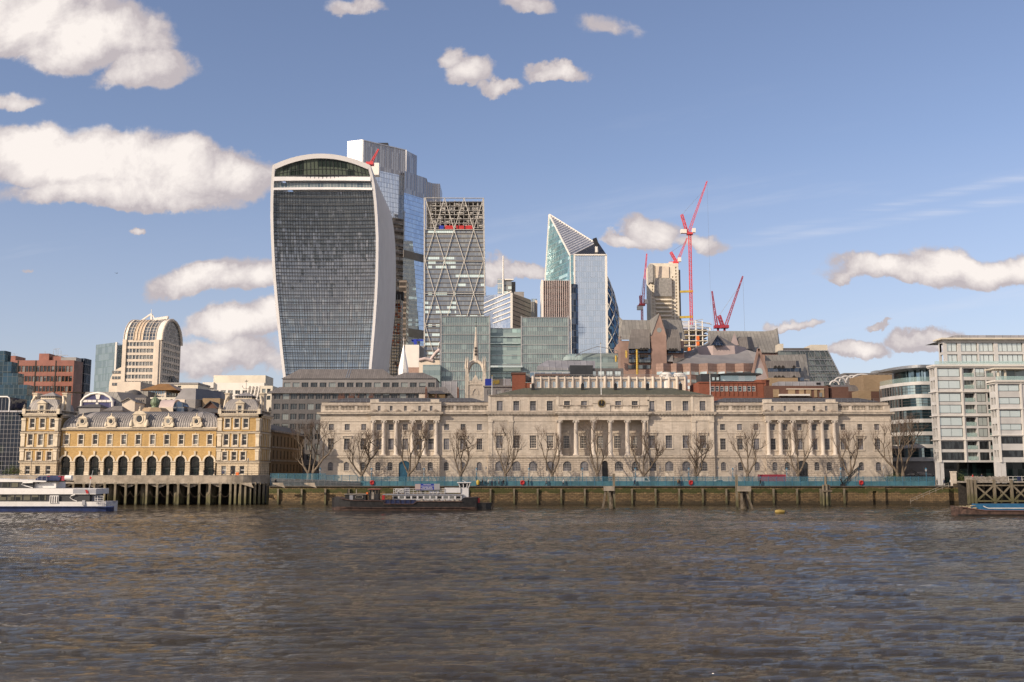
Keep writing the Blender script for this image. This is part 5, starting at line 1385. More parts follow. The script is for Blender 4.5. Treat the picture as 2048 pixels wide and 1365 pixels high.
Ao = [fpt(*arch((556, 345), (747, 345), 21, k)) for k in range(NA+1)]; Ai = [fpt(*arch((561.6, 352.5), (741.6, 352.5), 20, k)) for k in range(NA+1)]
for k in range(NA):
    fr.face([Ai[k], Ai[k+1], Ao[k+1], Ao[k]]); fr.face([Ai[k+1], Ai[k], Ai[k]+Vector((0, 1.6, 0)), Ai[k+1]+Vector((0, 1.6, 0))])
fr.build('frame', 'tower_white', t)
rf = MB(); ra = []
xbl = Lo[0].x+0; xbr = rows[0][-1].x; zb_ = rows[0][-1].z
for j in range(9):
    g = j/8; rr_ = []
    for k in range(NA+1):
        f = k/NA; zz_ = Lo[0].z+(rows[0][j].z-Lo[0].z)*f
        crown = (Ao[NA//2].z-Lo[0].z)*(1-(2*f-1)**2)*(1-.12*g*g)
        ya = Ao[k].y; rr_.append(Vector(((1-g)*Ao[k].x+g*(xbl+(xbr-xbl)*f), ya+(YB-ya)*g, zz_+crown)))
    ra.append(rr_)
rf.grid(ra, 0, True); rf.build('roof', 'white_clad', t)
gl = MB(); ins = 1.5
pl = [p for p in prof if p[0] >= 380]
gz_ = [(392, 550.5, 756)]+[p for p in prof if p[0] >= 410]
NG = 14
grows = [[fpt(xl+5+(xr-xl-10)*k/NG, py, ins+1.4*math.sin(math.pi*k/NG)) for k in range(NG+1)] for py, xl, xr in gz_]
gl.grid(grows[::-1], 0, True); gl.build('glazing', 'gl_walkie', t)
lv = MB()     # horizontal brise-soleil, dense on the upper storeys
def xr_at(py):
    for (a, b) in zip(prof, prof[1:]):
        if a[0] <= py <= b[0]: f = (py-a[0])/(b[0]-a[0]); return a[1]+(b[1]-a[1])*f, a[2]+(b[2]-a[2])*f
py = 396.0
while py < 745:
    xl, xr = xr_at(py); pts = [fpt(xl+5.2+(xr-xl-10.6)*k/6, py, ins+1.4*math.sin(math.pi*k/6)-.35) for k in range(7)]
    for k in range(6): lv.beam(pts[k], pts[k+1], .2, .14)
    py += 7.2
lv.build('louvre', 'dark_frame', t)
fb_ = MB()
k = 0; py = 403.0
while py < 750:
    xl, xr = xr_at(py); pts = [fpt(xl+5.2+(xr-xl-10.6)*k/6, py, ins+1.4*math.sin(math.pi*k/6)-.5) for k in range(7)]
    for q in range(6): fb_.beam(pts[q], pts[q+1], .35, .32)
    py += 14.4
fb_.build('floor_band', 'dark_frame', t)
vm_ = MB()
for k in range(1, 38): vm_.path([fpt(xl+5+(xr-xl-10)*k/38, py_, ins+1.4*math.sin(math.pi*k/38)-.2) for py_, xl, xr in gz_], .06, 3)
vm_.build('mullion', 'dark_frame', t)
mb = MB()
for py, h in ((370.5, 6.0), (389, 3.4)):
    xl, xr = xr_at(py); a, b = fpt(xl+5.2, py, .3), fpt(xr-5.2, py, .3); hh_ = h*.27
    pts = [a.lerp(b, q/8)+Vector((0, 1.2*math.sin(math.pi*q/8), .6*math.sin(math.pi*q/8))) for q in range(9)]
    for q in range(8): mb.beam(pts[q], pts[q+1], 1.2, hh_*1.4)
mb.build('terrace_slab', 'tower_white', t)
mb = MB(); xl, xr = xr_at(383); mb.grid([[fpt(xl+5.2+(xr-xl-10.6)*k/6, p_, 1.6+.8*math.sin(math.pi*k/6)) for k in range(7)] for p_ in (388, 376)]); mb.build('pale_glazing', 'gl_sky', t)
mb = MB(); top_ = [Ai[k]+Vector((0, 1.2, 0)) for k in range(NA+1)]; xl, xr = xr_at(368)
bot = [fpt(xl+5.2+(xr-xl-10.6)*k/NA, 369, 1.2) for k in range(NA+1)]
mb.grid([bot, [bot[k].lerp(top_[k], .5) for k in range(NA+1)], top_]); mb.build('garden_glazing', 'gl_garden', t)
mb = MB()
for k in range(1, NA): mb.tube(bot[k]+Vector((0, -.2, 0)), top_[k]+Vector((0, -.2, 0)), .11, n=4)
mid = [bot[k].lerp(top_[k], .5)+Vector((0, -.25, 0)) for k in range(NA+1)]; mb.path(mid, .1, 4); low = [bot[k].lerp(top_[k], .18)+Vector((0, -.5, 0)) for k in range(NA+1)]; mb.path(low, .3, 4)
mb.build('garden_mullion', 'dark_frame', t)
mb = MB()    # roof plant
for (a, b, c, d) in ((652, 671, 321.5, 324.5),): mb.box(PX(a, c, Y+6), PX(b, c, Y+6), Y+4, Y+9, PZ(d+3, Y+6), PZ(c, Y+6))
for q in range(16): x_, y_ = 690+q*3.2, Y+22+q*.5; zz_ = PZ(322.5+q*.75, y_); mb.box(PX(x_, 325, y_), PX(x_, 325, y_)+.7, y_, y_+1, zz_-4, zz_+random.uniform(-.4, .8))
mb.build('roof_plant', 'grey_clad_light', t)

t = thing('stepped_glass_skyscraper', 'tallest sky-blue faceted glass skyscraper stepping down to the right', 'skyscraper', (PX(770, 700, 850), 850, GZ))
HB = PZ(281, 840); B_ = (PX(726, 281, 840), 840.0); A_ = (PX(695, 284, YOF(284.5, HB)), YOF(284.5, HB)); yC = YOF(301, HB); C_ = (PX(812, 301, yC), yC); yD = YOF(312, HB); D_ = (PX(834, 312, yD), yD)
def facet(mb, a, b, z0_, za, zb, mat=0): mb.face([(a[0], a[1], z0_), (b[0], b[1], z0_), (b[0], b[1], zb), (a[0], a[1], za)], mat)
g1 = MB(); zl = HB-24
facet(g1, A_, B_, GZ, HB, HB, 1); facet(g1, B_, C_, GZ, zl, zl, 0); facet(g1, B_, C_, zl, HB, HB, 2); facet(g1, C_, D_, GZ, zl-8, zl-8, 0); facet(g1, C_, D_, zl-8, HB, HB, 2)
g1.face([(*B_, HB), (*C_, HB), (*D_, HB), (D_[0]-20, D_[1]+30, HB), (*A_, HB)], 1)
g1.build('glazing', ['gl_bish', 'gl_bish_sunlit', 'gl_bish_l'], t)
g2 = MB(); o_ = -6
H2 = PZ(342, C_[1]+o_); C2 = (C_[0]-.5, C_[1]+o_); y2 = YOF(357, H2); D2 = (PX(853, 357, y2), y2); y3 = YOF(368, H2-3); E2 = (PX(880, 368, y3), y3)
facet(g2, C2, D2, GZ, H2-20, H2-20, 0); facet(g2, C2, D2, H2-20, H2, H2, 2); g2.face([(*C2, H2), (*D2, H2), (D2[0], D2[1]+20, H2), (C2[0], C2[1]+20, H2)], 1)
M2 = (PX(866, 362, y2+6), y2+6)
facet(g2, D2, M2, GZ, H2-3, H2-3, 1); facet(g2, M2, E2, GZ, H2-3, H2-3, 2); g2.face([(*D2, H2-3), (*M2, H2-3), (*E2, H2-3), (E2[0], E2[1]+20, H2-3), (D2[0], D2[1]+20, H2-3)], 1)
facet(g2, E2, (E2[0], E2[1]+30), GZ, H2-3, H2-3, 2)
g2.build('lower_glazing', ['gl_bish', 'gl_bish_l', 'gl_bish_l'], t)
mb = MB()
for w_, za, zb2 in (((B_, C_), PZ(430, 850), PZ(740, 850)),):
    a, b = Vector(w_[0]), Vector(w_[1]); d = (b-a); n_ = Vector((d.y, -d.x)).normalized(); p0 = a+d*.70+n_*.6; p1 = a+d*.985+n_*.6
    k = 0; z = zb2
    while z < za: 
        for q in range(7): c_ = p0.lerp(p1, q/6); mb.box(c_.x-.9, c_.x+.9, c_.y-.4, c_.y+.4, z, z+3.0)
        z += 6.5
    mb.face([(p0.x, p0.y+.3, zb2), (p1.x, p1.y+.3, zb2), (p1.x, p1.y+.3, za), (p0.x, p0.y+.3, za)])
mb.build('brown_strip', 'gl_willis', t)  # dark brown strip of bars over the right part of this facet
mb = MB()
for (a, b, pt, pb) in ((C2, D2, 500, 515), (C2, D2, 655, 672)):
    q = C2[0], D2[0]; wv = Wall(C2, D2); yy = C2[1]; wv.box(mb, 0, wv.len, PZ(pb, yy), PZ(pt, yy), -.2, .5)
mb.build('louvre_band', 'grey_clad', t)
mb = MB()
for f in (0, 1): q = [B_, C_][f]; mb.beam((q[0], q[1]-.4, GZ), (q[0], q[1]-.4, HB), 1.3)
mb.beam((A_[0], A_[1], HB), (B_[0], B_[1]-.3, HB), .8); mb.beam((B_[0], B_[1]-.3, HB), (C_[0], C_[1]-.3, HB), .8); mb.build('edge_trim', 'tower_white', t)
boxpart(t, 'maintenance_unit', 752, 776, 286, 290, 870, 8, 'black_metal')

Y = 815.0
t = thing('braced_wedge_tower', 'dark glass wedge tower with pale diamond bracing and open plant floors on top', 'skyscraper', (PX(910, 700, Y), Y, GZ))
ztop = PZ(398, Y+32); yt = Y+32
def ws(px, py):   # point on the sloping front: solve depth so that it lies on the plane
    z = PZ(py, Y); 
    for _ in range(4): yy = Y+32*(z-GZ)/(ztop-GZ); z = PZ(py, yy)
    return Vector((PX(px, py, yy), yy, z))
lft = lambda py: 849.0; rgt = lambda py: 967.0+(py-397)/243*4.6
mb = MB(); nr = 14
mb.grid([[ws(lft(p), p), ws(rgt(p), p)] for p in (770, 461)], 0, False)
mb.build('glazing', 'gl_lead', t)
mb = MB(); tl, tr, bl, br_ = ws(849, 397), ws(967, 399), ws(849, 770), ws(973, 770)
mb.face([bl+Vector((-.0, 60, 0)), bl, ws(849, 461), ws(849, 461)+Vector((0, 30, 0))]); mb.face([br_, br_+Vector((0, 60, 0)), ws(968, 461)+Vector((0, 30, 0)), ws(968, 461)]); mb.build('side_wall', 'gl_lead', t)
mb = MB()    # open mechanical storeys
for k in range(7):
    p_ = 402+k*8.6; a, b = ws(853, p_), ws(964, p_+1); mb.prism([(a.x, a.y+2), (b.x, b.y+2), (b.x, b.y+16), (a.x, a.y+16)], a.z-.5, a.z, bottom=True)
for k in range(13):
    q = 852+k*9.4; a, b = ws(q, 400), ws(q, 461); mb.tube(a+Vector((0, 3, 0)), b+Vector((0, 3, 0)), .35, n=4)
mb.build('plant_floor', 'lattice_grey', t)
mb = MB(); rs = random.Random(4)
for k in range(110):
    q, p_ = rs.uniform(858, 958), 404+8.6*rs.randint(0, 6)+rs.uniform(-1, 5); a = ws(q, p_); w_ = rs.uniform(.8, 4); h_ = rs.uniform(.5, 2.2); mb.box(a.x, a.x+w_, a.y+3.5, a.y+3.5+rs.uniform(1, 8), a.z, a.z+h_)
mb.build('machinery', ['lattice_grey'], t)
mb = MB(); a, b = ws(851, 403), ws(966, 460); mb.box(a.x, b.x, a.y+18, a.y+19, b.z, a.z+1); mb.build('plant_back_wall', 'grey_clad', t)
mb = MB()
for (q0_, q1_, m_) in ((877, 887, 0), (890, 906, 1), (912, 928, 1), (931, 945, 1)):
    a, b = ws(q0_, 458), ws(q1_, 451); mb.box(a.x, b.x, a.y+1.2, a.y+4, a.z, b.z, m_)
mb.build('plant_container', ['banner_blue', 'red_paint'], t)
mb = MB()
nodesT = [(870, 908, 947), (889.5, 928.5)]
lev = [397, 460, 523, 588, 652, 717]
def bar(p, q, w=.75): mb.tube(ws(*p)+Vector((0, -1.0, 0)), ws(*q)+Vector((0, -1.0, 0)), w*.45, n=8)
for i in range(5):
    y0_, y1_ = lev[i], lev[i+1]
    up = [851, 889.5, 928.5, 967] if i % 2 == 0 else [870, 908.5, 947.5]
    dn = [870, 908.5, 947.5] if i % 2 == 0 else [851, 889.8, 929, 968.5]
    for a in up:
        for b in dn:
            if abs(a-b) < 22 and not (i == 0 and a in (851,) and False): bar((a, y0_), (b, y1_))
for py_ in lev: bar((849, py_), (rgt(py_), py_+.6), .9)
for (a, b) in ((849, 849), (967, 972)): mb.beam(ws(a, 397)+Vector((0, -.6, 0)), ws(b, 760)+Vector((0, -.6, 0)), 1.2)
mb.build('bracing', 'lattice_grey', t)
mb = MB(); py_ = 467
while py_ < 740: mb.beam(ws(850, py_)+Vector((0, -.3, 0)), ws(rgt(py_)-1, py_+.4)+Vector((0, -.3, 0)), .4, .5); py_ += 9.0
mb.build('floor_edge', 'grey_clad', t)

t = thing('corner_tower', 'blue glass and beige corner office behind the teal glass blocks', 'office building', (PX(1020, 640, 700), 700, GZ))
q0, q1, q2 = (PX(968, 620, 740), 740), (PX(1023, 620, 690), 690), (PX(1062, 620, 725), 725)
mb = MB(); facet(mb, q0, q1, GZ, PZ(592, 740), PZ(586.5, 690)); mb.build('glass_face', 'gl_bish', t)
mb = MB(); facet(mb, q1, q2, GZ, PZ(586.5, 690), PZ(600, 725)); mb.face([(*q0, PZ(592, 740)), (*q1, PZ(586.5, 690)), (*q2, PZ(600, 725)), (q0[0]+20, 770, PZ(592, 740))]); mb.build('stone_face', 'gl_lead' if False else 'pink_panels', t)
mb = MB(); mb.beam((q1[0], q1[1]-.3, GZ), (q1[0], q1[1]-.3, PZ(586.5, 690)), 1.6)
for k in range(6):
    f0 = .0 if k < 3 else .35; z_ = PZ(596+9.6*k, 715); mb.beam((q0[0]+(q1[0]-q0[0])*f0, q0[1]+(q1[1]-q0[1])*f0-.5, z_), (q1[0], q1[1]-.5, z_), .7)
mb.build('white_rail', 'white_clad', t)
mb = MB(); 
for k in range(7): wv = Wall(q1, q2); z_ = PZ(597+9*k, 700); wv.box(mb, 1, wv.len-.5, z_-.4, z_, 0, .1)
mb.build('joint', 'timber_dark', t)
t = thing('mast_tower', 'distant dark tower block with glass flank and tall white mast', 'tower', (PX(1015, 570, 800), 800, GZ))
boxpart(t, 'core', 1004, 1023, 559, 700, 800, 20, 'gl_lead'); boxpart(t, 'dark_side', 1023, 1031, 564, 700, 806, 14, 'grey_clad'); boxpart(t, 'glass_flank', 995, 1003.6, 557, 700, 802, 14, 'gl_sky'); boxpart(t, 'roof_crane', 1006, 1027, 558, 560.5, 799, 4, 'white_clad')
mb = MB(); mb.tube(P(1006.5, 590, 799), P(1006.5, 512, 799), .9, .5, 6); mb.build('mast', 'white_clad', t)
t = thing('pale_slim_block', 'slim pale block between the corner office and the curved dark tower', 'office building', (PX(1068, 610, 760), 760, GZ))
boxpart(t, 'wall', 1062, 1070, 604, 700, 760, 14, 'gl_cream'); boxpart(t, 'cream_wall', 1070, 1075, 601, 700, 762, 14, 'cream_clad'); boxpart(t, 'glass_top', 1063, 1074, 598, 604, 764, 8, 'gl_sky')
t, a, b = office('low_link_block', 'low grey block behind the slim pale tower', 'office building', 1028, 1048, 584, 780, 20, 'grey_clad_light', 1, [])

Y = 430.0
t = thing('teal_glass_office', 'wide teal glass office with two tall blocks joined by a lower middle', 'office building', (PX(1010, 720, Y), Y, GZ))
mb = MB()
def gbox(x0, x1, pt, y0_, dep, m_=0): mb.box(PX(x0, 700, y0_), PX(x1, 700, y0_), y0_, y0_+dep, GZ, PZ(pt, y0_), m_, bottom=False)
gbox(882, 979, 633, Y, 30); gbox(979, 1043, 657, Y+4, 24); gbox(1043, 1137, 635, Y-1, 32); gbox(846, 881, 730, Y-4, 20)
mb.build('glazing', 'gl_green', t)
mb = MB()
for x0, x1, pt, yy in ((882, 979, 633, Y), (1043, 1137, 635, Y-1)):
    xa, xb = PX(x0, 700, yy), PX(x1, 700, yy)
    for xx in (xa, xb): mb.box(xx-.3, xx+.3, yy-.35, yy-.0, GZ, PZ(pt, yy)+.6)
    n_ = 21
    for k in range(n_+1): xx = xa+(xb-xa)*k/n_; mb.box(xx-.06, xx+.06, yy-.2, yy, GZ, PZ(pt, yy))
    k = 0; z = PZ(pt, yy)
    while z > GZ+20: mb.box(xa, xb, yy-.3, yy-.0, z-.2, z+.05); z -= 3.98
xa, xb = PX(979, 700, Y+4), PX(1043, 700, Y+4); z = PZ(657, Y+4)
while z > GZ+20: mb.box(xa, xb, Y+3.7, Y+4, z-.2, z+.05); z -= 3.98
mb.build('glazing_frame', 'grey_paint', t)
mb = MB()
for k, pz_ in enumerate((673, 687)): mb.box(PX(980, 700, Y+3.5), PX(1040, 700, Y+3.5), Y+3.2, Y+4, PZ(pz_+1.2, Y+3.5), PZ(pz_, Y+3.5))
mb.box(PX(981, 735, Y-3), PX(1045, 735, Y-3), Y-4, Y+2, PZ(735.5, Y-3), PZ(732, Y-3)); mb.build('white_rail', 'gl_bright', t)
mb = MB(); mb.prism([(PX(1137, 700, Y-1), Y-1), (PX(1142, 700, Y+10), Y+10), (PX(1142, 700, Y+10), Y+30), (PX(1137, 700, Y-1), Y+30)], GZ, PZ(634, Y)); mb.build('stair_glass', 'gl_bright', t)
mb = MB(); mb.prism([(PX(879, 700, Y+14), Y+14), (PX(881.8, 700, Y), Y), (PX(881.8, 700, Y), Y+24)], GZ, PZ(634, Y)); mb.build('left_glass', 'gl_dkside', t)

Y = 600.0
t = thing('curved_finned_tower', 'bronze-finned tower with a curved dark glass flank and white edges', 'tower', (PX(1112, 640, Y), Y, GZ))
mb = MB(); xa, xb = PX(1087, 620, Y), PX(1138, 620, Y); z1 = PZ(562, Y)
mb.box(xa, xb, Y, Y+30, GZ, z1, bottom=False); mb.build('finned_front', 'gl_willis', t)
mb = MB()
for k in range(13): x_ = xa+(xb-xa)*k/12; mb.box(x_-.22, x_+.22, Y-.9, Y, GZ, z1+.4)
mb.build('fin', 'pink_pale', t)
mb = MB(); mb.box(PX(1082.5, 620, Y), xa, Y-.6, Y+20, GZ, z1+.6); mb.box(xb, PX(1142.5, 620, Y), Y-.6, Y+20, GZ, z1-.2); mb.build('edge_pier', 'white_clad', t)
mb = MB(); x_ = PX(1142.5, 640, Y); rx_ = PX(1158, 640, Y)-x_
mb.lathe([(rx_, 0), (rx_, PZ(568, Y)-GZ)], (x_, Y+rx_*1.0, GZ), 14, 0, False, -math.pi/2, math.pi/2); mb.face([(x_+rx_*math.cos(-math.pi/2+math.pi*i/14), Y+rx_+rx_*math.sin(-math.pi/2+math.pi*i/14), PZ(568, Y)) for i in range(15)]); mb.build('curved_flank', 'gl_dkside', t)

Y = 700.0
t = thing('pointed_glass_tower', 'angular glass tower rising to a sharp slanted point with white edges', 'skyscraper', (PX(1150, 700, Y), Y, GZ))
p0 = Vector(P(1140.5, 512, Y+5)); ap = Vector(P(1098.5, 430, Y+45)); lb = Vector((PX(1066, 700, Y+45), Y+45, GZ)); p0b = Vector((p0.x, Y+5, GZ)); rr_ = Vector(P(1190, 487, Y+40))
lb2 = Vector(P(1070, 700, Y+45))
mb = MB(); mb.face([Vector((lb2.x-1.5, Y+45, GZ)), p0b, p0, ap]); mb.build('teal_face', 'gl_scalp_t', t)
mb = MB(); mb.face([p0, rr_, ap]); 
for k in range(1, 20):
    f = k/20; a, b = p0.lerp(ap, f), p0.lerp(ap, f)+(rr_-p0)*(1-f); a2, b2 = a+Vector((0, -.4, .1)), b+Vector((0, -.4, .1)); mb.beam(a2, b2, .5, .5)
mb.build('slanting_roof', ['tower_white'], t)
fa, fb2 = Vector(P(1147, 510.5, Y)), Vector(P(1213.5, 510.5, Y)); rt = Vector(P(1197, 486, Y+40))
mb = MB(); mb.face([(fa.x, Y, GZ), (fb2.x, Y, GZ), fb2, fa]); mb.face([(fb2.x, Y, GZ), (fb2.x, Y+40, GZ), (fb2.x, Y+40, fb2.z), fb2]); mb.build('front_glazing', 'gl_scalp', t)
mb = MB(); mb.face([fa, fb2, rt, rr_]); mb.face([p0, fa, rr_]); mb.build('dark_slope', 'black_metal', t)
mb = MB(); mb.face([(p0.x, Y+5, GZ), (fa.x, Y, GZ), fa, p0]); mb.build('corner_glazing', 'gl_scalp_t', t)
mb = MB(); mb.beam(p0b, p0, .7); mb.beam(p0, ap, .9); mb.beam(ap, Vector((lb2.x-1.5, Y+45, GZ)), 1.3); mb.beam(ap, rr_, 1.5); mb.beam((fa.x+.6, Y-.2, GZ), (fa.x+.6, Y-.2, fa.z), 1.1, 1.0)
mb.beam((fb2.x-.6, Y-.2, GZ), (fb2.x-.6, Y-.2, fb2.z), 1.5, 1.2); mb.beam((fa.x, Y-.3, fa.z), (fb2.x, Y-.3, fb2.z), 1.0); mb.build('white_edge', 'white_clad', t)
mb = MB(); mb.beam(P(1192.5, 510, Y+10), P(1192.5, 490, Y+10), 1.6); mb.beam(P(1195, 510, Y+10), P(1194, 490, Y+10), 1.0); mb.build('cradle_mast', 'white_clad', t)
mb = MB(); mb.beam(P(1194, 492, Y+10), P(1189, 477.5, Y+10), 3.2, 2.8); mb.build('cradle', 'black_metal', t)
Y = 850.0
t = thing('rounded_lattice_tower', 'rounded dark glass tower with white diamond lattice, half hidden behind the pointed tower', 'skyscraper', (PX(1175, 700, Y), Y, GZ))
c_ = PX(1176, 600, Y); pr = [(37, 800), (36.5, 700), (34.5+0, 655)] ; K = Y/2000
prf = [(64, 900), (67, 760), (66.5, 700), (65, 660), (63, 640), (59, 615), (53, 590), (45, 567), (36, 548), (24, 528), (12, 514), (1, 506)]
pp = [(r*K, PZ(py, Y)) for r, py in prf]
mb = MB(); mb.lathe([(r, z) for r, z in pp], (c_, Y, 0), 36, 0, False); mb.build('glazing', 'gl_gherkin', t)
def rz_(z):
    for (a, b) in zip(pp, pp[1:]):
        if a[1] <= z <= b[1]: return a[0]+(b[0]-a[0])*(z-a[1])/(b[1]-a[1])
    return pp[-1][0]
for s_ in (1, -1):
    mb = MB()
    for k in range(18):
        pts = []; z = pp[1][1]; z2 = pp[-1][1]-.1
        for j in range(26):
            zz_ = z+(z2-z)*j/25; a = -2*math.pi*k/18*s_+s_*j*.115; r = rz_(zz_)+.2; pts.append((c_+r*math.cos(a), Y+r*math.sin(a), zz_))
        mb.path(pts, .42, 4)
    mb.build('lattice', 'white_clad', t)

Y = 410.0
t = thing('truss_roof_building', 'low green glass building with an arched steel truss roof', 'building', (PX(1200, 715, Y), Y, GZ))
mb = MB(); mb.box(PX(1165, 720, Y), PX(1237, 720, Y), Y, Y+25, GZ, PZ(707, Y), bottom=False); mb.build('glazing', 'gl_green', t)
mb = MB(); top_ = [(1150, 715), (1160, 706), (1175, 700), (1195, 693.5), (1215, 697), (1238, 703)]
for dy in (0, 4):
    for a, b in zip(top_, top_[1:]): mb.tube(P(a[0], a[1], Y+dy-2), P(b[0], b[1], Y+dy-2), .18, n=4)
for k in range(22):
    q = 1152+k*4; mb.tube(P(q, 711-abs(q-1195)*-.12-4, Y-2), P(q+4, 708, Y-2), .1, n=3); mb.tube(P(q, 708, Y-2), P(q+3, 701+abs(q-1195)*.2, Y-2), .1, n=3)
mb.build('truss', 'steel_grey', t)
t = thing('glass_link_roof', 'small curved green glass roofs at the foot of the curved dark tower', 'building', (PX(1150, 715, 425), 425, GZ))
mb = MB()
for k in range(4): mb.lathe([(3.2, 0), (3.0, 1), (2.2, 2.2), (.3, 3)], (PX(1140+k*6, 712, 425), 425, PZ(722, 425)), 8)
mb.box(PX(1137, 722, 425), PX(1164, 722, 425), 424, 436, GZ, PZ(721, 425)); mb.build('glazing', 'gl_green', t)

Y = 350.0
t = thing('church_tower', 'pale stone gothic church tower with an open crown of arches and a tall needle spire', 'church tower', (PX(950, 760, Y), Y, GZ)); K = Y/2000
xc = PX(951, 740, Y); hw = 19.5*K
mb = MB(); TW = Wall((xc-hw, Y), (xc+hw, Y)); zt = PZ(766, Y); zl_ = PZ(790, Y)
TW.open(mb, 0, 2*hw, GZ, zt, [(hw, 9*K, PZ(800, Y), PZ(781, Y), 5*K)], .7)
mb.prism([(xc-hw, Y+.01), (xc+hw, Y+.01), (xc+hw, Y+2*hw), (xc-hw, Y+2*hw)], GZ, zt)
mb.build('tower', 'stone_ashlar', t)
mb = MB(); TW.box(mb, hw-4.2*K, hw+4.2*K, PZ(800, Y), PZ(783, Y), -.6, -.55); mb.build('louvre', 'timber_dark', t)
mb = MB()
pts = [(hw-6.5*K, PZ(790, Y)), (hw-5.5*K, PZ(784, Y)), (hw, PZ(777.5, Y)), (hw+5.5*K, PZ(784, Y)), (hw+6.5*K, PZ(790, Y))]
mb.path([TW.at(a, b, .1) for a, b in pts], .15, 4); mb.box(xc-hw-.25, xc+hw+.25, Y-.25, Y+2*hw+.25, PZ(770, Y), PZ(768.5, Y))
for k in range(6):
    if k % 1 == 0: u = xc-hw+.3+k*(2*hw-.6)/5.5; mb.box(u, u+.45, Y-.1, Y+.4, zt, zt+ (1.5 if k % 2 == 0 else .7)); mb.box(u, u+.45, Y+2*hw-.4, Y+2*hw, zt, zt+1.1)
mb.box(xc-hw, xc+hw, Y-.05, Y+.35, zt, zt+.5); mb.face([TW.at(hw-1.4, zt+.5, .06), TW.at(hw+1.4, zt+.5, .06), TW.at(hw, PZ(749, Y), .06)]); mb.tube((xc, Y, PZ(750, Y)), (xc, Y, PZ(744, Y)), .1, n=4)
mb.build('battlement', 'stone_trim', t)
pin = MB()
for sx_ in (-1, 1):
    for sy_ in (0, 1):
        x_, y_ = xc+sx_*(hw-.35), Y+.3+sy_*(2*hw-.6); zq = PZ(738, Y)
        pin.box(x_-.62, x_+.62, y_-.62, y_+.62, GZ+10, PZ(752, Y)); pin.box(x_-.5, x_+.5, y_-.5, y_+.5, PZ(752, Y), zq)
        for du in (-.35, .35): pin.lathe([(.42, 0), (.4, 1.2), (.02, 4.6)], (x_+du, y_, zq), 4, 0, False)
pin.build('pinnacle', 'stone_trim', t)
ar = MB(); xs_, ys_ = xc, Y+hw; zap = PZ(722, Y)
for sx_ in (-1, 1):
    for sy_ in (-1, 1):
        n_ = 9; P_ = []
        for i in range(n_+1):
            a = i/n_*math.pi/2*.96; r = (hw-.5)*math.cos(a)**.8+.0; P_.append((xs_+sx_*(r+.25), ys_+sy_*(r+.25), PZ(752, Y)+(zap-PZ(752, Y))*math.sin(a)))
        for i in range(n_): ar.beam(P_[i], P_[i+1], .9-.0*i, 1.0)
ar.box(xs_-1.35, xs_+1.35, ys_-1.35, ys_+1.35, PZ(724, Y), PZ(721, Y)); ar.build('crown_arch', 'stone_trim', t)
sp = MB(); r0 = 6.3*K; z0_ = PZ(721, Y); z9 = PZ(652, Y)
sp.lathe([(r0*1.25, 0), (r0*1.2, .4), (r0, .5), (.16, z9-z0_)], (xs_, ys_, z0_), 8, 0, False)
for k in range(8):
    zq = z0_+2+k*1.1; 
    if k < 3: sp.box(xs_-.45, xs_-.12, ys_-r0-.02+k*.1, ys_-r0+.3, zq, zq+.8, 1); sp.box(xs_+.12, xs_+.45, ys_-r0-.02+k*.1, ys_-r0+.3, zq, zq+.8, 1)
sp.build('spire', ['stone_trim', 'timber_dark'], t)
vn = MB(); vn.tube((xs_, ys_, z9-.3), (xs_, ys_, PZ(632, Y)), .1, .05, 5)
for q in (651, 644): vn.lathe([(0, 0), (.3, .25), (0, .5)], (xs_, ys_, PZ(q, Y)), 8)
vn.build('weathervane', 'timber_dark', t)
t = thing('slim_spire', 'slim pale needle spire rising in front of the building site', 'church spire', (PX(806, 720, 480), 480, GZ))
mb = MB(); mb.lathe([(2.6, 0), (2.5, PZ(740, 480)-GZ), (.1, PZ(690, 480)-GZ)], (PX(807, 715, 480), 480, GZ), 8, 0, False); mb.tube(P(807.5, 692, 480), P(807.5, 675, 480), .15, .08, 5, 0); mb.build('spire', 'tower_white', t)
t = thing('wrapped_block', 'block wrapped in white sheeting with a blue crane arm on its roof', 'building site', (PX(825, 715, 500), 500, GZ))
boxpart(t, 'sheeting', 810, 838, 690, 735, 500, 12, 'white_clad'); boxpart(t, 'shaded_side', 838, 848, 692, 745, 503, 10, 'grey_clad_light')
mb = MB(); mb.box(PX(810, 740, 500), PX(838, 740, 500), 500, 511, PZ(750, 500), PZ(735, 500)); mb.build('lower_floor', 'pink_panels', t)
mb = MB(); mb.beam(P(823, 681, 505), P(847, 681, 505), .8); mb.beam(P(831, 690, 505), P(831, 679, 505), 1.4); mb.beam(P(823, 681, 505), P(828, 684, 505), .8); mb.build('blue_crane', 'banner_blue', t)
t = thing('sculpted_cream_block', 'cream ornamental stonework block right of the white sheeting', 'building', (PX(862, 718, 470), 470, GZ))
boxpart(t, 'wall', 838, 882, 721, 760, 470, 10, 'cream_clad')
mb = MB(); 
for a, b in (((838, 721), (852, 718)), ((852, 718), (866, 722)), ((860, 722), (872, 706)), ((872, 706), (880, 700))): mb.tube(P(a[0], a[1], 470), P(b[0], b[1], 470), .9, n=6)
mb.build('ornament', 'pink_pale', t)
t = thing('scaffolded_site', 'narrow red and white scaffolded building site wedged right of the flared tower', 'building site', (PX(786, 660, 640), 640, GZ))
mb = MB()
for k in range(26):
    py_ = 600+k*6.4; 
    if py_ > 750: break
    x0_ = 777+ (26-k)*.45; mb.box(PX(x0_, py_, 640), PX(802, py_, 640), 640, 650, PZ(py_+.8, 640), PZ(py_, 640))
mb.build('slab', 'concrete_pale', t)
mb = MB()
for q in (783, 788, 793, 799): mb.box(PX(q, 680, 639.5), PX(q, 680, 639.5)+.4, 639.2, 639.6, GZ, PZ(590, 640))
mb.build('hoist_mast', 'galv', t)
mb = MB(); rs = random.Random(9)
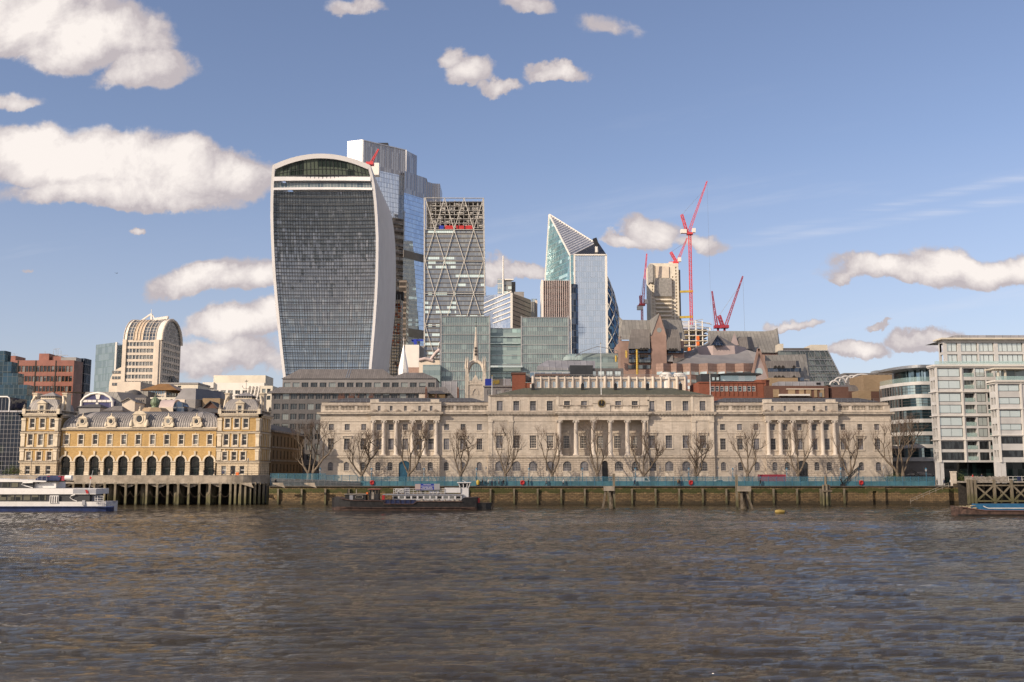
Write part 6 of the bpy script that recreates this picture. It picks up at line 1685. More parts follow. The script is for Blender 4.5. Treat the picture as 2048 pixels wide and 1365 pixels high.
for k in range(34): q, p_ = rs.uniform(780, 798), rs.uniform(610, 740); mb.box(PX(q, p_, 641), PX(q, p_, 641)+rs.uniform(1, 2.4), 641, 642, PZ(p_, 641), PZ(p_, 641)+1.6)
mb.build('netting_panel', 'orange_paint', t)
boxpart(t, 'core', 780, 801, 596, 760, 652, 12, 'grey_clad')
boxpart(t, 'dark_wrap', 787, 806, 583, 598, 645, 8, 'timber_dark')
boxpart(t, 'bronze_core', 797, 812, 560, 760, 700, 16, 'gl_willis')
# ================================================================ RIGHT: building site tower, cranes
Y = 750.0
t = thing('concrete_core_tower', 'raw cream concrete tower core under construction between red cranes', 'building site', (PX(1330, 590, Y), Y, GZ)); K = Y/2000
xa, xb = PX(1301, 590, Y), PX(1358, 590, Y)
Wc = Wall((xa, Y), (xb, Y)); mb = MB(); k = 0; ops = []
while k < 17:
    zt_ = PZ(534+k*6.3, Y)
    for p in ((1346, 1353) if k > 2 else (1353,)): ops.append((PX(p, 590, Y)-xa, 3.0*K, zt_-2.6*K*1.4, zt_))
    if k > 3: ops.append((PX(1305.5, 590, Y)-xa, 2.2*K, zt_-3.4*K, zt_))
    k += 1
Wc.open(mb, 0, Wc.len, GZ, PZ(527, Y), ops, 1.2); mb.prism([(xa, Y+1), (xb, Y+1), (xb+1, Y+22), (xa, Y+22)], GZ, PZ(527, Y)); mb.build('core_wall', 'concrete_pale', t)
mb = MB(); mb.box(PX(1304, 560, Y), PX(1339, 560, Y), Y+1.5, Y+2, GZ, PZ(534, Y)); mb.build('dark_openings', 'timber_dark', t)
mb = MB(); mb.box(PX(1298, 545, Y), PX(1305, 545, Y), Y-2, Y+8, PZ(566, Y), PZ(529, Y)); mb.box(PX(1308, 580, Y), PX(1343, 580, Y), Y-2.2, Y, PZ(594, Y), PZ(558, Y))
for k in range(16): x_ = PX(1308, 580, Y)+k*.84; mb.box(x_, x_+.2, Y-2.5, Y-2.2, PZ(594, Y), PZ(558, Y))
mb.build('climbing_screen', 'lattice_grey', t)
mb = MB()
for k in range(6): z = PZ(601+8.0*k, Y); mb.box(PX(1311, 600, Y), PX(1342, 600, Y), Y-3.0, Y, z-.5, z+.6)
mb.build('floor_slab', 'concrete_pale', t)
boxpart(t, 'formwork', 1312, 1338, 533, 556, Y-.8, .8, 'cream_clad'); boxpart(t, 'hoist', 1357.5, 1362, 540, 690, Y+2, 4, 'galv')
def luffing(name, label, base, top, jib0, jib1, aframe, wt, Y, bays=26, w=2.0, mat='crane_red', cab=True, ropes=True, tie=None):
    b0, t0 = Vector(P(*base, Y)), Vector(P(*top, Y)); t = thing(name, label, 'crane', (b0.x, Y, b0.z), 'red tower cranes above the building sites')
    K = Y/2000; m = MB(); lattice(m, b0, t0, w*K*2.2, bays, .22, .11); m.build('mast', mat, t)
    j0, j1 = Vector(P(*jib0, Y)), Vector(P(*jib1, Y)); m = MB(); lattice(m, j0, j1, (2.2*K*2.2, .8*K*2.2), int((j1-j0).length/2.4)+2, .19, .10); m.build('jib', mat, t)
    m = MB(); m.box(t0.x-2.2, t0.x+2.2, Y-2, Y+2, t0.z, t0.z+1.6); m.build('slewing_ring', mat, t)
    if aframe:
        a = Vector(P(*aframe, Y)); m = MB(); lattice(m, j0+Vector((-1, 0, 0)), a, 1.6, 8, .26, .14); m.build('back_mast', mat, t)
        m = MB(); m.tube(a, j0.lerp(j1, .82), .1, n=3); 
        if wt: m.tube(a, Vector(P(*wt, Y)), .1, n=3)
        m.build('stay_rope', 'steel_grey', t)
    if wt:
        q = Vector(P(*wt, Y)); m = MB(); m.box(q.x-2.2, q.x+2.2, Y-1.5, Y+1.5, q.z-2.4, q.z+.5); m.build('counterweight', 'white_clad', t)
        m = MB(); m.beam((q.x-2, Y, q.z+.6), (j0.x+1, Y, t0.z+1.6), .8); m.build('machine_deck', mat, t)
    if cab: m = MB(); m.box(t0.x+1.6, t0.x+4.0, Y-3, Y-.6, t0.z+1.2, t0.z+4.4); m.build('cab', ['white_clad'], t)
    if ropes: m = MB(); m.tube(j1, (j1.x+.4, Y, j1.z-ropes), .07, n=3); m.build('hoist_rope', 'steel_grey', t)
    if tie:
        for py_ in tie: m = MB(); m.beam(P(1360, py_+1, Y-.5), P(1386, py_, Y-.5), .9, 1.6); m.build('yellow_tie', 'yellow_paint', t)
    return t
luffing('tower_crane', 'tallest red luffing crane standing right of the raw concrete core', (1383, 650), (1379.5, 470), (1377, 466), (1414, 363), (1363.5, 430), (1367, 461), 735, 40, 2.2, ropes=95, tie=(583, 634))
luffing('tower_crane', 'red crane perched on the concrete core, jib crossing behind the tallest mast', (1352, 560), (1351, 528), (1355, 524), (1374, 477), (1341.5, 505), (1343, 527), 755, 8, 1.4, ropes=None)
luffing('tower_crane', 'red crane left of the concrete core with its jib nearly upright', (1284.5, 650), (1284, 612), (1285, 610), (1293.5, 508), (1281, 592), (1280, 614), 740, 12, 1.6, ropes=None)
luffing('tower_crane', 'dark red crane with jib leaning far right above the grey lead roofs', (1449, 670), (1449, 657), (1450, 656), (1485.5, 553), (1438, 632), None, 560, 5, 1.2, 'crane_dark', False, ropes=70)
luffing('tower_crane', 'short dark red crane leaning left beside the far-leaning one', (1436, 670), (1436, 657), (1434, 657), (1424, 583), None, None, 565, 5, 1.2, 'crane_dark', False, ropes=26)
luffing('roof_crane', 'small bright red crane jib on the roof of the flared glass tower', (739, 336), (740, 331), (740, 331), (757, 299), None, None, 575, 3, 1.3, 'crane_red', False, None)
t = thing('plant_box', 'white plant box on the arched roof of the flared tower', 'plant room', (PX(752, 330, 590), 590, PZ(345, 590))); boxpart(t, 'box', 728, 758, 326, 350, 596, 5, 'white_clad')
Y = 520.0
t = thing('steel_frame', 'open white steel frame of a new building with blue edge netting', 'building site', (PX(1395, 670, Y), Y, GZ))
mb = MB()
for q in (1364, 1378, 1392, 1405, 1420): 
    for dy in (0, 9, 18): mb.beam((PX(q, 670, Y+dy), Y+dy, GZ), (PX(q, 670, Y+dy), Y+dy, PZ(642 if q < 1408 else 656, Y)), .5)
for py_ in (643, 652, 661): mb.beam(P(1362, py_, Y), P(1421, py_+4, Y+6), .45); mb.beam(P(1366, py_+2, Y), P(1406, py_-4, Y+6), .3); mb.beam(P(1390, py_-2, Y), P(1424, py_+7, Y+6), .3)
mb.build('steelwork', 'white_clad', t)
mb = MB()
for py_ in (660.5, 671, 681.5, 692): mb.box(PX(1362, py_, Y), PX(1416, py_, Y), Y-.6, Y+22, PZ(py_+1.3, Y), PZ(py_, Y), bottom=True)
mb.build('floor_slab', 'concrete_pale', t)
mb = MB()
for py_ in (660.5, 671, 681.5, 692): mb.box(PX(1366, py_, Y), PX(1414, py_, Y), Y+1, Y+1.2, PZ(py_, Y), PZ(py_-3.4, Y))
mb.build('edge_netting', 'navy_cloth', t)
mb = MB()
for q, p_ in ((1392, 673), (1392, 684), (1400, 695), (1375, 696)): mb.box(PX(q, p_, Y), PX(q+6, p_, Y), Y-.9, Y-.6, PZ(p_+8, Y), PZ(p_, Y))
mb.build('orange_panel', 'orange_paint', t)

# ================================================================ the lead-roofed gothic office cluster
Y = 400.0; K = Y/2000
t = thing('gabled_lead_roof_office', 'pink granite office with steep flared grey lead roofs and a tall pointed gable', 'office building', (PX(1305, 700, Y), Y, GZ))
def roofpoly(t, name, pts, mat='minster_lead'):
    mb = MB()
    for poly in pts: mb.face([P(*q) for q in poly])
    return mb.build(name, mat, t)
mb = MB()
mb.box(PX(1241, 700, Y), PX(1368, 700, Y), Y, Y+24, GZ, PZ(682, Y), bottom=False); mb.prism([P(1237, 690, Y+6)[:2], P(1241, 690, Y)[:2], P(1241, 690, Y+20)[:2]], GZ, PZ(672, Y))
Wg = Wall((PX(1303, 700, Y-2), Y-2), (PX(1333, 700, Y-2), Y-2))
Wg.open(mb, 0, Wg.len, GZ, PZ(672, Y-2), [(Wg.len*.36, 1.5, PZ(735, Y), PZ(685, Y), .75), (Wg.len*.64, 1.5, PZ(735, Y), PZ(685, Y), .75)], .5)
mb.face([(PX(1303, 672, Y-2), Y-2, PZ(672, Y-2)), (PX(1333, 672, Y-2), Y-2, PZ(672, Y-2)), P(1319, 627, Y-2)])
mb.prism([(Wg.at(0, 0)[0], Y-1.99), (Wg.at(Wg.len, 0)[0], Y-1.99), (Wg.at(Wg.len, 0)[0], Y+4), (Wg.at(0, 0)[0], Y+4)], GZ, PZ(672, Y-2), top=False)
mb.build('granite_wall', 'pink_granite', t)
mb = MB(); 
for f in (.36, .64): Wg.box(mb, Wg.len*f-.75, Wg.len*f+.75, PZ(735, Y), PZ(686, Y), -.5, -.4)
cx_ = PX(1318.5, 662, Y-2); mb.tube((cx_, Y-2.05, PZ(662, Y)), (cx_, Y-1.9, PZ(662, Y)), 1.0, n=12); mb.build('gable_window', 'glass_office', t)
roofpoly(t, 'lead_roof', [[(1241, 680, Y-.6), (1304, 680, Y-.6), (1299, 641, Y+8), (1245, 640, Y+8)], [(1237, 680, Y+5), (1241, 680, Y-.6), (1245, 640, Y+8), (1238.5, 634, Y+9)], [(1333, 674, Y-.6), (1371, 680, Y-.6), (1361, 641, Y+8), (1326, 640, Y+8)], [(1361, 641, Y+8), (1371, 680, Y-.6), (1371, 680, Y+12), (1362, 635, Y+10)],
    [(1299, 641, Y+8.1), (1302, 672, Y-2.3), (1319, 626, Y-2.3), (1306, 637, Y+12)], [(1319, 626, Y-2.3), (1334, 672, Y-2.3), (1330, 660, Y+8), (1319, 632, Y+12)]])
roofpoly(t, 'bay_roof', [[(1256, 698, Y-3), (1300, 698, Y-3), (1300, 676, Y-1.2), (1259, 676, Y-1.2)], [(1259, 676, Y-1.25), (1300, 676, Y-1.25), (1300, 659, Y+1), (1263, 659, Y+1)], [(1333, 700, Y-3), (1362, 702, Y-3), (1360, 676, Y-1.2), (1333, 674, Y-1.2)], [(1333, 676, Y-1.25), (1360, 676, Y-1.25), (1357, 660, Y+1), (1333, 658, Y+1)], [(1256, 698, Y-3), (1259, 676, Y-1.2), (1263, 659, Y+1), (1263, 700, Y+2)], [(1362, 702, Y-3), (1362, 702, Y+3), (1357, 660, Y+1), (1360, 676, Y-1.2)]], 'zinc_roof')
mb = MB()
for (q0_, q1_, p_, n_) in ((1257, 1300, 703, 3), (1257, 1300, 716, 3), (1335, 1366, 703, 3)):
    mb.box(PX(q0_, p_, Y), PX(q1_, p_, Y), Y-1.4, Y, PZ(p_+4, Y), PZ(p_-5, Y))
mb.build('window_band', 'gl_dkside', t)
mb = MB()
for (q0_, p_) in ((1282, 697), (1288, 697), (1294, 697), (1282, 711), (1288, 711), (1294, 711), (1340, 698), (1346, 698), (1352, 698)):
    x_, z_ = PX(q0_, p_, Y-3), PZ(p_+4, Y-3); mb.face([(x_-.55, Y-3.15, z_)]+[(x_-.55*math.cos(a), Y-3.15, z_+.5+.55*math.sin(a)) for a in [math.pi*i/6 for i in range(7)]]+[(x_+.55, Y-3.15, z_)]); mb.build('round_dormer', 'timber_dark', t); mb = MB()
mb = MB(); mb.box(PX(1257, 722, Y), PX(1300, 722, Y), Y-1.6, Y, PZ(726, Y), PZ(720, Y)); mb.box(PX(1256, 739, Y), PX(1305, 739, Y), Y-.4, Y, PZ(738, Y), PZ(731, Y)); mb.build('lower_window', 'gl_band', t)
mb = MB()
for (q, a, b) in ((1274, 702, 752), (1253, 704, 718), (1232, 714, 726)):
    x_ = PX(q, a, Y-4); mb.tube((x_, Y-3.6, PZ(b, Y)), (x_, Y-3.6, PZ(a, Y)), .42, n=8)
    for k in range(int((b-a)/4)): mb.tube((x_, Y-3.6, PZ(a+k*4+1, Y)), (x_, Y-3.6, PZ(a+k*4, Y)), .6, n=8)
mb.build('gold_flue', 'gold', t)
t = thing('lead_roof_hall', 'vast grey roofs over pink granite walls with a pink octagonal lantern and black pyramid', 'office building', (PX(1440, 740, Y), Y, GZ))
Y2 = 440.0
roofpoly(t, 'rear_roof', [[(1415, 704, Y2-6), (1558, 706, Y2-6), (1555, 656, Y2+6), (1546, 661, Y2+5), (1530, 663, Y2+5), (1416, 662, Y2+5)], [(1555, 656, Y2+6), (1558, 706, Y2-6), (1562, 706, Y2+20), (1556, 664, Y2+20)]])
mb = MB(); mb.box(PX(1415, 720, Y2), PX(1558, 720, Y2), Y2-5, Y2+16, GZ, PZ(704, Y2-5), bottom=False); mb.build('rear_wall', 'pink_granite', t)
roofpoly(t, 'small_gable_roof', [[(1469, 664, Y2-9), (1459, 690, Y2-9), (1459, 690, Y2), (1469, 664, Y2)], [(1469, 664, Y2-9), (1479, 690, Y2-9), (1479, 690, Y2), (1469, 664, Y2)], [(1475, 676, Y2-8), (1494, 674, Y2-8), (1497, 698, Y2-11), (1480, 698, Y2-11)], [(1494, 674, Y2-8), (1503, 674, Y2-4), (1510, 698, Y2-6), (1497, 698, Y2-11)]], 'zinc_roof')
prismpart(t, 'small_gable', [(1460, 691), (1469, 666), (1478, 691)], Y2-9.2, 'pink_pale', .3)
xo, yo = PX(1437, 700, 424), 424.0; rO = 56/2000*424; zb_, zt_ = PZ(709, 412), PZ(691, 412)
mb = MB(); mb.lathe([(rO*1.03, zb_-2), (rO*.98, zt_)], (xo, yo, 0), 8, 0, False, math.pi/8, math.pi/8+2*math.pi); mb.build('octagon_wall', 'pink_pale', t)
mb = MB(); mb.lathe([(rO*.98, zt_), (rO*.62, zt_+1.2), (.05, PZ(671, 424))], (xo, yo, 0), 8, 0, False, math.pi/8, math.pi/8+2*math.pi); mb.build('pyramid_roof', 'zinc_roof', t)
mb = MB(); a_ = P(1436.5, 671, 420); mb.face([P(1423, 691, 411), P(1448, 691, 411), (a_[0], 422, a_[2])]); mb.build('pyramid_glazing', 'gl_dkside', t)
mb = MB()
for q in (1423, 1429, 1436, 1442, 1448): mb.beam(P(q, 691, 410.8), (a_[0], 421.6, a_[2]), .25)
mb.build('pyramid_bar', 'black_metal', t)
roofpoly(t, 'great_roof', [[(1346, 729, 396), (1512, 727, 396), (1514, 706, 403), (1494, 700, 408), (1474, 708, 405), (1440, 711, 404), (1400, 710, 404), (1388, 701, 407), (1370, 712, 402)]], 'grey_clad_light')
roofpoly(t, 'dark_slope', [[(1346, 729, 396.1), (1346, 710, 402), (1395, 698, 409), (1396, 706, 405), (1362, 721, 398)]], 'zinc_roof')
roofpoly(t, 'fin_wall', [[(1320, 722, 399), (1346, 724, 398), (1346, 709, 400), (1321, 699, 402)]], 'grey_clad_light')
mb = MB()
nz_ = 7; xs_ = [1312, 1342, 1365, 1398, 1434, 1470, 1506]
pl_ = []
for i, q in enumerate(xs_):
    pl_.append((PX(q, 740, 396), 396.0)); 
    if i < len(xs_)-1: m_ = (q+xs_[i+1])/2; pl_.append((PX(m_, 740, 393), 393.5))
for a, b in zip(pl_, pl_[1:]): facet(mb, a, b, GZ, PZ(727.5, 395), PZ(727.5, 395))
mb.build('granite_wall', 'pink_panels', t)
mb = MB()
for a, b in zip(pl_, pl_[1:]):
    wv = Wall(a, b)
    for pz_ in (747, 763, 776): wv.box(mb, .4, wv.len-.4, PZ(pz_+3, 395), PZ(pz_-3, 395), -.1, .08)
mb.build('window_band', 'gl_bright', t)
t = thing('pink_gable_wing', 'pink granite pointed gable with a grey dormered lead roof to its right', 'office building', (PX(1560, 740, 385), 385, GZ)); Yg = 385.0
mb = MB(); f = [P(1502, 760, Yg), P(1540, 760, Yg), P(1517, 699, Yg)]; mb.face(f)
mb.box(PX(1520, 765, Yg), PX(1545, 765, Yg), Yg+.3, Yg+6, GZ, PZ(757, Yg)); mb.face([P(1517, 699, Yg), P(1502, 760, Yg), P(1502, 760, Yg+8), P(1517, 699, Yg+8)][::-1]); mb.build('gable', 'pink_pale', t)
mb = MB(); mb.beam(P(1502, 760, Yg-.3), P(1517, 698, Yg-.3), .9); mb.beam(P(1540, 760, Yg-.3), P(1517, 698, Yg-.3), .9); mb.build('gable_trim', 'pink_granite', t)
mb = MB(); x_, z_ = PX(1518, 742, Yg), PZ(748, Yg); mb.face([(x_-1.4, Yg-.05, z_)]+[(x_-1.4*math.cos(a), Yg-.05, z_+1+1.3*math.sin(a)) for a in [math.pi*i/8 for i in range(9)]]+[(x_+1.4, Yg-.05, z_)]); mb.build('round_window', 'gl_bright', t)
roofpoly(t, 'lead_roof', [[(1530, 760, Yg+.5), (1620, 765, Yg+.5), (1612, 709, Yg+9), (1530, 711, Yg+9)], [(1612, 709, Yg+9), (1620, 765, Yg+.5), (1622, 765, Yg+16), (1614, 705, Yg+14)]])
roofpoly(t, 'dormer_roof', [[(1534, 737, Yg-2), (1592, 735, Yg-2), (1592, 722, Yg-.5), (1530, 722, Yg-.5)], [(1537, 756, Yg-3.5), (1602, 755, Yg-3.5), (1598, 744, Yg-2.5), (1535, 744, Yg-2.5)], [(1592, 735, Yg-2), (1600, 735, Yg+3), (1597, 722, Yg+3), (1592, 722, Yg-.5)]], 'zinc_roof')
mb = MB(); mb.box(PX(1534, 740, Yg), PX(1600, 740, Yg), Yg-1.6, Yg+3, PZ(743.5, Yg-2), PZ(736.5, Yg-2)); mb.box(PX(1537, 757, Yg), PX(1604, 757, Yg), Yg-3, Yg+1, PZ(762, Yg-3), PZ(755.6, Yg-3)); mb.build('window_band', 'gl_dkside', t)
mb = MB()
for (q, p_) in ((1551, 733), (1558.5, 733), (1566, 733), (1588, 733), (1551, 753), (1558.5, 753), (1566, 753), (1588, 753)):
    yy = Yg-2.3 if p_ == 733 else Yg-3.8; x_, z_ = PX(q, p_, yy), PZ(p_+4, yy); mb.face([(x_-.6, yy, z_)]+[(x_-.6*math.cos(a), yy, z_+.5+.6*math.sin(a)) for a in [math.pi*i/6 for i in range(7)]]+[(x_+.6, yy, z_)]); mb.build('round_dormer', 'timber_dark', t); mb = MB()
Yg = 410.0
t = thing('sloping_glass_building', 'glass office whose right side slopes down in big tilted glazed steps under white roof boxes', 'office building', (PX(1640, 730, Yg), Yg, GZ))
mb = MB(); f = [P(1556, 702, Yg), P(1654, 702, Yg), P(1690, 770, Yg)]; 
mb.face([P(1556, 800, Yg), P(1700, 800, Yg), P(1690, 772, Yg), P(1655, 702, Yg), P(1556, 702, Yg)]); mb.face([P(1700, 800, Yg), P(1700, 800, Yg+25), P(1655, 702, Yg+25), P(1655, 702, Yg)]); mb.build('glazing', 'gl_step', t)
mb = MB()
for q in (1598, 1608, 1618, 1628, 1638, 1648): mb.beam(P(q, 702, Yg-.3), P(q+37, 775, Yg-.3), .22)
mb.beam(P(1655, 702, Yg-.3), P(1692, 775, Yg-.3), .5)
for p_ in (702, 720, 731, 742, 753, 764): mb.beam(P(1560, p_, Yg-.35), P(1655+(p_-702)*.52, p_, Yg-.35), .3)
mb.build('frame', 'steel_grey', t)
boxpart(t, 'roof_box', 1622, 1655, 690, 702, Yg+3, 10, 'concrete_pale'); boxpart(t, 'roof_box', 1558, 1567, 688, 702, Yg+6, 6, 'concrete_pale'); boxpart(t, 'louvre_band', 1567, 1623, 696.5, 702, Yg+5, 8, 'grey_clad')
Y = 312.0
t, Wf, Wv = office('arched_attic_building', 'cream building with a row of curved white attic bays and blue-green windows', 'building', 1066, 1370, 754.5, Y, 16, 'cream_clad', 19, [(763, 778)], .42, ('white_paint', 'gl_sky'), 1, 1, 2, roof='zinc_roof')
mb = MB()
for k in range(20):
    u = Wf.len*k/19; w_ = .42 if k % 3 else .7
    mb.path([Wf.at(u, PZ(782, Y), .35), Wf.at(u, PZ(760, Y), .35), Wf.at(u, PZ(756, Y), .1), Wf.at(u, PZ(754, Y), -.6)], w_*.7, 6)
mb.build('curved_pier', 'cream_clad', t)
mb = MB()
for k in range(95): u = Wf.len*k/94; mb.tube(Wf.at(u, PZ(754.5, Y), .1), Wf.at(u, PZ(750, Y), .1), .05, n=3)
mb.tube(Wf.at(0, PZ(750, Y), .1), Wf.at(Wf.len, PZ(750, Y), .1), .08, n=4); Wf.box(mb, 0, Wf.len, PZ(760, Y), PZ(758, Y), 0, .3); mb.build('parapet_rail', 'grey_clad_light', t)
boxpart(t, 'flat_storey', 1060, 1140, 744, 756, Y+8, 10, 'gl_sky'); boxpart(t, 'planter_terrace', 1070, 1140, 747.5, 752, Y+4, 3, 'brown_brick')
mb = MB(); mb.lathe([(2.6, 0), (2.6, 6), (1.6, 7)], (PX(1362, 765, Y), Y+3, PZ(790, Y)), 12); mb.lathe([(2.2, 0), (2.2, 6.3), (1.2, 7.2)], (PX(1335, 765, Y), Y+2, PZ(790, Y)), 12); mb.build('round_corner', 'white_clad', t)
boxpart(t, 'glass_roof_box', 1325, 1352, 745, 752, Y+8, 6, 'gl_sky')
t, a, b = office('dark_plant_box', 'dark grey-green plant enclosure with low glazed storey above the cream attic', 'plant room', 1141, 1247, 737, 326, 12, 'grey_clad', 6, [(742, 752)], .8, ('dark_frame', 'gl_bright'))
boxpart(t, 'black_box', 1140, 1186, 731, 753, 325.5, 8, 'dark_frame')
t = thing('lilac_metal_roof', 'pale lilac metal roof with clipped corner behind the dark plant box', 'building', (PX(1130, 735, 345), 345, GZ)); Yl = 345
mb = MB(); mb.face([P(1073, 741, Yl), P(1190, 741, Yl), P(1190, 722, Yl+3), P(1094, 721, Yl+3), P(1074, 733, Yl)]); mb.face([P(1094, 721, Yl+3), P(1190, 722, Yl+3), P(1190, 722, Yl+20), P(1094, 721, Yl+20)]); mb.build('roof', 'lilac_metal', t)
boxpart(t, 'wall', 1073, 1190, 741, 790, Yl+.2, 14, 'gl_green')
t, a, b = office('brick_stack', 'square orange-red brick block left of the cream curved attic', 'building', 1024, 1051, 747, 318, 6, 'red_brick', 1, [], cope='brown_brick')
boxpart(t, 'low_wing', 1050, 1068, 766, 785, 318.3, 6, 'red_brick'); boxpart(t, 'white_window', 1060, 1066, 768.5, 776, 318.1, .2, 'white_clad'); mb = MB(); mb.lathe([(.3, 0), (.8, .3), (.6, 1)], (PX(1058, 748, 321), 321, PZ(750, 321)), 8); boxpart(t, 'roof_terrace', 1048, 1066, 749, 762, 322, 5, 'grey_clad_light')
t, a, b = office('grey_banner_building', 'low grey building with blue and yellow panels, right of the church tower', 'building', 968, 1026, 774, 325, 12, 'grey_clad_light', 3, [(780, 791)], .6, ('white_paint', 'glass_dark'), 4)
boxpart(t, 'blue_panel', 970, 984, 758, 771.5, 324.9, 1, 'banner_blue'); boxpart(t, 'ochre_panel', 984, 1006, 758, 771.5, 324.9, 1, 'grey_clad'); boxpart(t, 'grey_panel', 1006, 1022, 758, 771.5, 324.9, 1, 'lilac_metal'); boxpart(t, 'ledge', 966, 1024, 771.5, 774, 324.5, 2, 'grey_clad_light')
mb = MB(); rs = random.Random(2)
for k in range(7): q = 986+k*1.9; mb.box(PX(q, 765, 324.7), PX(q+1, 765, 324.7), 324.75, 324.88, PZ(rs.uniform(766, 770), 324.7), PZ(rs.uniform(759, 763), 324.7))
mb.build('yellow_mark', 'yellow_paint', t)
gable_house('dark_hipped_house', 'small dark hipped-roof house left of the church tower', 850, 890, 788, 781, 302, 9, 'brown_brick_side', 'slate_roof', 2, (789, 796))
gable_house('dark_hipped_house', 'cream-fronted low house between chimneys above the left balustrade', 838, 856, 787, 785.5, 300, 6, 'cream_clad', 'slate_roof')
for q, lab in ((852, 'brick chimney stack at the left of the low roofs'), (916, 'narrow brick chimney left of the church tower')):
    t = thing('chimney_stack', lab, 'chimney', (PX(q, 785, 299), 299, PZ(800, 299))); boxpart(t, 'stack', q-2, q+2, 778, 800, 299, 1, 'brown_brick'); boxpart(t, 'chimney_pot', q-1, q+1, 774.5, 778, 299.2, .4, 'red_brick')
boxpart(thing('grey_box_house', 'small lilac-grey box roof between the tiered office and the church', 'building', (PX(892, 770, 360), 360, GZ)), 'wall', 883, 914, 763, 800, 360, 8, 'lilac_metal')
Y = 305.0
t, Wf, Wv = office('red_brick_block', 'square red brick block with ten small windows and a glazed penthouse', 'building', 1397, 1527, 764, Y, 15, 'red_brick', 1, [], roof='grey_clad', side=3)
rb_, Wr = t, Wf
mb = MB(); ops = [(PX(1425.5+9.1*k, 778, Y-.3)-Wf.at(0, 0)[0], 1.05, PZ(783, Y), PZ(773, Y)) for k in range(10)]
for o in ops: Wf.put('window', win(o[1], o[3]-o[2], 1, 2, ('white_paint', 'glass_office')), t, o[0], o[2], .06)
Wf.box(mb, -.1, Wf.len+.1, PZ(766.5, Y), PZ(765, Y), 0, .25)
for k in range(11): u = PX(1421+9.1*k, 778, Y)-Wf.at(0, 0)[0]; Wf.box(mb, u-.08, u+.08, PZ(792, Y), PZ(768, Y), 0, .2)
mb.build('brick_pier', 'red_brick', t)
mb = MB(); mb.lathe([(2.2, 0), (2.2, PZ(762, Y)-GZ), (2.35, PZ(762, Y)-GZ), (2.35, PZ(760, Y)-GZ)], (PX(1528, 778, Y), Y+2.2, GZ), 10, 0, False); mb.build('round_corner', 'red_brick', t)
boxpart(t, 'penthouse_glazing', 1441, 1512, 750, 762, Y+3, 8, 'gl_bright'); boxpart(t, 'dark_storey', 1402, 1441, 748, 764, Y+2.4, 8, 'dark_frame')
mb = MB(); pt_ = [P(1437, 749.5, Y+1), P(1524, 749.5, Y+1), P(1521, 747, Y+1), P(1490, 745, Y+1), P(1470, 745, Y+1), P(1440, 748, Y+1)]; mb.face(pt_); mb.face([(x, Y+13, z) for x, y, z in reversed(pt_)])
for i in range(6): a, b = pt_[i], pt_[(i+1) % 6]; mb.face([a, (a[0], Y+13, a[2]), (b[0], Y+13, b[2]), b])
mb.build('penthouse_roof', 'dark_frame', t)
for q in (1427, 1435.5): boxpart(t, 'penthouse_window', q-2.4, q+2.4, 755, 761, Y+2.2, .2, 'gl_bright')
t, a, b = office('brown_brick_strip', 'long low brown brick building with tan panels right of the red brick block', 'building', 1531, 1657, 772, 303, 12, 'brown_brick', 1, [], roof='grey_clad')
mb = MB()
for (p, q) in ((1546, 1558), (1576, 1590), (1598, 1608), (1612, 1622), (1640, 1648), (1628, 1634)): mb.box(PX(p, 785, 303), PX(q, 785, 303), 302.8, 303.1, PZ(795, 303), PZ(779, 303)); mb.build('tan_panel', 'tan_brick', t); mb = MB()
boxpart(t, 'white_awning', 1560, 1620, 788.5, 792, 301, 2, 'white_clad'); boxpart(t, 'sill_band', 1573, 1648, 777.5, 779.3, 302.6, .5, 'cream_clad'); boxpart(t, 'blue_window', 1639, 1644, 786, 794, 302.7, .2, 'glass_dark')
t, a, b = office('brown_brick_strip', 'brown brick wall block further right beside the tan corner', 'building', 1660, 1697, 774, 304, 10, 'brown_brick', 1, [])
t, a, b = office('tan_stone_block', 'tan rubble-stone block under the grey dormered roof', 'building', 1538, 1596, 756, 345, 10, 'tan_brick', 1, [])
t, a, b = office('grey_metal_box', 'long grey metal roof box with a small black vent', 'plant room', 1557, 1648, 763.5, 320, 8, 'lilac_metal', 1, []); boxpart(t, 'vent', 1633, 1641, 765.5, 769.5, 319.8, .3, 'black_metal')
t, a, b = office('tan_brick_block', 'blank tan brick block left of the curved glass office', 'building', 1727, 1790, 750, 335, 14, 'tan_brick', 1, [], sidemat='tan_brick')
t, a, b = office('tan_brick_block', 'small low tan brick box below the larger tan block', 'building', 1717, 1742, 782, 310, 6, 'tan_brick', 1, [])
t, a, b = office('brown_infill', 'dark brown infill wall between the tan boxes and the curved office', 'building', 1695, 1775, 783, 318, 8, 'brown_brick', 1, [])
t = thing('vault_roof_hall', 'grey vaulted roof hall with white arched trusses behind', 'building', (PX(1690, 775, 340), 340, GZ)); Yv = 340
mb = MB(); mb.grid([[(PX(1665, 775, Yv), Yv+6-6*math.cos(a), PZ(784, Yv)+2.8*math.sin(a)), (PX(1732, 775, Yv), Yv+6-6*math.cos(a), PZ(784, Yv)+2.8*math.sin(a))] for a in [math.pi*i/8 for i in range(9)]]); mb.box(PX(1665, 785, Yv), PX(1732, 785, Yv), Yv, Yv+12, GZ, PZ(784, Yv)); mb.build('roof', 'zinc_roof', t)
mb = MB()
for (cx_, cy_, r_, yy) in ((1669, 770, 9, 350), (1680, 766, 12, 356), (1692, 764, 13, 362), (1722, 768, 22, 366), (1726, 768, 22, 372), (1705, 762, 12, 368)):
    mb.path([P(cx_-r_*math.cos(a), cy_-r_*.85*math.sin(a), yy) for a in [math.pi*i/10 for i in range(11)]], .35, 5); mb.build('arched_truss', 'white_clad', t); mb = MB()
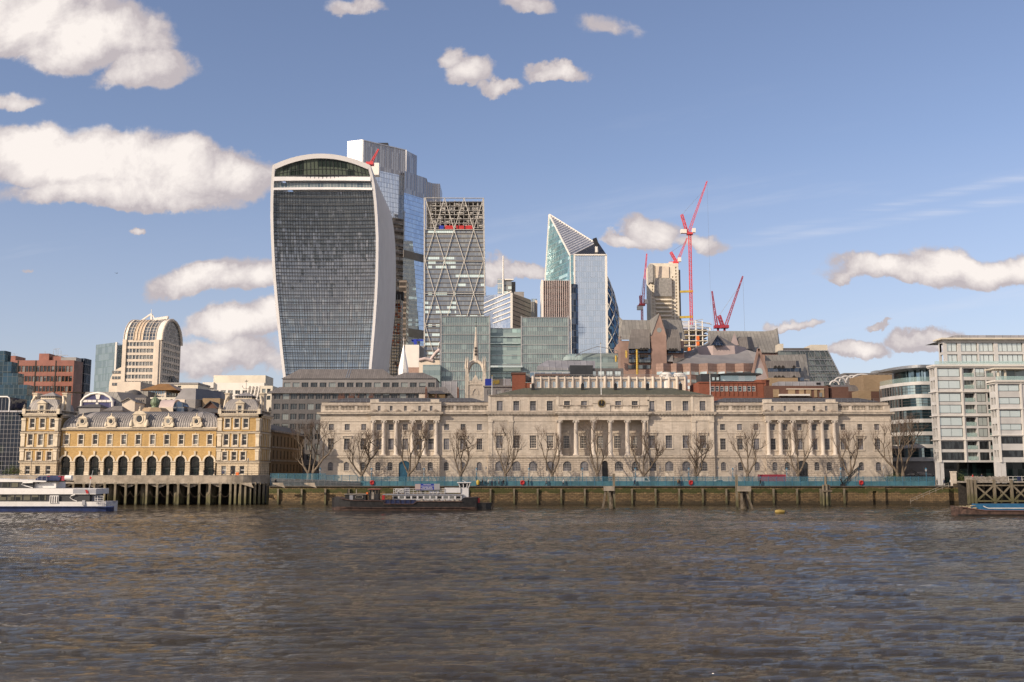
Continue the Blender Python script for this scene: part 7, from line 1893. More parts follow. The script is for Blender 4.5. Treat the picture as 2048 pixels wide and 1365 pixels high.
t, a, b = office('distant_dark_block', 'distant dark rooftop block far right of the sloping glass office', 'building', 1688, 1790, 746.5, 520, 20, 'grey_clad', 10, [(749, 754)], .6); boxpart(t, 'plant', 1752, 1785, 741, 747, 522, 8, 'steel_grey')

# ================================================================ curved glass office
Y = 296.0
t = thing('curved_office', 'curved glass office with pale stone bands and an oval overhanging roof', 'office building', (PX(1830, 850, Y), Y, GZ))
xr = PX(1900, 850, Y); xl = PX(1768, 850, Y+16); 
def cpts(off=0.0, n=16):
    out = []; R = PX(1850, 850, Y)-xl
    for i in range(n+1):
        a = math.pi/2*i/n; out.append((xl+R-(R+off)*math.cos(a), Y+17-(17+off)*math.sin(a)))
    out.append((xr, Y-off)); return out
bands = [(763.5, 770), (788.5, 796), (813, 820), (838, 845.5), (863.5, 871), (889, 896.5), (915, 923)]
def ring(mb, pts, z0_, z1_, back=True):
    for a, b in zip(pts, pts[1:]): mb.face([(a[0], a[1], z0_), (b[0], b[1], z0_), (b[0], b[1], z1_), (a[0], a[1], z1_)])
    if back:
        for z in (z0_, z1_): mb.face([(p[0], p[1], z) for p in (pts if z == z1_ else pts[::-1])]+([(xr, Y+17, z)] if z == z1_ else [(xr, Y+17, z)]))
c0, c1 = cpts(0), cpts(.45)
U = [0]
for a, b in zip(c0, c0[1:]): U.append(U[-1]+math.hypot(b[0]-a[0], b[1]-a[1]))
for i, (a, b) in enumerate(bands):
    mb = MB(); ring(mb, c1, PZ(b, Y), PZ(a, Y)); mb.build('stone_band', 'apart_stone', t)
    zt_ = PZ(b, Y); zb_ = PZ(bands[i+1][0], Y) if i < 6 else GZ
    if i < 6:
        mb = MB()
        for j, (p, q) in enumerate(zip(c0, c0[1:])): mb.face([(p[0], p[1], zb_), (q[0], q[1], zb_), (q[0], q[1], zt_), (p[0], p[1], zt_)], 0, uv=[(U[j], i*5.0), (U[j+1], i*5.0), (U[j+1], i*5.0+2.8), (U[j], i*5.0+2.8)])
        mb.build('window_band', 'gl_drum', t)
        mb = MB()
        for j in range(0, 9): p = c1[j]; mb.beam((p[0], p[1], zb_), (p[0], p[1], zt_), .3)
        for j in range(9, 30): 
            f = (j-9)/20; k_ = min(len(c0)-2, 9+int(f*7)); 
        for h in (.33, .66):
            z = zb_+(zt_-zb_)*h; mb.path([(p[0], p[1], z) for p in cpts(.2)], .05, 4)
        mb.build('sun_louvre', 'grey_clad', t)
mb = MB(); ring(mb, c0, GZ, PZ(923, Y), False); mb.build('base_wall', 'grey_clad_light', t)
mb = MB(); drum = [(x+3.2, y+1.5) for x, y in cpts(-1.0)]; ring(mb, drum, PZ(763.5, Y), PZ(736, Y), False); mb.build('drum_glazing', 'gl_drum', t)
mb = MB(); pts = [(x-.6, y-1) for x, y in cpts(1.2)]; ring(mb, pts, PZ(737, Y), PZ(733.5, Y)); ring(mb, cpts(.2), PZ(733.5, Y), PZ(730, Y)); mb.build('oval_roof', 'steel_grey', t)
mb = MB(); ring(mb, cpts(.3), PZ(763.5, Y), PZ(754, Y), False); mb.build('balcony_glass', 'clear_glass', t)

# ================================================================ riverside apartments
def apartments(name, label, p0, p1, Y, side_depth, floors, bays, topz, pyr=840, fw=.35):
    """stone-framed glass bays: floors = list of (top,bottom) pixel rows of glass, bays = (x0,x1,kind)"""
    t = thing(name, label, 'apartment building', (PX((p0+p1)/2, pyr, Y), Y, GZ))
    xa, xb = PX(p0, pyr, Y), PX(p1, pyr, Y); Wf = Wall((xa, Y), (xb, Y)); Wl = Wall((xa, Y+side_depth), (xa, Y))
    mb = MB(); z1 = PZ(topz, Y); ops = []
    for (a, b) in floors:
        for (q0_, q1_, kd) in bays: ops.append(((PX(q0_, pyr, Y)+PX(q1_, pyr, Y))/2-xa, PX(q1_, pyr, Y)-PX(q0_, pyr, Y), PZ(b, Y), PZ(a, Y), kd))
    Wf.open(mb, 0, Wf.len, PZ(925, Y), z1, [o[:4] for o in ops], 1.2)
    so = [(side_depth*f, side_depth*.32, PZ(b, Y), PZ(a, Y)) for (a, b) in floors for f in (.3, .72)]
    Wl.open(mb, 0, side_depth, PZ(925, Y), z1, so, .6)
    mb.face([(xa, Y, z1), (xb, Y, z1), (xb, Y+side_depth, z1), (xa, Y+side_depth, z1)]); mb.face([(xa, Y, PZ(925, Y)), (xb, Y, PZ(925, Y)), (xb, Y+side_depth, PZ(925, Y)), (xa, Y+side_depth, PZ(925, Y))][::-1])
    mb.build('stone_frame', 'apart_stone', t)
    for j, o in enumerate(ops):
        kd = o[4]; h_ = o[3]-o[2]
        if kd == 'w':
            Wf.put('window', win(o[1], h_, 2, 1, ('dark_frame', ('gl_bright' if o[2] > PZ(880, Y) else 'glass_office')), fr=.14, bar=.06), t, o[0], o[2], -.15)
        else:
            Wf.put('balcony_door', win(o[1], h_, 3, 1, ('dark_frame', 'glass_office' if kd == 'b' else 'gl_bright'), fr=.12, bar=.1), t, o[0], o[2], -1.1)
            if kd == 'b':
                g = MB(); Wf.box(g, o[0]-o[1]/2+.05, o[0]+o[1]/2-.05, o[2]+.02, o[2]+1.0, .0, .04); g.build('balcony_glass', 'clear_glass', t)
    for o in so: Wl.put('side_window', win(o[1], o[3]-o[2], 1, 1, ('dark_frame', 'glass_office')), t, o[0], o[2], -.5)
    mb = MB()
    for i, (a, b) in enumerate(floors):
        if i % 2 == 0:
            for w in (Wf, Wl): w.box(mb, -.3, w.len+.3, PZ(a-2.2, Y), PZ(a-3.6, Y), 0, .4)
    for w in (Wf, Wl): w.box(mb, -.3, w.len+.3, z1-.3, z1+.15, -.5, .6)
    for (q0_, q1_, kd) in bays[:1]:
        for q in (q0_-2.2, q1_+2.0): u = PX(q, pyr, Y)-xa; Wf.box(mb, u-.22, u+.22, PZ(925, Y), z1, 0, .3)
    mb.build('ledge', 'white_clad', t)
    return t, Wf, Wl
fl = [(737.5, 754), (761, 778), (787, 804), (810, 827), (835, 852), (857, 874), (883, 899), (905, 921)]
Y = 262.0
t, Wf, Wl = apartments('river_apartments', 'pale stone-framed glass apartment block with wide light windows and recessed balconies', 1875, 2240, Y, 3.6, fl, [(1879, 1925, 'w'), (1932, 1953, 'b'), (1956, 1975, 'w'), (1978, 1992, 'b'), (1996, 2014, 'w'), (2052, 2096, 'w'), (2102, 2146, 'w'), (2152, 2196, 'w')], 731)
Yp = Y+3; Wp = Wall((PX(1888, 700, Yp), Yp), (PX(2250, 700, Yp), Yp)); Wpl = Wall((Wp.p0.x, Yp+3.4), (Wp.p0.x, Yp)); mb = MB(); z0_, z1_ = PZ(731, Yp), PZ(680, Yp)
xs_ = [(1894, 1915, 1), (1922, 1955, 2), (1958, 1988, 2), (1996, 2046, 4), (2054, 2120, 4), (2130, 2196, 4)]; ops = []
for (a, b) in ((686, 703.5), (709, 726)):
    for (q0_, q1_, n_) in xs_: ops.append(((PX(q0_, 700, Yp)+PX(q1_, 700, Yp))/2-Wp.p0.x, PX(q1_, 700, Yp)-PX(q0_, 700, Yp), PZ(b, Yp), PZ(a, Yp), n_))
Wp.open(mb, 0, Wp.len, z0_, z1_, [o[:4] for o in ops], .5); Wpl.open(mb, 0, 3.4, z0_, z1_, [(1.7, 2, o[2], o[3]) for o in ops[::4]], .5); mb.face([Wp.at(0, z1_), Wp.at(Wp.len, z1_), Wp.at(Wp.len, z1_, -12), Wp.at(0, z1_, -12)])
mb.build('penthouse_frame', 'apart_stone', t)
for o in ops: Wp.put('penthouse_window', win(o[1], o[3]-o[2], o[4]+1, 1, ('dark_frame', 'gl_bright'), fr=.14, bar=.12), t, o[0], o[2], -.45)
mb = MB(); Wp.box(mb, -1.1, Wp.len, z1_, z1_+.4, -4.2, 1.3); mb.build('flat_roof', 'concrete_pale', t)
mb = MB(); Wp.box(mb, 4, Wp.len, z1_+.5, z1_+1.5, -8, -2); mb.build('roof_plant', 'lilac_metal', t)
mb = MB(); Wf.box(mb, -.1, Wf.len, PZ(731, Y), PZ(723, Y), .3, .34); mb.build('terrace_glass', 'clear_glass', t)
mb = MB()
for q in (1877, 1885): mb.box(PX(q, 940, Y)-.45, PX(q, 940, Y)+.45, Y+.1, Y+1, GZ, PZ(925, Y))
mb.build('column', 'apart_stone', t)
mb = MB(); mb.box(PX(1885, 940, Y), PX(2240, 940, Y), Y+3.4, Y+4, GZ, PZ(925, Y)); mb.build('ground_glazing', 'glass_arcade', t)
t, Wf, Wl = apartments('river_apartments', 'nearer apartment bay at the right edge with its own flat roof and dark lower rooms', 1995, 2062, 254, 3.4, [(770, 783), (795, 809), (821, 835), (848, 861), (874, 888), (901, 915)], [(1999, 2043, 'w')], 762)
mb = MB(); Wq = Wall((PX(1990, 750, 254), 254), (PX(2060, 750, 254), 254)); Wq.box(mb, -.6, Wq.len, PZ(739, 254), PZ(736.5, 254), -4.5, .8); 
for u in (.8, 2.6, 12): Wq.box(mb, u, u+.4, PZ(762, 254), PZ(739, 254), -.6, -.2)
mb.build('canopy', 'concrete_pale', t); mb = MB(); Wq.box(mb, 3, Wq.len, PZ(762, 254), PZ(739, 254), -3, -2.6); mb.build('recessed_glazing', 'gl_step', t); mb = MB(); Wq.box(mb, 0, Wq.len, PZ(762, 254), PZ(753, 254), .3, .34); mb.build('balcony_glass', 'clear_glass', t)
mb = MB()
for q in (1998, 2008): mb.box(PX(q, 940, 254)-.6, PX(q, 940, 254)+.6, 254.1, 255.3, GZ, PZ(925, 254))
mb.build('column', 'apart_stone', t); mb = MB(); mb.box(PX(2009, 940, 255), PX(2060, 940, 255), 256, 257, GZ, PZ(925, 255)); mb.build('shop_glazing', 'glass_arcade', t)
# ================================================================ hoarding along the quay
YH = 252.7
hd = thing('blue_hoarding', 'long turquoise netted hoarding along the top of the river wall', 'fence', (PX(1200, 965, YH), YH, GZ))
xa, xb = PX(541, 965, YH), PX(1869, 965, YH); n = 84; w = (xb-xa)/n
mb = MB(); mb.box(-w/2+.05, w/2-.05, 0, .05, .02, 1.08); lp = mb.data('solid_panel', 'hoarding_blue')
mb = MB(); mb.face([(-w/2, 0, 1.1), (w/2, 0, 1.1), (w/2, 0, 2.2), (-w/2, 0, 2.2)]); mb.box(-w/2, w/2, -.03, .03, 2.19, 2.26, 1); mb.box(-w/2, w/2, -.03, .03, 1.08, 1.13, 1); npn = mb.data('net_panel', ['net_blue', 'post_blue'])
mb = MB(); mb.box(-.05, .05, -.08, .06, 0, 2.35); pp_ = mb.data('post', 'post_blue')
for i in range(n+1):
    x = xa+w*i; up = max(0, min(1.1, (640-(1024+x/YH*FPX))/90*.5+.7)) if x < PX(715, 960, YH) else 0
    up = .75 if 1024+x/YH*FPX < 640 else (.4 if 1024+x/YH*FPX < 715 else 0)
    o = inst('post', pp_, hd, (x, YH, GZ), scale=(1, 1, 1+up/2.35))
    if i < n:
        inst('solid_panel', lp, hd, (x+w/2, YH, GZ), scale=(1, 1, 1+up*.3)); inst('net_panel', npn, hd, (x+w/2, YH+.02, GZ+up*.4), scale=(1, 1, 1+up*.28))
rp = thing('ramp_barrier', 'grey lattice ramp barrier in front of the left end of the blue hoarding', 'barrier', (PX(630, 965, 252.3), 252.3, GZ))
for k in range(15):
    x0, x1 = PX(542+11.9*k, 965, 252.3), PX(542+11.9*(k+1), 965, 252.3); z1 = GZ+1.9-.055*k; m = MB()
    for zz in (GZ+.1, z1-.5, z1): m.beam((x0, 252.3, zz), (x1, 252.3, zz-.05), .09)
    m.beam((x0, 252.3, GZ), (x0, 252.3, z1), .1)
    for q in range(6): xx = x0+(x1-x0)*q/6; m.beam((xx, 252.3, GZ+.2), (xx+.5, 252.3, z1-.1), .07); m.beam((xx+.5, 252.3, GZ+.2), (xx, 252.3, z1-.1), .07)
    m.build('lattice_panel', 'galv', rp)
for q, lb in ((744, 'red lifebuoy on the hoarding left of the dark barge wheelhouse'), (1045, 'red lifebuoy on the hoarding just right of the group of walkers'), (1382, 'red lifebuoy on the hoarding beside the thick-trunked tree'), (1723, 'red lifebuoy on the hoarding beside the small black derrick')):
    t = thing('lifebuoy', lb, 'lifebuoy', (PX(q, 965, 252.35), 252.35, GZ+.2), 'red lifebuoys on the hoarding'); x, z = PX(q, 965, 252.35), PZ(965.5, 252.35)
    m = MB(); pts = [(x+.42*math.cos(a), 252.45, z+.42*math.sin(a)) for a in [2*math.pi*i/14 for i in range(15)]]; m.path(pts, .14, 6); m.build('ring', 'red_paint', t)
    m = MB(); m.box(x-.5, x+.5, 252.52, 252.6, z-.5, z+.5); m.box(x-.05, x+.05, 252.52, 252.6, GZ, z-.5); m.build('backboard', 'red_paint', t)
def lamp_thing():
    t = thing('street_lamp', 'x', 'street lamp', (0, 0, 0), 'blue twin-bracket lamps along the hoarding')
    m = MB(); m.lathe([(.2, 0), (.2, .6), (.1, .8), (.08, 3.0), (.12, 3.1), (.06, 3.2), (.05, 3.6)], (0, 0, 0), 8); m.beam((-.3, 0, 2.9), (.3, 0, 2.9), .05); m.build('post', 'post_blue', t)
    m = MB(); m.lathe([(.1, 3.55), (.22, 3.65), (.28, 4.1), (.12, 4.25)], (0, 0, 0), 6, 0, False); m.build('lantern', 'grey_paint', t); m = MB(); m.lathe([(.32, 4.1), (.16, 4.3), (.04, 4.5), (.0, 4.6)], (0, 0, 0), 6, 0, False); m.build('lantern_cap', 'post_blue', t); return t
LL = [(640, 'at the left corner of the stone building'), (743, 'left of the teal arched door'), (848, 'right of the teal arched door'), (953, 'left of the walkers in dark coats'), (1058, 'right of the first red lifebuoy beyond the barge'), (1165, 'left of the tallest flagpole'),
      (1271, 'left of the white van'), (1378, 'beside the third red lifebuoy'), (1466, 'between the two mooring dolphins and the bare trees'), (1574, 'at the end of the dark red container'), (1682, 'by the foot of the small derrick'), (1718, 'beside the last red lifebuoy'), (1853, 'at the right end of the blue hoarding')]
L0 = lamp_thing()
for i, (q, lb) in enumerate(LL):
    loc = (PX(q, 960, 253.3), 253.3, GZ)
    if i == 0: L0.location = loc; L0['label'] = 'blue street lamp '+lb
    else: copy_thing(L0, loc, label='blue street lamp '+lb)
t0 = thing('lamp_post', 'thin grey lamp post against the stone wall, left of the teal door', 'street lamp', (PX(774, 940, 270), 270, GZ), 'thin lamp posts by the stone building')
m = MB(); m.tube((PX(774, 940, 270), 270, GZ), (PX(774, 940, 270), 270, GZ+4.2), .06, .04, 6); m.build('post', 'grey_paint', t0); m = MB(); m.lathe([(.08, 4.1), (.22, 4.4), (.1, 4.8), (0, 4.9)], (PX(774, 940, 270), 270, GZ), 6); m.build('lantern', 'grey_paint', t0)
for q, lb in ((972, 'left of the large arched windows'), (1320, 'between two trees right of the clock'), (1436, 'by the white car'), (1767, 'near the right end of the stone building')): copy_thing(t0, (PX(q, 940, 270), 270, GZ), label='thin grey lamp post by the stone wall, '+lb)

# ================================================================ bare plane trees
rt_ = random.Random(21)
def tree(px, top, left, right, label, Yt=262.0, trunks=1, base=957, thick=1.0, pale=False):
    x0 = PX(px, 930, Yt); H = PZ(top, Yt)-GZ; wl, wr = x0-PX(left, 890, Yt), PX(right, 890, Yt)-x0
    t = thing('plane_tree', label, 'tree', (x0, Yt, GZ), 'bare pollarded trees along the quay'); tm, cm, tw = MB(), MB(), MB()
    def bend(p, d, L_, r0, r1, n, wob, up):
        pts = [p]; rs = [r0]; d = d.normalized()
        for i in range(n):
            d = (d+Vector((rt_.gauss(0, wob), rt_.gauss(0, wob), rt_.gauss(0, wob*.6)+up))).normalized()
            p = p+d*(L_/n); pts.append(p); rs.append(r0+(r1-r0)*(i+1)/n)
        return pts, rs, d
    def twigs(p, d, r, k):
        for _ in range(k):
            dd = (d*.7+Vector((rt_.gauss(0, .6), rt_.gauss(0, .6), abs(rt_.gauss(.45, .4))))).normalized(); L_ = rt_.uniform(.9, 2.3)
            pts, rs, d2 = bend(p, dd, L_, .026, .015, 3, .16, .06); tw.path(pts, rs, 3)
            for q in range(2):
                b = pts[rt_.randint(1, 3)]; e = b+(d2+Vector((rt_.gauss(0, .6), rt_.gauss(0, .6), rt_.gauss(.2, .4)))).normalized()*rt_.uniform(.4, 1.1); tw.path([b, e], [.02, .012], 3)
    def limb(p, d, L_, r, lev):
        n = 4 if lev < 2 else 3; pts, rs, d2 = bend(p, d, L_, r, r*.66, n, .17 if lev < 3 else .24, .07)
        (tm if lev < 2 else cm).path(pts, rs, 7 if lev < 2 else 5)
        if lev >= 4 or r < .05: twigs(pts[-1], d2, r, 4); twigs(pts[-2], d2, r, 2); return
        if lev >= 2:
            for q in pts[1:]: 
                if rt_.random() < .65: twigs(q, d2, r, 1)
        k = 2 if rt_.random() < .7 else 3; ph = rt_.uniform(0, 6.28)
        for i in range(k):
            a = ph+2*math.pi*i/k+rt_.gauss(0, .3); s = rt_.uniform(.45, .8)
            dd = d2+Vector((math.cos(a)*s, math.sin(a)*s*.8, rt_.uniform(-.05, .3)))
            q = pts[-1].lerp(pts[-2], .12*i)
            limb(q, dd, L_*rt_.uniform(.6, .82), r*rt_.uniform(.56, .70), lev+1)
        if lev in (1, 2) and rt_.random() < .75:
            a = rt_.uniform(0, 6.28); limb(pts[2], d2+Vector((math.cos(a), math.sin(a)*.7, .1)), L_*.55, r*.42, lev+2)
    n_l = 3 if trunks == 1 else 2
    for q in range(trunks):
        off = (q-(trunks-1)/2)*1.1
        pts, rs, d = bend(Vector((x0+off, Yt, GZ-.1)), Vector(((off)*.12, 0, 1)), H*.16, .52*thick, .40*thick, 4, .05, .1)
        rs[0] *= 1.3; tm.path(pts, rs, 10)
        dirs = [(-wl, .3), (wr, -.3), (rt_.uniform(-.2, .2)*wr, .6)] if trunks == 1 else ([(-wl, .2), (-wl*.1, -.4)] if q == 0 else [(wr, .2), (wr*.15, .4)])
        for (dx_, dy_) in dirs: 
            limb(pts[-1], Vector((dx_/H*2.3, dy_*.5, .9)), H*.27, .30*thick, 1)
    allv = [v for m_ in (tm, cm, tw) for v in m_.v]; mxz = max(v.z for v in allv)-GZ; mnx, mxx = min(v.x for v in allv)-x0, max(v.x for v in allv)-x0
    for m_ in (tm, cm, tw):
        for v in m_.v:
            f = (v.z-GZ)/mxz; g = min(1, max(0, f*2.2-.12)); dx_ = v.x-x0
            sxx = (wl/abs(mnx)) if dx_ < 0 else (wr/mxx); v.x = x0+dx_*(1+(sxx-1)*g); v.z = GZ+(v.z-GZ)*H/mxz
    tm.build('trunk', 'bark', t); c = cm.build('crown', 'bark', t); tw.build('twigs', 'twig', c); return t
for a in ((622, 832, 574, 686, 'broad twin-trunked bare tree between the grey office and the stone building', 262, 2, 957, 1.15), (724, 848, 690, 775, 'bare tree left of the teal door with one low limb reaching right'), (818, 838, 782, 876, 'bare tree just right of the teal door with a slanting trunk'),
          (921, 848, 896, 976, 'slim leaning bare tree between the left colonnade and the white boat wheelhouse'), (1010, 836, 980, 1056, 'wide bare tree left of the pillared porch, over the walkers'), (1104, 844, 1068, 1132, 'bare tree at the left end of the pillared porch'), (1196, 826, 1146, 1232, 'tall bare tree in front of the dark central doorway'),
          (1288, 850, 1252, 1334, 'bare tree with a thick dark trunk at the right end of the pillared porch'), (1389, 854, 1361, 1430, 'rounded bare tree beside the third lifebuoy'), (1494, 836, 1460, 1542, 'bare forked tree left of the right colonnade'), (1597, 836, 1562, 1642, 'dense twiggy tree in front of the right colonnade door'),
          (1697, 848, 1662, 1744, 'bare tree behind the small black derrick'), (1800, 824, 1748, 1864, 'largest bare tree, pale-limbed, at the right corner of the stone building', 263, 2, 957, 1.15)): tree(*a)
def bush(px, py, w_, h_, Yb, label, n=900):
    x0, z0 = PX(px, py, Yb), PZ(py, Yb); t = thing('bush', label, 'bush', (x0, Yb, z0)); m = MB(); r = random.Random(px)
    for _ in range(n):
        a, b, c = r.gauss(0, .42), r.gauss(0, .42), abs(r.gauss(0, .5)); p = Vector((x0+a*w_, Yb+b*w_*.6, z0+c*h_*(1-abs(a)*.5))); s = r.uniform(.08, .2)
        d1 = Vector((r.gauss(0, 1), r.gauss(0, 1), r.gauss(0, 1))).normalized()*s; d2 = Vector((r.gauss(0, 1), r.gauss(0, 1), r.gauss(0, 1))).normalized()*s; m.face([p-d1, p+d2, p+d1])
    m.build('foliage', 'leaf', t); m = MB(); 
    for k in range(6): m.path([(x0, Yb, z0-.3), (x0+r.gauss(0, .4)*w_, Yb+r.gauss(0, .3), z0+h_*.7)], [.07, .02], 4)
    m.build('stems', 'bark', t)
bush(1790, 962, 3.2, 1.8, 259, 'dark ivy-like bush at the foot of the largest bare tree'); bush(25, 948, 2.4, 2.3, 256, 'round yellow-green bush at the left edge beside the dark glass office'); bush(1921, 962, 1.6, 1.6, 252.5, 'dark green bush behind the stone pillar on the right quay')

# ================================================================ people
def skin_mesh(V, E_, R):
    me = bpy.data.meshes.new('figure'); me.from_pydata(V, E_, []); o = bpy.data.objects.new('figure', me); COL.objects.link(o)
    o.modifiers.new('s', 'SKIN'); sv = me.skin_vertices[0].data
    for i, r in enumerate(R): sv[i].radius = (r, r)
    sv[0].use_root = True
    sb = o.modifiers.new('d', 'SUBSURF'); sb.levels = 1
    bpy.context.view_layer.update(); dg = bpy.context.evaluated_depsgraph_get(); out = bpy.data.meshes.new_from_object(o.evaluated_get(dg))
    bpy.data.objects.remove(o); return out
def figure(pose):
    s = {'walk': .30, 'stride': .40, 'stand': .10}.get(pose, 0)
    if pose == 'sit': legs = [(.1, -.42, .50), (.1, -.45, .06), (.1, -.60, .03), (-.1, -.42, .50), (-.1, -.45, .06), (-.1, -.60, .03)]; dz = -.42
    else: legs = [(s*.5+.03, -.09, .50), (s, -.09, .08), (s+.16, -.09, .04), (-s*.3, .09, .48), (-s, .09, .10), (-s+.15, .09, .05)]; dz = 0
    up = [(0, 0, .95), (0, 0, 1.2), (.01, 0, 1.42), (.02, 0, 1.50), (.03, 0, 1.58), (.04, 0, 1.70)]
    if pose == 'sit': up = [(x, y, z+dz) for x, y, z in up]
    a = s*.7; sh = 1.40+dz
    if pose == 'sit': arms = [(.2, 0, sh), (.22, -.1, sh-.28), (.14, -.32, sh-.38), (-.2, 0, sh), (-.22, -.1, sh-.28), (-.14, -.32, sh-.38)]
    else: arms = [(0, -.2, sh), (-a*.5, -.25, sh-.28), (a*.1-.1, -.24, sh-.52), (0, .2, sh), (a*.5, .25, sh-.28), (a+.08, .24, sh-.50)]
    V = up+arms+legs; E_ = [(0, 1), (1, 2), (2, 3), (3, 4), (4, 5), (2, 6), (6, 7), (7, 8), (2, 9), (9, 10), (10, 11), (0, 12), (12, 13), (13, 14), (0, 15), (15, 16), (16, 17)]
    R = [.17, .17, .16, .065, .10, .09, .08, .055, .04, .08, .055, .04, .085, .055, .045, .085, .055, .045]
    me = skin_mesh(V, E_, R); me.materials.clear()
    for mm in ('skin', 'coat_black', 'trouser_dark'): me.materials.append(MATS[mm])
    for p in me.polygons:
        z = p.center.z-dz; y_ = abs(p.center.y)
        p.material_index = 0 if z > 1.50 else (1 if z > .86 and not (pose == 'sit' and p.center.y < -.36 and z > 1.0) else 2); p.use_smooth = True
    h = MB(); hc_ = (.03, 0, 1.655+dz); h.lathe([(.105, -.05), (.125, .02), (.10, .09), (.04, .125), (0, .13)], hc_, 8); return me, h.data('hair', 'hair_dark')
plain('skin', (.50, .30, .21), .6, var=.05); plain('hair_dark', (.04, .025, .015), .8)
for nm, c in (('coat_black', (.02, .02, .024)), ('trouser_dark', (.03, .032, .045)), ('coat_white', (.62, .60, .56)), ('coat_tan', (.34, .20, .09)), ('coat_navy', (.03, .04, .09)), ('coat_red', (.45, .03, .03)), ('coat_grey', (.2, .2, .21))): plain(nm, c, .85, var=.15)
FIG = {}
def person(px, Yp, z, pose, coat, face, label, trouser='trouser_dark', group='people walking on the quay'):
    if pose not in FIG: FIG[pose] = figure(pose)
    me, hm = FIG[pose]; o = bpy.data.objects.new('person', me); COL.objects.link(o); o.location = (PX(px, 965, Yp), Yp, z); o.rotation_euler = (0, 0, face)
    tag(o, label, 'person', group)
    for i, mm in ((1, coat), (2, trouser)): o.material_slots[i].link = 'OBJECT'; o.material_slots[i].material = MATS[mm]
    h = bpy.data.objects.new('hair', hm); COL.objects.link(h); h.parent = o; return o
R0, RL = 0.0, math.pi
for a in ((965, 'walk', 'coat_black', R0, 'person in black coat walking just right of the yellow bundle'), (977, 'walk', 'coat_white', RL, 'person in a white top and cap walking between two dark-coated people'), (984, 'stand', 'coat_navy', R0, 'person in dark navy coat right behind the white-topped walker'),
          (998, 'walk', 'coat_grey', RL, 'person in grey jacket left of the striding person'), (1007, 'stride', 'coat_black', R0, 'person in black striding left of the first lifebuoy past the barge'), (1057, 'stand', 'coat_black', R0, 'person in black standing by the lamp right of that lifebuoy'),
          (1093, 'stride', 'coat_grey', RL, 'person in pale grey mid-stride below the left porch tree'), (1127, 'walk', 'coat_white', RL, 'lone person in white walking left of the short mooring dolphin'), (1269, 'stride', 'coat_navy', R0, 'person in navy striding right of the first mooring dolphin'),
          (1356, 'walk', 'coat_tan', R0, 'person in tan coat walking left of the third lifebuoy'), (1359, 'walk', 'coat_black', R0, 'taller person in black close behind the tan-coated one'), (1521, 'walk', 'coat_black', RL, 'person in long black coat left of the dark red container'), (550, 'stand', 'coat_black', R0, 'person in black at the far left end of the hoarding')):
    person(a[0], 252.05, GZ+.02, a[1], a[2], a[3], a[4])
zd = GZ+.02
for q, pz_, co, lb in ((1874, 'stand', 'coat_black', 'person in black at the right end of the hoarding'), (1888, 'walk', 'coat_navy', 'person in navy at the top of the river stairs'), (1901, 'walk', 'coat_white', 'person in white and dark trousers left of the stone pillar')): person(q, 253.2, zd, pz_, co, R0, lb)
for q, pz_, co, lb in ((197, 'walk', 'coat_black', 'person in black in front of the third brick arch'), (217, 'stand', 'coat_grey', 'person in grey in front of the fourth brick arch pier'), (407, 'stand', 'coat_black', 'person in black near the last brick arch'), (427, 'walk', 'coat_black', 'person in dark coat between the last arch and the right pavilion'), (446, 'sit', 'coat_navy', 'person in navy sitting outside the right pavilion'), (463, 'sit', 'coat_black', 'person in black sitting left of the orange crate')):
    o = person(q, 249.6, zdeck+.01, pz_, co, R0, lb, group='people on the piled terrace')
    if pz_ == 'sit':
        b = thing('bench', 'low dark bench under the person '+('in navy' if q == 446 else 'beside the orange crate'), 'bench', (o.location.x, 249.7, zdeck)); m = MB(); m.box(o.location.x-.5, o.location.x+.5, 249.5, 249.95, zdeck+.36, zdeck+.42); m.build('seat', 'timber', b)
        m = MB(); m.box(o.location.x-.45, o.location.x-.37, 249.5, 249.95, zdeck, zdeck+.36); m.box(o.location.x+.37, o.location.x+.45, 249.5, 249.95, zdeck, zdeck+.36); m.build('leg', 'black_metal', b)
t = thing('orange_crate', 'bright orange crate on the terrace outside the right pavilion', 'crate', (PX(475, 950, 249.6), 249.6, zdeck)); m = MB(); x = PX(475, 950, 249.6)
m.box(x-.35, x+.35, 249.3, 249.9, zdeck, zdeck+.75); m.box(x-.4, x+.4, 249.25, 249.95, zdeck+.68, zdeck+.8); m.build('body', 'orange_paint', t)
t = thing('yellow_bundle', 'yellow covered bundle on the quay left of the walkers', 'bundle', (PX(956, 965, 252.1), 252.1, GZ)); m = MB(); m.lathe([(.35, 0), (.42, .4), (.45, .8), (.3, 1.1), (.05, 1.2)], (PX(956, 965, 252.1), 252.1, GZ+.3), 10); m.build('cover', 'yellow_paint', t); m = MB(); m.lathe([(.3, 0), (.3, .35)], (PX(956, 965, 252.1), 252.1, GZ), 8); m.build('stand', 'black_metal', t)
for q, lb in ((198, 'black lamp post on the terrace at the left pavilion'), (1, '')):
    if lb:
        x = PX(63, 930, 252); t = thing('terrace_lamp', lb, 'street lamp', (x, 252, zdeck)); m = MB(); m.lathe([(.16, 0), (.07, .6), (.05, 3.6)], (x, 252, zdeck), 6); m.build('post', 'black_metal', t); m = MB(); m.lathe([(.08, 3.6), (.2, 3.8), (.16, 4.2), (0, 4.4)], (x, 252, zdeck), 6); m.build('lantern', 'grey_paint', t)
        copy_thing(t, (PX(496, 930, 252), 252, zdeck), label='black lamp post on the terrace at the right pavilion')
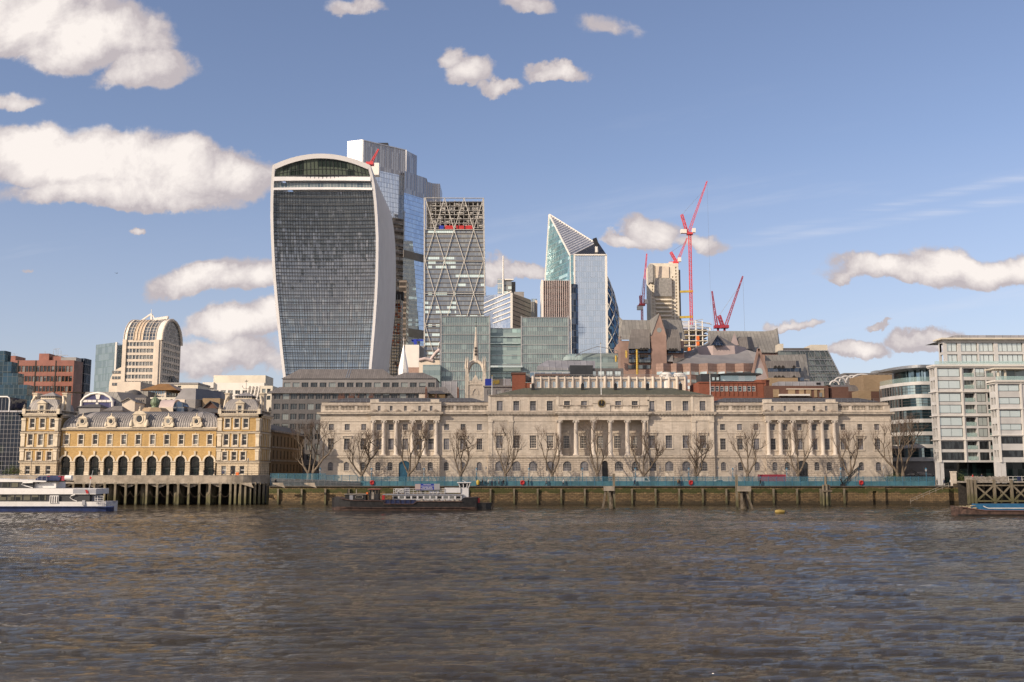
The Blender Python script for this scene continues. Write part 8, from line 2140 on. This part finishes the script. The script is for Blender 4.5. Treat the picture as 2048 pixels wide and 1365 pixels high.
def vehicle(name, label, cat, px, Yv, L_, prof_, mat, wheels, glz):
    x0 = PX(px, 965, Yv); t = thing(name, label, cat, (x0, Yv, GZ)); m = MB(); f = [(x0+a*L_, Yv, GZ+z) for a, z in prof_]
    m.face(f); m.face([(x, y+1.75, z) for x, y, z in reversed(f)])
    for i in range(len(f)): a, b = f[i], f[(i+1) % len(f)]; m.face([a, (a[0], a[1]+1.75, a[2]), (b[0], b[1]+1.75, b[2]), b])
    m.build('body', mat, t)
    for wx in wheels: m = MB(); m.tube((x0+wx*L_, Yv-.04, GZ+.32), (x0+wx*L_, Yv+.2, GZ+.32), .32, n=14); m.build('wheel', 'black_metal', t)
    m = MB(); m.face([(x0+a*L_, Yv-.02, GZ+z) for a, z in glz]); m.build('side_window', 'glass_dark', t)
vehicle('white_van', 'white van parked behind the netting near the thick dark trunk', 'van', 1286, 260, 4.8, [(-.5, .3), (.5, .3), (.5, 1.0), (.36, 1.15), (.22, 2.0), (-.5, 2.05)], 'white_paint', (-.32, .33), [(.08, 1.2), (.32, 1.2), (.2, 1.85), (.08, 1.85)])
vehicle('white_car', 'white car parked behind the netting right of the rounded tree', 'car', 1441, 260, 4.2, [(-.5, .3), (.5, .3), (.5, .8), (.3, .92), (.12, 1.42), (-.22, 1.42), (-.42, .95), (-.5, .9)], 'white_paint', (-.3, .32), [(-.34, .95), (.24, .95), (.1, 1.34), (-.2, 1.34)])
t = thing('container', 'long low dark red container behind the netting left of the right colonnade door', 'container', (PX(1546, 960, 262.5), 264, GZ)); m = MB(); m.box(PX(1520, 960, 264), PX(1572, 960, 264), 264, 266.4, GZ+.02, GZ+2.75)
for k in range(22): x = PX(1520, 960, 264)+.15+k*.31; m.box(x, x+.1, 263.95, 264, GZ+.2, GZ+2.6)
m.build('body', 'crane_dark', t)
def derrick(name, label, foot, tip, back, Yd, zf):
    t = thing(name, label, 'derrick', (PX(foot[0], foot[1], Yd), Yd, zf)); m = MB(); f, tp, bk = Vector(P(*foot, Yd)), Vector(P(*tip, Yd)), Vector(P(*back, Yd))
    lattice(m, f, tp, (.6, .3), 12, .07, .045); m.build('jib', 'black_metal', t); m = MB(); m.beam(f, bk, .22); m.beam((f.x+.3, Yd+.5, zf), bk, .14); m.tube(bk, tp, .04, n=3); m.build('mast', 'black_metal', t); m = MB(); m.box(f.x-.5, f.x+.5, Yd-.5, Yd+.5, zf, f.z+.1); m.build('base', 'black_metal', t)
derrick('quay_derrick', 'small black lattice derrick leaning right on the quay edge', (1685, 969), (1721, 932), (1681, 958), 252.6, GZ)
derrick('quay_derrick', 'black lattice derrick leaning left at the right end of the hoarding', (1856, 967), (1818, 936), (1850, 955), 256.8, GZ)
t = thing('quay_canopy', 'dark flat-roofed shelter behind the large right tree', 'shelter', (PX(1845, 950, 275), 275, GZ)); m = MB(); hip(m, PX(1822, 945, 275), PX(1866, 945, 275), 273, 279, GZ+2.6, GZ+3.4, 2.4); m.build('roof', 'slate_roof', t)
m = MB()
for q in (1825, 1840, 1862): m.box(PX(q, 950, 275)-.1, PX(q, 950, 275)+.1, 273.5, 273.7, GZ, GZ+2.6)
m.build('post', 'black_metal', t)
t = thing('stone_pillar', 'square pale stone pillar at the top of the river stairs', 'pillar', (PX(1908, 960, 251.5), 251.5, GZ)); m = MB(); x = PX(1908, 960, 251.5); m.box(x-.55, x+.55, 251.2, 252.3, GZ-.3, PZ(945, 251.5)); m.build('shaft', 'stone_ashlar', t); m = MB(); m.box(x-.65, x+.65, 251.1, 252.4, PZ(945, 251.5), PZ(943, 251.5)); m.build('cap', 'stone_trim', t)

# ================================================================ mooring dolphins, buoy, jetty
def wy(py): return YOF(py, 0.0)
def dolphin(label, cap, legs, tall, pyw):
    Yd = wy(pyw); x0 = PX((cap[0]+cap[1])/2, 1000, Yd); t = thing('mooring_dolphin', label, 'mooring post', (x0, Yd, 0), 'timber mooring dolphins in the river')
    m = MB(); m.box(PX(cap[0], 980, Yd), PX(cap[1], 980, Yd), Yd-1.1, Yd+1.1, PZ(cap[3], Yd), PZ(cap[2], Yd)); m.build('cap', 'concrete', t)
    for (a, b, dy) in legs: m = MB(); m.beam((PX(a, 980, Yd), Yd+dy*.4, PZ(cap[3], Yd)), (PX(b, 1018, Yd), Yd+dy, -.6), .42); m.build('leg', 'timber_dark' if False else 'timber', t)
    m = MB(); m.beam((PX(tall[0], 980, Yd), Yd, -.6), (PX(tall[0], 980, Yd), Yd, PZ(tall[1], Yd)), .48); m.build('tall_pile', 'pile_wood', t)
dolphin('mooring dolphin with concrete cap and three splayed legs below the central doorway', (1208, 1228, 973, 982), ((1211, 1204, -.5), (1219, 1220, -.9), (1224, 1224, .9)), (1228, 948), 1018)
dolphin('mooring dolphin with concrete cap, legs splayed right, beside its tall post', (1474, 1500, 973, 983), ((1482, 1482, -.8), (1486, 1489, .8), (1492, 1506, -.4), (1489, 1499, .9)), (1473.5, 950), 1018)
Yd = wy(1013); x = PX(1653.5, 985, Yd); t = thing('pile_cluster', 'cluster of old weathered piles with a taller post, left of the black derrick', 'mooring post', (x, Yd, 0))
for dx_, dy_, tp in ((-.75, 0, 970), (-.1, -.5, 969), (.6, 0, 970), (0, .6, 953)): m = MB(); m.tube((x+dx_, Yd+dy_, -.6), (x+dx_, Yd+dy_, PZ(tp, Yd)), .34, .30, 8); m.build('pile', 'pile_wood', t)
m = MB(); m.box(x-1.1, x+1.0, Yd-.9, Yd+.9, PZ(984, Yd), PZ(981, Yd)); m.build('band', 'timber', t)
Yb = wy(1027); x = PX(1560, 1024, Yb); t = thing('mooring_buoy', 'yellow mooring buoy with a rusty top floating by itself', 'buoy', (x, Yb, 0)); m = MB(); m.path([(x-1.0, Yb, .25), (x-.8, Yb, .3), (x, Yb, .35), (x+.8, Yb, .3), (x+1.0, Yb, .25)], [.15, .36, .4, .36, .15], 10); m.build('float', 'buoy_paint', t)
m = MB(); m.tube((x-.1, Yb, .8), (x-.1, Yb, 1.05), .14); m.path([(x-1.1, Yb, .1), (x-1.3, Yb, .05), (x-.9, Yb-.3, -.1)], .08, 5); m.path([(x+1.0, Yb, .3), (x+1.4, Yb, .2), (x+1.7, Yb, -.1)], .1, 5); m.build('mooring_ring', 'hull_rust', t)
YB_ = wy(1033)
for k, (a, b, lb) in enumerate((((1575, 1026), (1918, 1017), 'slack mooring rope from the buoy to the rusty barge'), ((1850, 1029), (1925, 1013), 'short pale mooring rope running left from the rusty barge bow'))):
    p, q = Vector((PX(a[0], a[1], Yb if k == 0 else YB_), (Yb if k == 0 else YB_), .06)), Vector((PX(b[0], b[1], YB_), YB_, 1.9)); t = thing('mooring_rope', lb, 'rope', p, 'mooring ropes'); m = MB()
    m.path([p.lerp(q, s/10)-Vector((0, 0, (1.8 if k == 0 else .4)*(1-(s/5-1)**2)*(s/10))) for s in range(11)], .035, 4); m.build('strand', 'timber', t)
Yj = 246.5; t = thing('timber_jetty', 'timber jetty with diagonal cross braces and plank fence at the right edge', 'jetty', (PX(1990, 985, Yj), Yj, 0)); zt_, zb_ = PZ(963, Yj), PZ(970, Yj)
m = MB(); m.box(PX(1931, 985, Yj), PX(2080, 985, Yj), Yj, WY-.1, PZ(966, Yj), zt_); m.build('deck', 'timber_pale', t)
m = MB(); m.box(PX(1948, 985, Yj), PX(2080, 985, Yj), Yj-.2, Yj+.2, PZ(972.5, Yj), PZ(970, Yj)); m.box(PX(1940, 985, Yj), PX(2080, 985, Yj), Yj-.15, Yj+.15, PZ(1004, Yj), PZ(1001, Yj)); m.build('beam', 'pile_wood', t)
for q in (1937, 1943, 1950.5, 1989, 2023.5, 2058): 
    m = MB(); m.box(PX(q, 985, Yj)-.28, PX(q, 985, Yj)+.28, Yj-.3, Yj+.25, -.8, PZ(962, Yj)+.3); m.build('pile', 'pile_wood', t)
for q in (1960, 1978, 2001, 2014, 2036, 2046): m = MB(); m.box(PX(q, 985, Yj)-.2, PX(q, 985, Yj)+.2, Yj+2.6, Yj+3, -.8, zt_); m.build('inner_pile', 'pile_wood', t)
for (a, b) in ((1952, 1987), (1991, 2021), (2025, 2056)):
    for s in (0, 1): p = ((a, 972), (b, 1003)) if s else ((a, 1003), (b, 972)); m = MB(); m.beam((PX(p[0][0], 985, Yj), Yj-.1-.2*s, PZ(p[0][1], Yj)), (PX(p[1][0], 985, Yj), Yj-.1-.2*s, PZ(p[1][1], Yj)), .2, .38); m.build('brace', 'pile_wood', t)
m = MB(); r_ = random.Random(5); x = PX(1932, 985, Yj)
while x < PX(2020, 985, Yj): m.box(x, x+.27, Yj+.3, Yj+.36, zt_, zt_+r_.uniform(1.05, 1.3)); x += .31
m.build('plank_fence', 'timber_pale', t)
m = MB()
for h in (.5, 1.15): m.tube((PX(2020, 985, Yj), Yj+.3, zt_+h), (PX(2080, 985, Yj), Yj+.3, zt_+h), .05, n=5)
for q in (2020, 2029, 2038, 2047): m.tube((PX(q, 985, Yj), Yj+.3, zt_), (PX(q, 985, Yj), Yj+.3, zt_+1.15), .05, n=5)
m.build('railing', 'white_paint', t); m = MB(); m.box(PX(2037, 985, Yj), PX(2044, 985, Yj), Yj+.2, Yj+.26, zt_+.1, zt_+1.15); m.build('notice_board', 'navy_cloth', t)
m = MB(); m.box(PX(1931, 985, Yj), PX(2080, 985, Yj), WY-.6, WY-.4, -.5, zt_-.5); m.build('back_planking', 'timber_dark', t)
for q, co, lb in ((1946, 'coat_red', 'person in bright red coat on the timber jetty'), (1964, 'coat_navy', 'person in navy coat leaning at the jetty fence')): person(q, 249.4, zt_, 'stand', co, R0, lb, group='people on the jetty')

# ================================================================ boats
def hull(t, name, st, Yc, mats, split=None, keel=-.5):
    """st: (px, deck pixel row, half width); split: pixel row of the colour change"""
    m = MB(); rows = []
    for (q, dk_, hw_) in st:
        x = PX(q, 1000, Yc-hw_); zd_ = PZ(dk_, Yc-2.5); zs_ = PZ(split, Yc-2.5) if split else .35
        rows.append([(x, Yc+hw_, zd_), (x, Yc+hw_*.9, keel), (x, Yc-hw_*.9, keel), (x, Yc-hw_*.96, zs_), (x, Yc-hw_, zd_)])
    for a, b in zip(rows, rows[1:]):
        for k, mi in ((0, 0), (2, 1), (3, 0)): m.face([a[k], a[k+1], b[k+1], b[k]][::-1], mi)
        m.face([a[4], b[4], b[0], a[0]], 2)
    for r, s in ((rows[0], 1), (rows[-1], -1)): m.face(r[::s])
    return m.build(name, mats, t)
# --- dark barge
Yc = wy(1021)+3; yf = Yc-2.9
t = thing('dark_barge', 'rusty black work barge with a small wheelhouse moored in the middle of the river', 'barge', (PX(810, 1010, Yc), Yc, 0))
hull(t, 'hull', [(664, 997, .4), (669, 994.5, 1.6), (678, 995.5, 2.4), (700, 1000, 2.9), (765, 1001.5, 2.9), (768, 1008, 2.9), (825, 1008.5, 2.9), (834, 1003, 2.9), (920, 1003, 2.9), (927, 996, 2.8), (953, 995, 2.2), (957, 995.5, .6)], Yc, ['hull_black', 'hull_rust', 'hull_rust'], 1015)
m = MB(); m.path([P(a, b, yf-.1) for a, b in ((680, 997), (700, 1001), (766, 1002.5), (768, 1008.5), (826, 1009), (834, 1003.5), (925, 1003.5))], .12, 5); m.path([P(a, b, yf-.1) for a, b in ((672, 1014), (760, 1016), (950, 1015))], .1, 4); m.build('rubbing_strake', 'hull_rust', t)
def bpx(name, p0, p1, pt, pb, y0_, dep, mat): m = MB(); m.box(PX(p0, (pt+pb)/2, y0_), PX(p1, (pt+pb)/2, y0_), y0_, y0_+dep, PZ(pb, y0_), PZ(pt, y0_)); return m.build(name, mat, t)
bpx('cabin', 690, 731, 989.5, 1002, Yc-1.8, 3.6, 'hull_black'); bpx('cabin_roof', 688, 733, 988.6, 989.6, Yc-2.0, 4.0, 'timber_pale')
bpx('cabin_door', 699, 706, 991, 1000.5, Yc-1.9, .1, 'ship_grey'); m = MB()
for (a, b, c, d) in ((711, 726, 991.5, 992.3), (711, 726, 996.5, 997.3), (711, 712, 991.5, 997), (725, 726, 991.5, 997)): m.box(PX(a, 994, Yc-1.9), PX(b, 994, Yc-1.9), Yc-1.95, Yc-1.8, PZ(d, Yc-1.9), PZ(c, Yc-1.9))
m.build('window_frame', 'timber_pale', t); bpx('cabin_window', 712, 725, 992.2, 996.5, Yc-1.88, .06, 'glass_dark')
bpx('wheelhouse', 737, 757, 988.5, 1000.5, Yc-1.4, 2.8, 'hull_black'); m = MB(); Ww = Wall((PX(738, 985, Yc-1.3), Yc-1.3), (PX(757, 985, Yc-1.3), Yc-1.3)); Ww.open(m, 0, Ww.len, PZ(989, Yc-1.3), PZ(979.5, Yc-1.3), [(Ww.len*f, Ww.len*.22, PZ(988, Yc-1.3), PZ(981, Yc-1.3)) for f in (.17, .5, .83)], .1); m.box(Ww.at(0, 0)[0], Ww.at(Ww.len, 0)[0], Yc+1.2, Yc+1.3, PZ(989, Yc-1.3), PZ(979.5, Yc-1.3)); m.build('wheelhouse_frame', 'timber', t)
m = MB(); Ww.box(m, .1, Ww.len-.1, PZ(988, Yc-1.3), PZ(981, Yc-1.3), -.12, -.1); m.build('wheelhouse_glass', 'glass_dark', t)
bpx('wheelhouse_roof', 735, 760, 978, 979.6, Yc-1.6, 3.2, 'orange_paint' if False else 'red_granite'); bpx('door', 743, 748, 985, 999, Yc-1.45, .1, 'timber_pale'); bpx('red_cabinet', 764, 769, 991, 1000, Yc-1.6, .9, 'red_paint'); bpx('orange_float', 732, 736, 985, 989, Yc-1.5, .8, 'orange_paint')
for q in (696, 713): m = MB(); m.tube(P(q, 990, Yc-1), P(q, 979, Yc-1), .12, n=6); m.build('vent_pipe', 'timber_pale' if q == 713 else 'black_metal', t)
m = MB(); r_ = random.Random(8)
for k in range(16): q = 770+k*10; m.box(PX(q, 1000, yf+.1)-.04, PX(q, 1000, yf+.1)+.04, yf+.1, yf+.2, PZ(1008 if q < 832 else 1003.5, yf), PZ(999, yf))
m.tube(P(768, 999, yf+.15), P(925, 999, yf+.15), .05, n=4); m.build('guard_rail', 'hull_rust', t)
bpx('hold_screen', 770, 832, 1000, 1008, yf+.3, .06, 'navy_cloth')
for k in range(26):
    q = r_.uniform(836, 918); 
    if k == 0: m = MB()
    x, y_ = PX(q, 1002, yf+1.4), yf+r_.uniform(.6, 2.4); s = r_.uniform(.12, .35); m.lathe([(s, 0), (s*.9, s), (0, s*1.3)], (x, y_, PZ(1003, yf)), 5)
m.build('deck_clutter', 'timber_pale', t); bpx('red_drum', 955, 959.5, 997, 1006, Yc-1, .9, 'red_paint')
t = thing('stern_skiff', 'black flat skiff with a pointed end tied to the stern of the dark barge', 'skiff', (PX(968, 1012, Yc), Yc, 0)); hull(t, 'hull', [(953, 1007, 1.4), (972, 1007, 1.3), (983, 1006, .3)], Yc, ['hull_black', 'hull_black', 'hull_rust'], 1015, -.3); m = MB(); m.path([P(983, 1006, Yc), P(986, 1010, Yc), P(985, 1018, Yc)], .14, 5); m.build('chain', 'chain', t)
# --- white passenger boat behind it
Yw = Yc+6.0
t = thing('passenger_boat', 'white flat passenger boat with a raised wheelhouse behind the dark barge', 'passenger boat', (PX(860, 1005, Yw), Yw, 0)); yq = Yw-2.2
hull(t, 'hull', [(766, 1002, 1.6), (785, 1001, 2.3), (920, 1001, 2.3), (940, 1000, 1.2)], Yw, ['hull_black', 'hull_black', 'ship_grey'], 1010)
Ws_ = Wall((PX(785, 995, yq), yq), (PX(923, 995, yq), yq)); m = MB(); nb = 11; Ws_.open(m, 0, Ws_.len, PZ(1001, yq), PZ(990.5, yq), [(Ws_.len*c, Ws_.len/nb*.84, PZ(998.8, yq), PZ(992, yq)) for c in spread(nb)], .12); m.box(Ws_.at(0, 0)[0], Ws_.at(Ws_.len, 0)[0], yq+4.3, yq+4.4, PZ(1001, yq), PZ(990.5, yq)); m.build('saloon_wall', 'ship_white', t)
m = MB(); m.box(PX(765, 990, yq), PX(926, 990, yq), yq-.2, yq+4.5, PZ(990.6, yq), PZ(989, yq)); m.build('upper_deck', 'ship_grey', t)
for c in spread(nb): Ws_.put('saloon_window', win(Ws_.len/nb*.84, PZ(992, yq)-PZ(998.8, yq), 1, 1, ('ship_white', 'glass_dark')), t, Ws_.len*c, PZ(998.8, yq), -.1)
m = MB()
for z_ in (978, 982, 986): m.tube(P(787, z_, yq), P(890, z_, yq), .06, n=4)
for k in range(14): m.tube(P(787+k*7.9, 989, yq), P(787+k*7.9, 978, yq), .05, n=4)
m.build('deck_rail', 'ship_white', t); bpx('white_locker', 889, 921, 976, 986, yq+.1, 1.8, 'ship_white'); bpx('wheelhouse_base', 922, 937, 975.5, 1001, yq+.4, 3, 'ship_white'); bpx('grey_cabin', 808, 818, 976.5, 989, yq+.2, 2, 'ship_grey')
m = MB(); zb2, zt2 = PZ(975.5, yq), PZ(966.5, yq)
for (a, b) in ((920, 917), (927, 926), (933.5, 934.5), (937, 940)):
    for dy in (.3, 3.4): m.beam((PX(a, 972, yq), yq+dy, zb2), (PX(b, 972, yq), yq+dy, zt2), .16)
m.box(PX(914, 966, yq), PX(942, 966, yq), yq, yq+3.8, zt2, zt2+.18); m.beam(P(925, 961, yq+1), P(933, 965.5, yq+1), .08); m.build('wheelhouse_frame', 'ship_white', t); bpx('wheelhouse_glass', 919, 938, 967, 975, yq+.5, 2.6, 'glass_dark')
for q in (794, 802, 805): m = MB(); x, z_ = PX(q, 982, yq-.1), PZ(982, yq); m.path([(x+.38*math.cos(a), yq-.12, z_+.38*math.sin(a)) for a in [2*math.pi*i/12 for i in range(13)]], .09, 5); m.build('lifebuoy', 'ship_white', t)
for q in (862, 869, 876): m = MB(); m.tube(P(q-2.6, 985, yq+.6), P(q+2.6, 985, yq+.6), .36, n=10); m.build('liferaft', 'ship_white', t)
b = thing('banner', 'blue banner with white lettering between two photographs, hung on the passenger boat rail', 'banner', P(850, 980, yq-.25)); t = b
bpx('cloth', 830.5, 879, 968, 980.5, yq-.3, .05, 'banner_blue'); bpx('left_photo', 830, 841, 968.5, 979.5, yq-.36, .05, 'pink_pale'); bpx('right_photo', 868, 879.5, 968, 980, yq-.36, .05, 'lilac_metal')
m = MB()
for (a, b_, z_) in ((847, 862, 969.6), (842, 867, 972.6), (845, 856, 975), (858, 864, 975), (842, 850, 977), (852, 865, 977), (843, 866, 979)):
    q = a
    while q < b_: m.box(PX(q, 974, yq-.4), PX(q+1.1, 974, yq-.4), yq-.37, yq-.35, PZ(z_+.55, yq-.4), PZ(z_-.6, yq-.4)); q += 1.7
m.build('lettering', 'ship_white', b)
# --- white and navy river cruiser at the left
Ys = wy(1024)+3.5; yf = Ys-3.5
t = thing('river_cruiser', 'white two-deck river cruiser with a navy hull leaving the left edge', 'passenger ship', (PX(60, 1005, Ys), Ys, 0))
hull(t, 'hull', [(-160, 1003, 3.3), (183, 1003.5, 3.5), (196, 1003.5, 3.4), (212, 1003.2, 3.1), (224, 1003, 1.6), (229, 1006, .4)], Ys, ['ship_white', 'ship_navy', 'ship_grey'], 1013)
m = MB(); m.box(PX(-160, 1013, yf), PX(228, 1013, yf), yf-.12, yf+.1, PZ(1014.5, yf), PZ(1013, yf)); m.build('rubbing_strake', 'ship_navy', t)
m = MB(); m.prism([(PX(-160, 995, yf), yf+.35), (PX(178, 995, yf), yf+.35), (PX(178, 995, yf), Ys+3), (PX(-160, 995, yf), Ys+3)], PZ(1003.5, yf), PZ(988, yf)); m.build('main_saloon', 'dark_frame', t)
for i, q in enumerate((-10, 6, 22, 38, 54, 70, 86)): bpx('saloon_window', q-6.3, q+6.3, 991, 1001, yf+.28, .06, 'gl_ship')
bpx('door_panel', 99, 117, 991.5, 1007, yf-.06, .3, 'ship_white')
for q in (101.5, 106, 110.5, 115): bpx('door_slot', q-.9, q+.9, 993, 1006, yf-.1, .05, 'black_metal')
m = MB(); m.prism([P(-160, 981, yf)[:2], (PX(192, 981, yf), yf), (PX(192, 981, yf), Ys+3.2), (PX(-160, 981, yf), Ys+3.2)], PZ(989, yf), [PZ(975.5, yf), PZ(978, yf), PZ(978, yf), PZ(975.5, yf)]); m.build('upper_band', 'ship_white', t); bpx('stern_band', 146, 192, 978.5, 987.5, yf-.03, .04, 'ship_grey')
bpx('upper_saloon', -160, 66, 963, 976, yf+.5, 6, 'dark_frame'); bpx('upper_cabin', 66, 112, 964, 976.5, yf+1.2, 4.5, 'ship_white')
for q in (-8, 11, 29): bpx('upper_window', q-7, q+7, 965.5, 974.5, yf+.42, .06, 'gl_ship')
m = MB(); m.prism([P(-160, 960, yf+.2)[:2], P(92, 960, yf+.2)[:2], (PX(92, 960, yf+.2), Ys+2.8), (PX(-160, 960, yf+.2), Ys+2.8)], PZ(964.5, yf), [PZ(952, yf), PZ(962, yf), PZ(962, yf), PZ(952, yf)]); m.build('top_band', 'ship_white', t)
m = MB()
for k in range(18): q = -60+k*9; m.tube(P(q, 962, yf+.3), P(q, 952.5, yf+.3), .04, n=4)
m.tube(P(-60, 952.5, yf+.3), P(92, 952.5, yf+.3), .05, n=4); m.build('top_rail', 'steel_grey', t)
m = MB(); m.path([(PX(a, b, yf+.05), yf+.05, PZ(b, yf)) for a, b in ((66, 976.5), (50, 972), (43, 968.5), (46, 966), (66, 965.5))], .12, 5); m.path([(PX(a, b, yf), yf, PZ(b, yf)) for a, b in ((154, 1003), (146, 1000), (140, 995.5), (143, 991.5), (150, 990))], .1, 5); m.build('curved_trim', 'ship_white', t)
m = MB(); m.grid([[P(71, 958, yf+.8), P(80, 952, yf+.8), P(100, 951.5, yf+.8), P(122, 951.5, yf+.8)], [P(73, 965, yf+.5), P(82, 958, yf+.4), P(100, 958, yf+.5), P(120, 959, yf+.5)], [P(77, 968, yf+.6), P(85, 962, yf+.6), P(100, 962, yf+.6), P(118, 962, yf+.6)]]); m.box(PX(82, 957, yf+1), PX(120, 957, yf+1), yf+1, yf+3, PZ(961, yf), PZ(952, yf)); m.build('tarpaulin', 'navy_cloth', t)
for q in (97, 119, 126): bpx('liferaft_canister', q-2.8, q+2.8, 952.5, 962, yf+.7, 1, 'crane_dark')
m = MB(); m.tube(P(131, 956, yf+1), P(144, 956, yf+1), .55, n=10); m.build('white_canister', 'ship_white', t); bpx('raft_cradle', 90, 140, 962, 964.5, yf+.8, 2, 'black_metal')
m = MB(); m.tube(P(173, 1002, Ys-1), P(186, 941, Ys-1), .06, .04, 5); m.build('flagstaff', 'ship_white', t); m = MB(); m.face([P(180, 953, Ys-1.1), P(183.5, 955, Ys-1.1), P(182, 959, Ys-1.1), P(179, 958, Ys-1.1)]); m.grid([[P(170, 980, Ys-3.7), P(175, 980.5, Ys-3.7)], [P(172, 986, Ys-3.8), P(177, 985, Ys-3.6)], [P(173.5, 988.5, Ys-3.7), P(177, 987.5, Ys-3.7)]]); m.build('red_ensign', 'red_paint', t)
bpx('stern_cabin', 152, 187, 988, 1003, yf+1.4, 4, 'ship_grey'); bpx('stern_door', 162, 168, 990, 1003, yf+1.3, .1, 'black_metal'); bpx('mooring_post', 164, 170, 1001, 1011, yf-.15, .2, 'ship_grey')
m = MB()
for z_ in (992.5, 997, 1001): m.tube(P(190, z_, yf+.6), P(207, z_, yf+.6), .05, n=4)
for q in (190, 195, 206.5): m.tube(P(q, 1003, yf+.6), P(q, 992.5, yf+.6), .05, n=4)
m.build('stern_rail', 'ship_white', t)
def text(t, name, s, px, py, Yt, size, mat):
    c = bpy.data.curves.new(name, 'FONT'); c.body = s; c.size = size; c.extrude = .01; c.align_x = 'CENTER'; o = bpy.data.objects.new(name, c); COL.objects.link(o); bpy.context.view_layer.update()
    me = bpy.data.meshes.new_from_object(o.evaluated_get(bpy.context.evaluated_depsgraph_get())); bpy.data.objects.remove(o); me.materials.clear(); me.materials.append(MATS[mat])
    q = inst(name, me, t, P(px, py, Yt)); q.rotation_euler = (math.pi/2, 0, 0); return q
text(t, 'name_lettering', 'DUTCH  MASTER', 212, 1008.3, yf-.02, .52, 'navy_cloth'); text(t, 'port_lettering', 'LONDON', 214, 1011.8, yf-.02, .42, 'navy_cloth')
# --- rusty barge at the right
Yr = YB_+3.0; yf = Yr-2.8
t = thing('rusty_barge', 'rusty open barge with a blue coaming moored under the jetty at the right edge', 'barge', (PX(1990, 1020, Yr), Yr, 0))
hull(t, 'hull', [(1914.5, 1014, 1.2), (1922, 1013.5, 2.4), (1940, 1017, 2.8), (1970, 1021, 2.8), (2110, 1022, 2.8)], Yr, ['hull_rust', 'hull_black', 'hull_rust'], 1029)
m = MB(); m.path([P(a, b, yf-.05) for a, b in ((1922, 1014), (1940, 1017.5), (1970, 1021.3), (2110, 1022.3))], .1, 5); m.build('gunwale', 'red_granite_side', t)
m = MB(); m.prism([P(1968, 1018, yf+.5)[:2], P(2110, 1018, yf+.5)[:2], (PX(2110, 1018, yf+.5), yf+.7), (PX(1968, 1018, yf+.5), yf+.7)], PZ(1021.5, yf), PZ(1017, yf)); m.prism([P(1962, 1018, yf+.5)[:2], P(1968.1, 1018, yf+.5)[:2], (PX(1968.1, 1018, yf+.5), Yr+2.2), (PX(1962, 1018, yf+.5), Yr+2.2)], PZ(1020, yf), PZ(1012.5, yf)); m.box(PX(1968, 1015, yf), PX(2110, 1015, yf), Yr+2, Yr+2.2, PZ(1020, yf), PZ(1009.5, yf)); m.build('coaming', 'teal_paint', t)
m = MB(); m.path([P(a, b, yf+.45) for a, b in ((1966, 1012.5), (1970, 1014.5), (1976, 1017), (2110, 1017))], .1, 5); m.build('white_rim', 'white_paint', t)
m = MB(); r_ = random.Random(3)
for k in range(30): q = r_.uniform(1922, 1958); x, y_ = PX(q, 1015, Yr), Yr+r_.uniform(-1.6, 1.6); s = r_.uniform(.1, .3); m.lathe([(s, 0), (s*.8, s*.8), (0, s)], (x, y_, PZ(1015+(q-1922)*.12, Yr-2)), 5)
for k in range(3): m.path([(PX(1930+k*8, 1014, Yr)+.5*math.cos(a), Yr+.5*math.sin(a), PZ(1014.5, Yr-2)+.1*k) for a in [2*math.pi*i/10 for i in range(11)]], .08, 4)
m.build('rope_pile', 'rope', t); m = MB(); m.box(PX(1962, 1008, Yr+2.6), PX(2110, 1008, Yr+2.6), Yr+2.4, Yr+3.0, PZ(1011, Yr+2.6), PZ(1007.5, Yr+2.6)); m.build('far_gunwale', 'hull_rust', t)
t = thing('bird', 'small dark bird gliding in the blue sky left of the towers', 'bird', P(233.5, 547, 260)); p = Vector(P(233.5, 547, 260)); m = MB()
m.path([p+Vector((-.25, 0, -.02)), p, p+Vector((.28, 0, .03))], [.02, .07, .03], 6); m.build('body', 'timber_dark', t)
for s in (-1, 1): m = MB(); q = p+Vector((s*.12, -.1, .05)); m.face([q+Vector((-.07, 0, 0)), q+Vector((.07, 0, 0)), q+Vector((s*.28, -.15, .12)), q+Vector((s*.32, -.2, .1))]); m.build('wing', 'timber_dark', t)
def shade_cloud():  # out of view; outline and opacity shaped to shade the stone building
    m, nt, b = new_mat('cloud_vapour'); b.inputs['Base Color'].default_value = (.9, .9, .92, 1); b.inputs['Roughness'].default_value = 1
    p = geo_pos(nt); f = noise(nt, p, .012, 5, .6).step(.3, .7); L(nt, f*.14+.10, b.inputs['Alpha'])
    h = 620.0; s = h/SUN_DIR.z; off = SUN_DIR*s; rr = random.Random(12); mb = MB()
    poly = [(-40, 90), (-60, 200), (-34, 290), (-52, 380), (0, 470), (90, 525), (210, 520), (330, 470), (360, 330), (350, 180), (300, 60), (120, 40)]
    N = 96; ring = []
    for i in range(N):
        f_ = i/N*len(poly); a, b2 = poly[int(f_)], poly[(int(f_)+1) % len(poly)]; g = f_-int(f_); g = g*g*(3-2*g)
        ring.append(Vector((a[0]+(b2[0]-a[0])*g+rr.gauss(0, 5), a[1]+(b2[1]-a[1])*g+rr.gauss(0, 5), 0)))
    c = Vector((150, 280, 0)); rows = []
    for k, (sc_, z_) in enumerate(((.02, -12), (.5, -11), (.85, -7), (1.0, 0), (.93, 22), (.75, 46), (.45, 62), (.02, 68))):
        rows.append([c+(r-c)*sc_+Vector((0, 0, z_+(rr.gauss(0, 5) if 0 < k < 7 and k != 3 else 0)))+off for r in ring]); rows[-1].append(rows[-1][0])
    mb.grid(rows, 0, True); o = mb.build('unseen_shade_cloud', 'cloud_vapour'); o['kind'] = 'stuff'
shade_cloud()
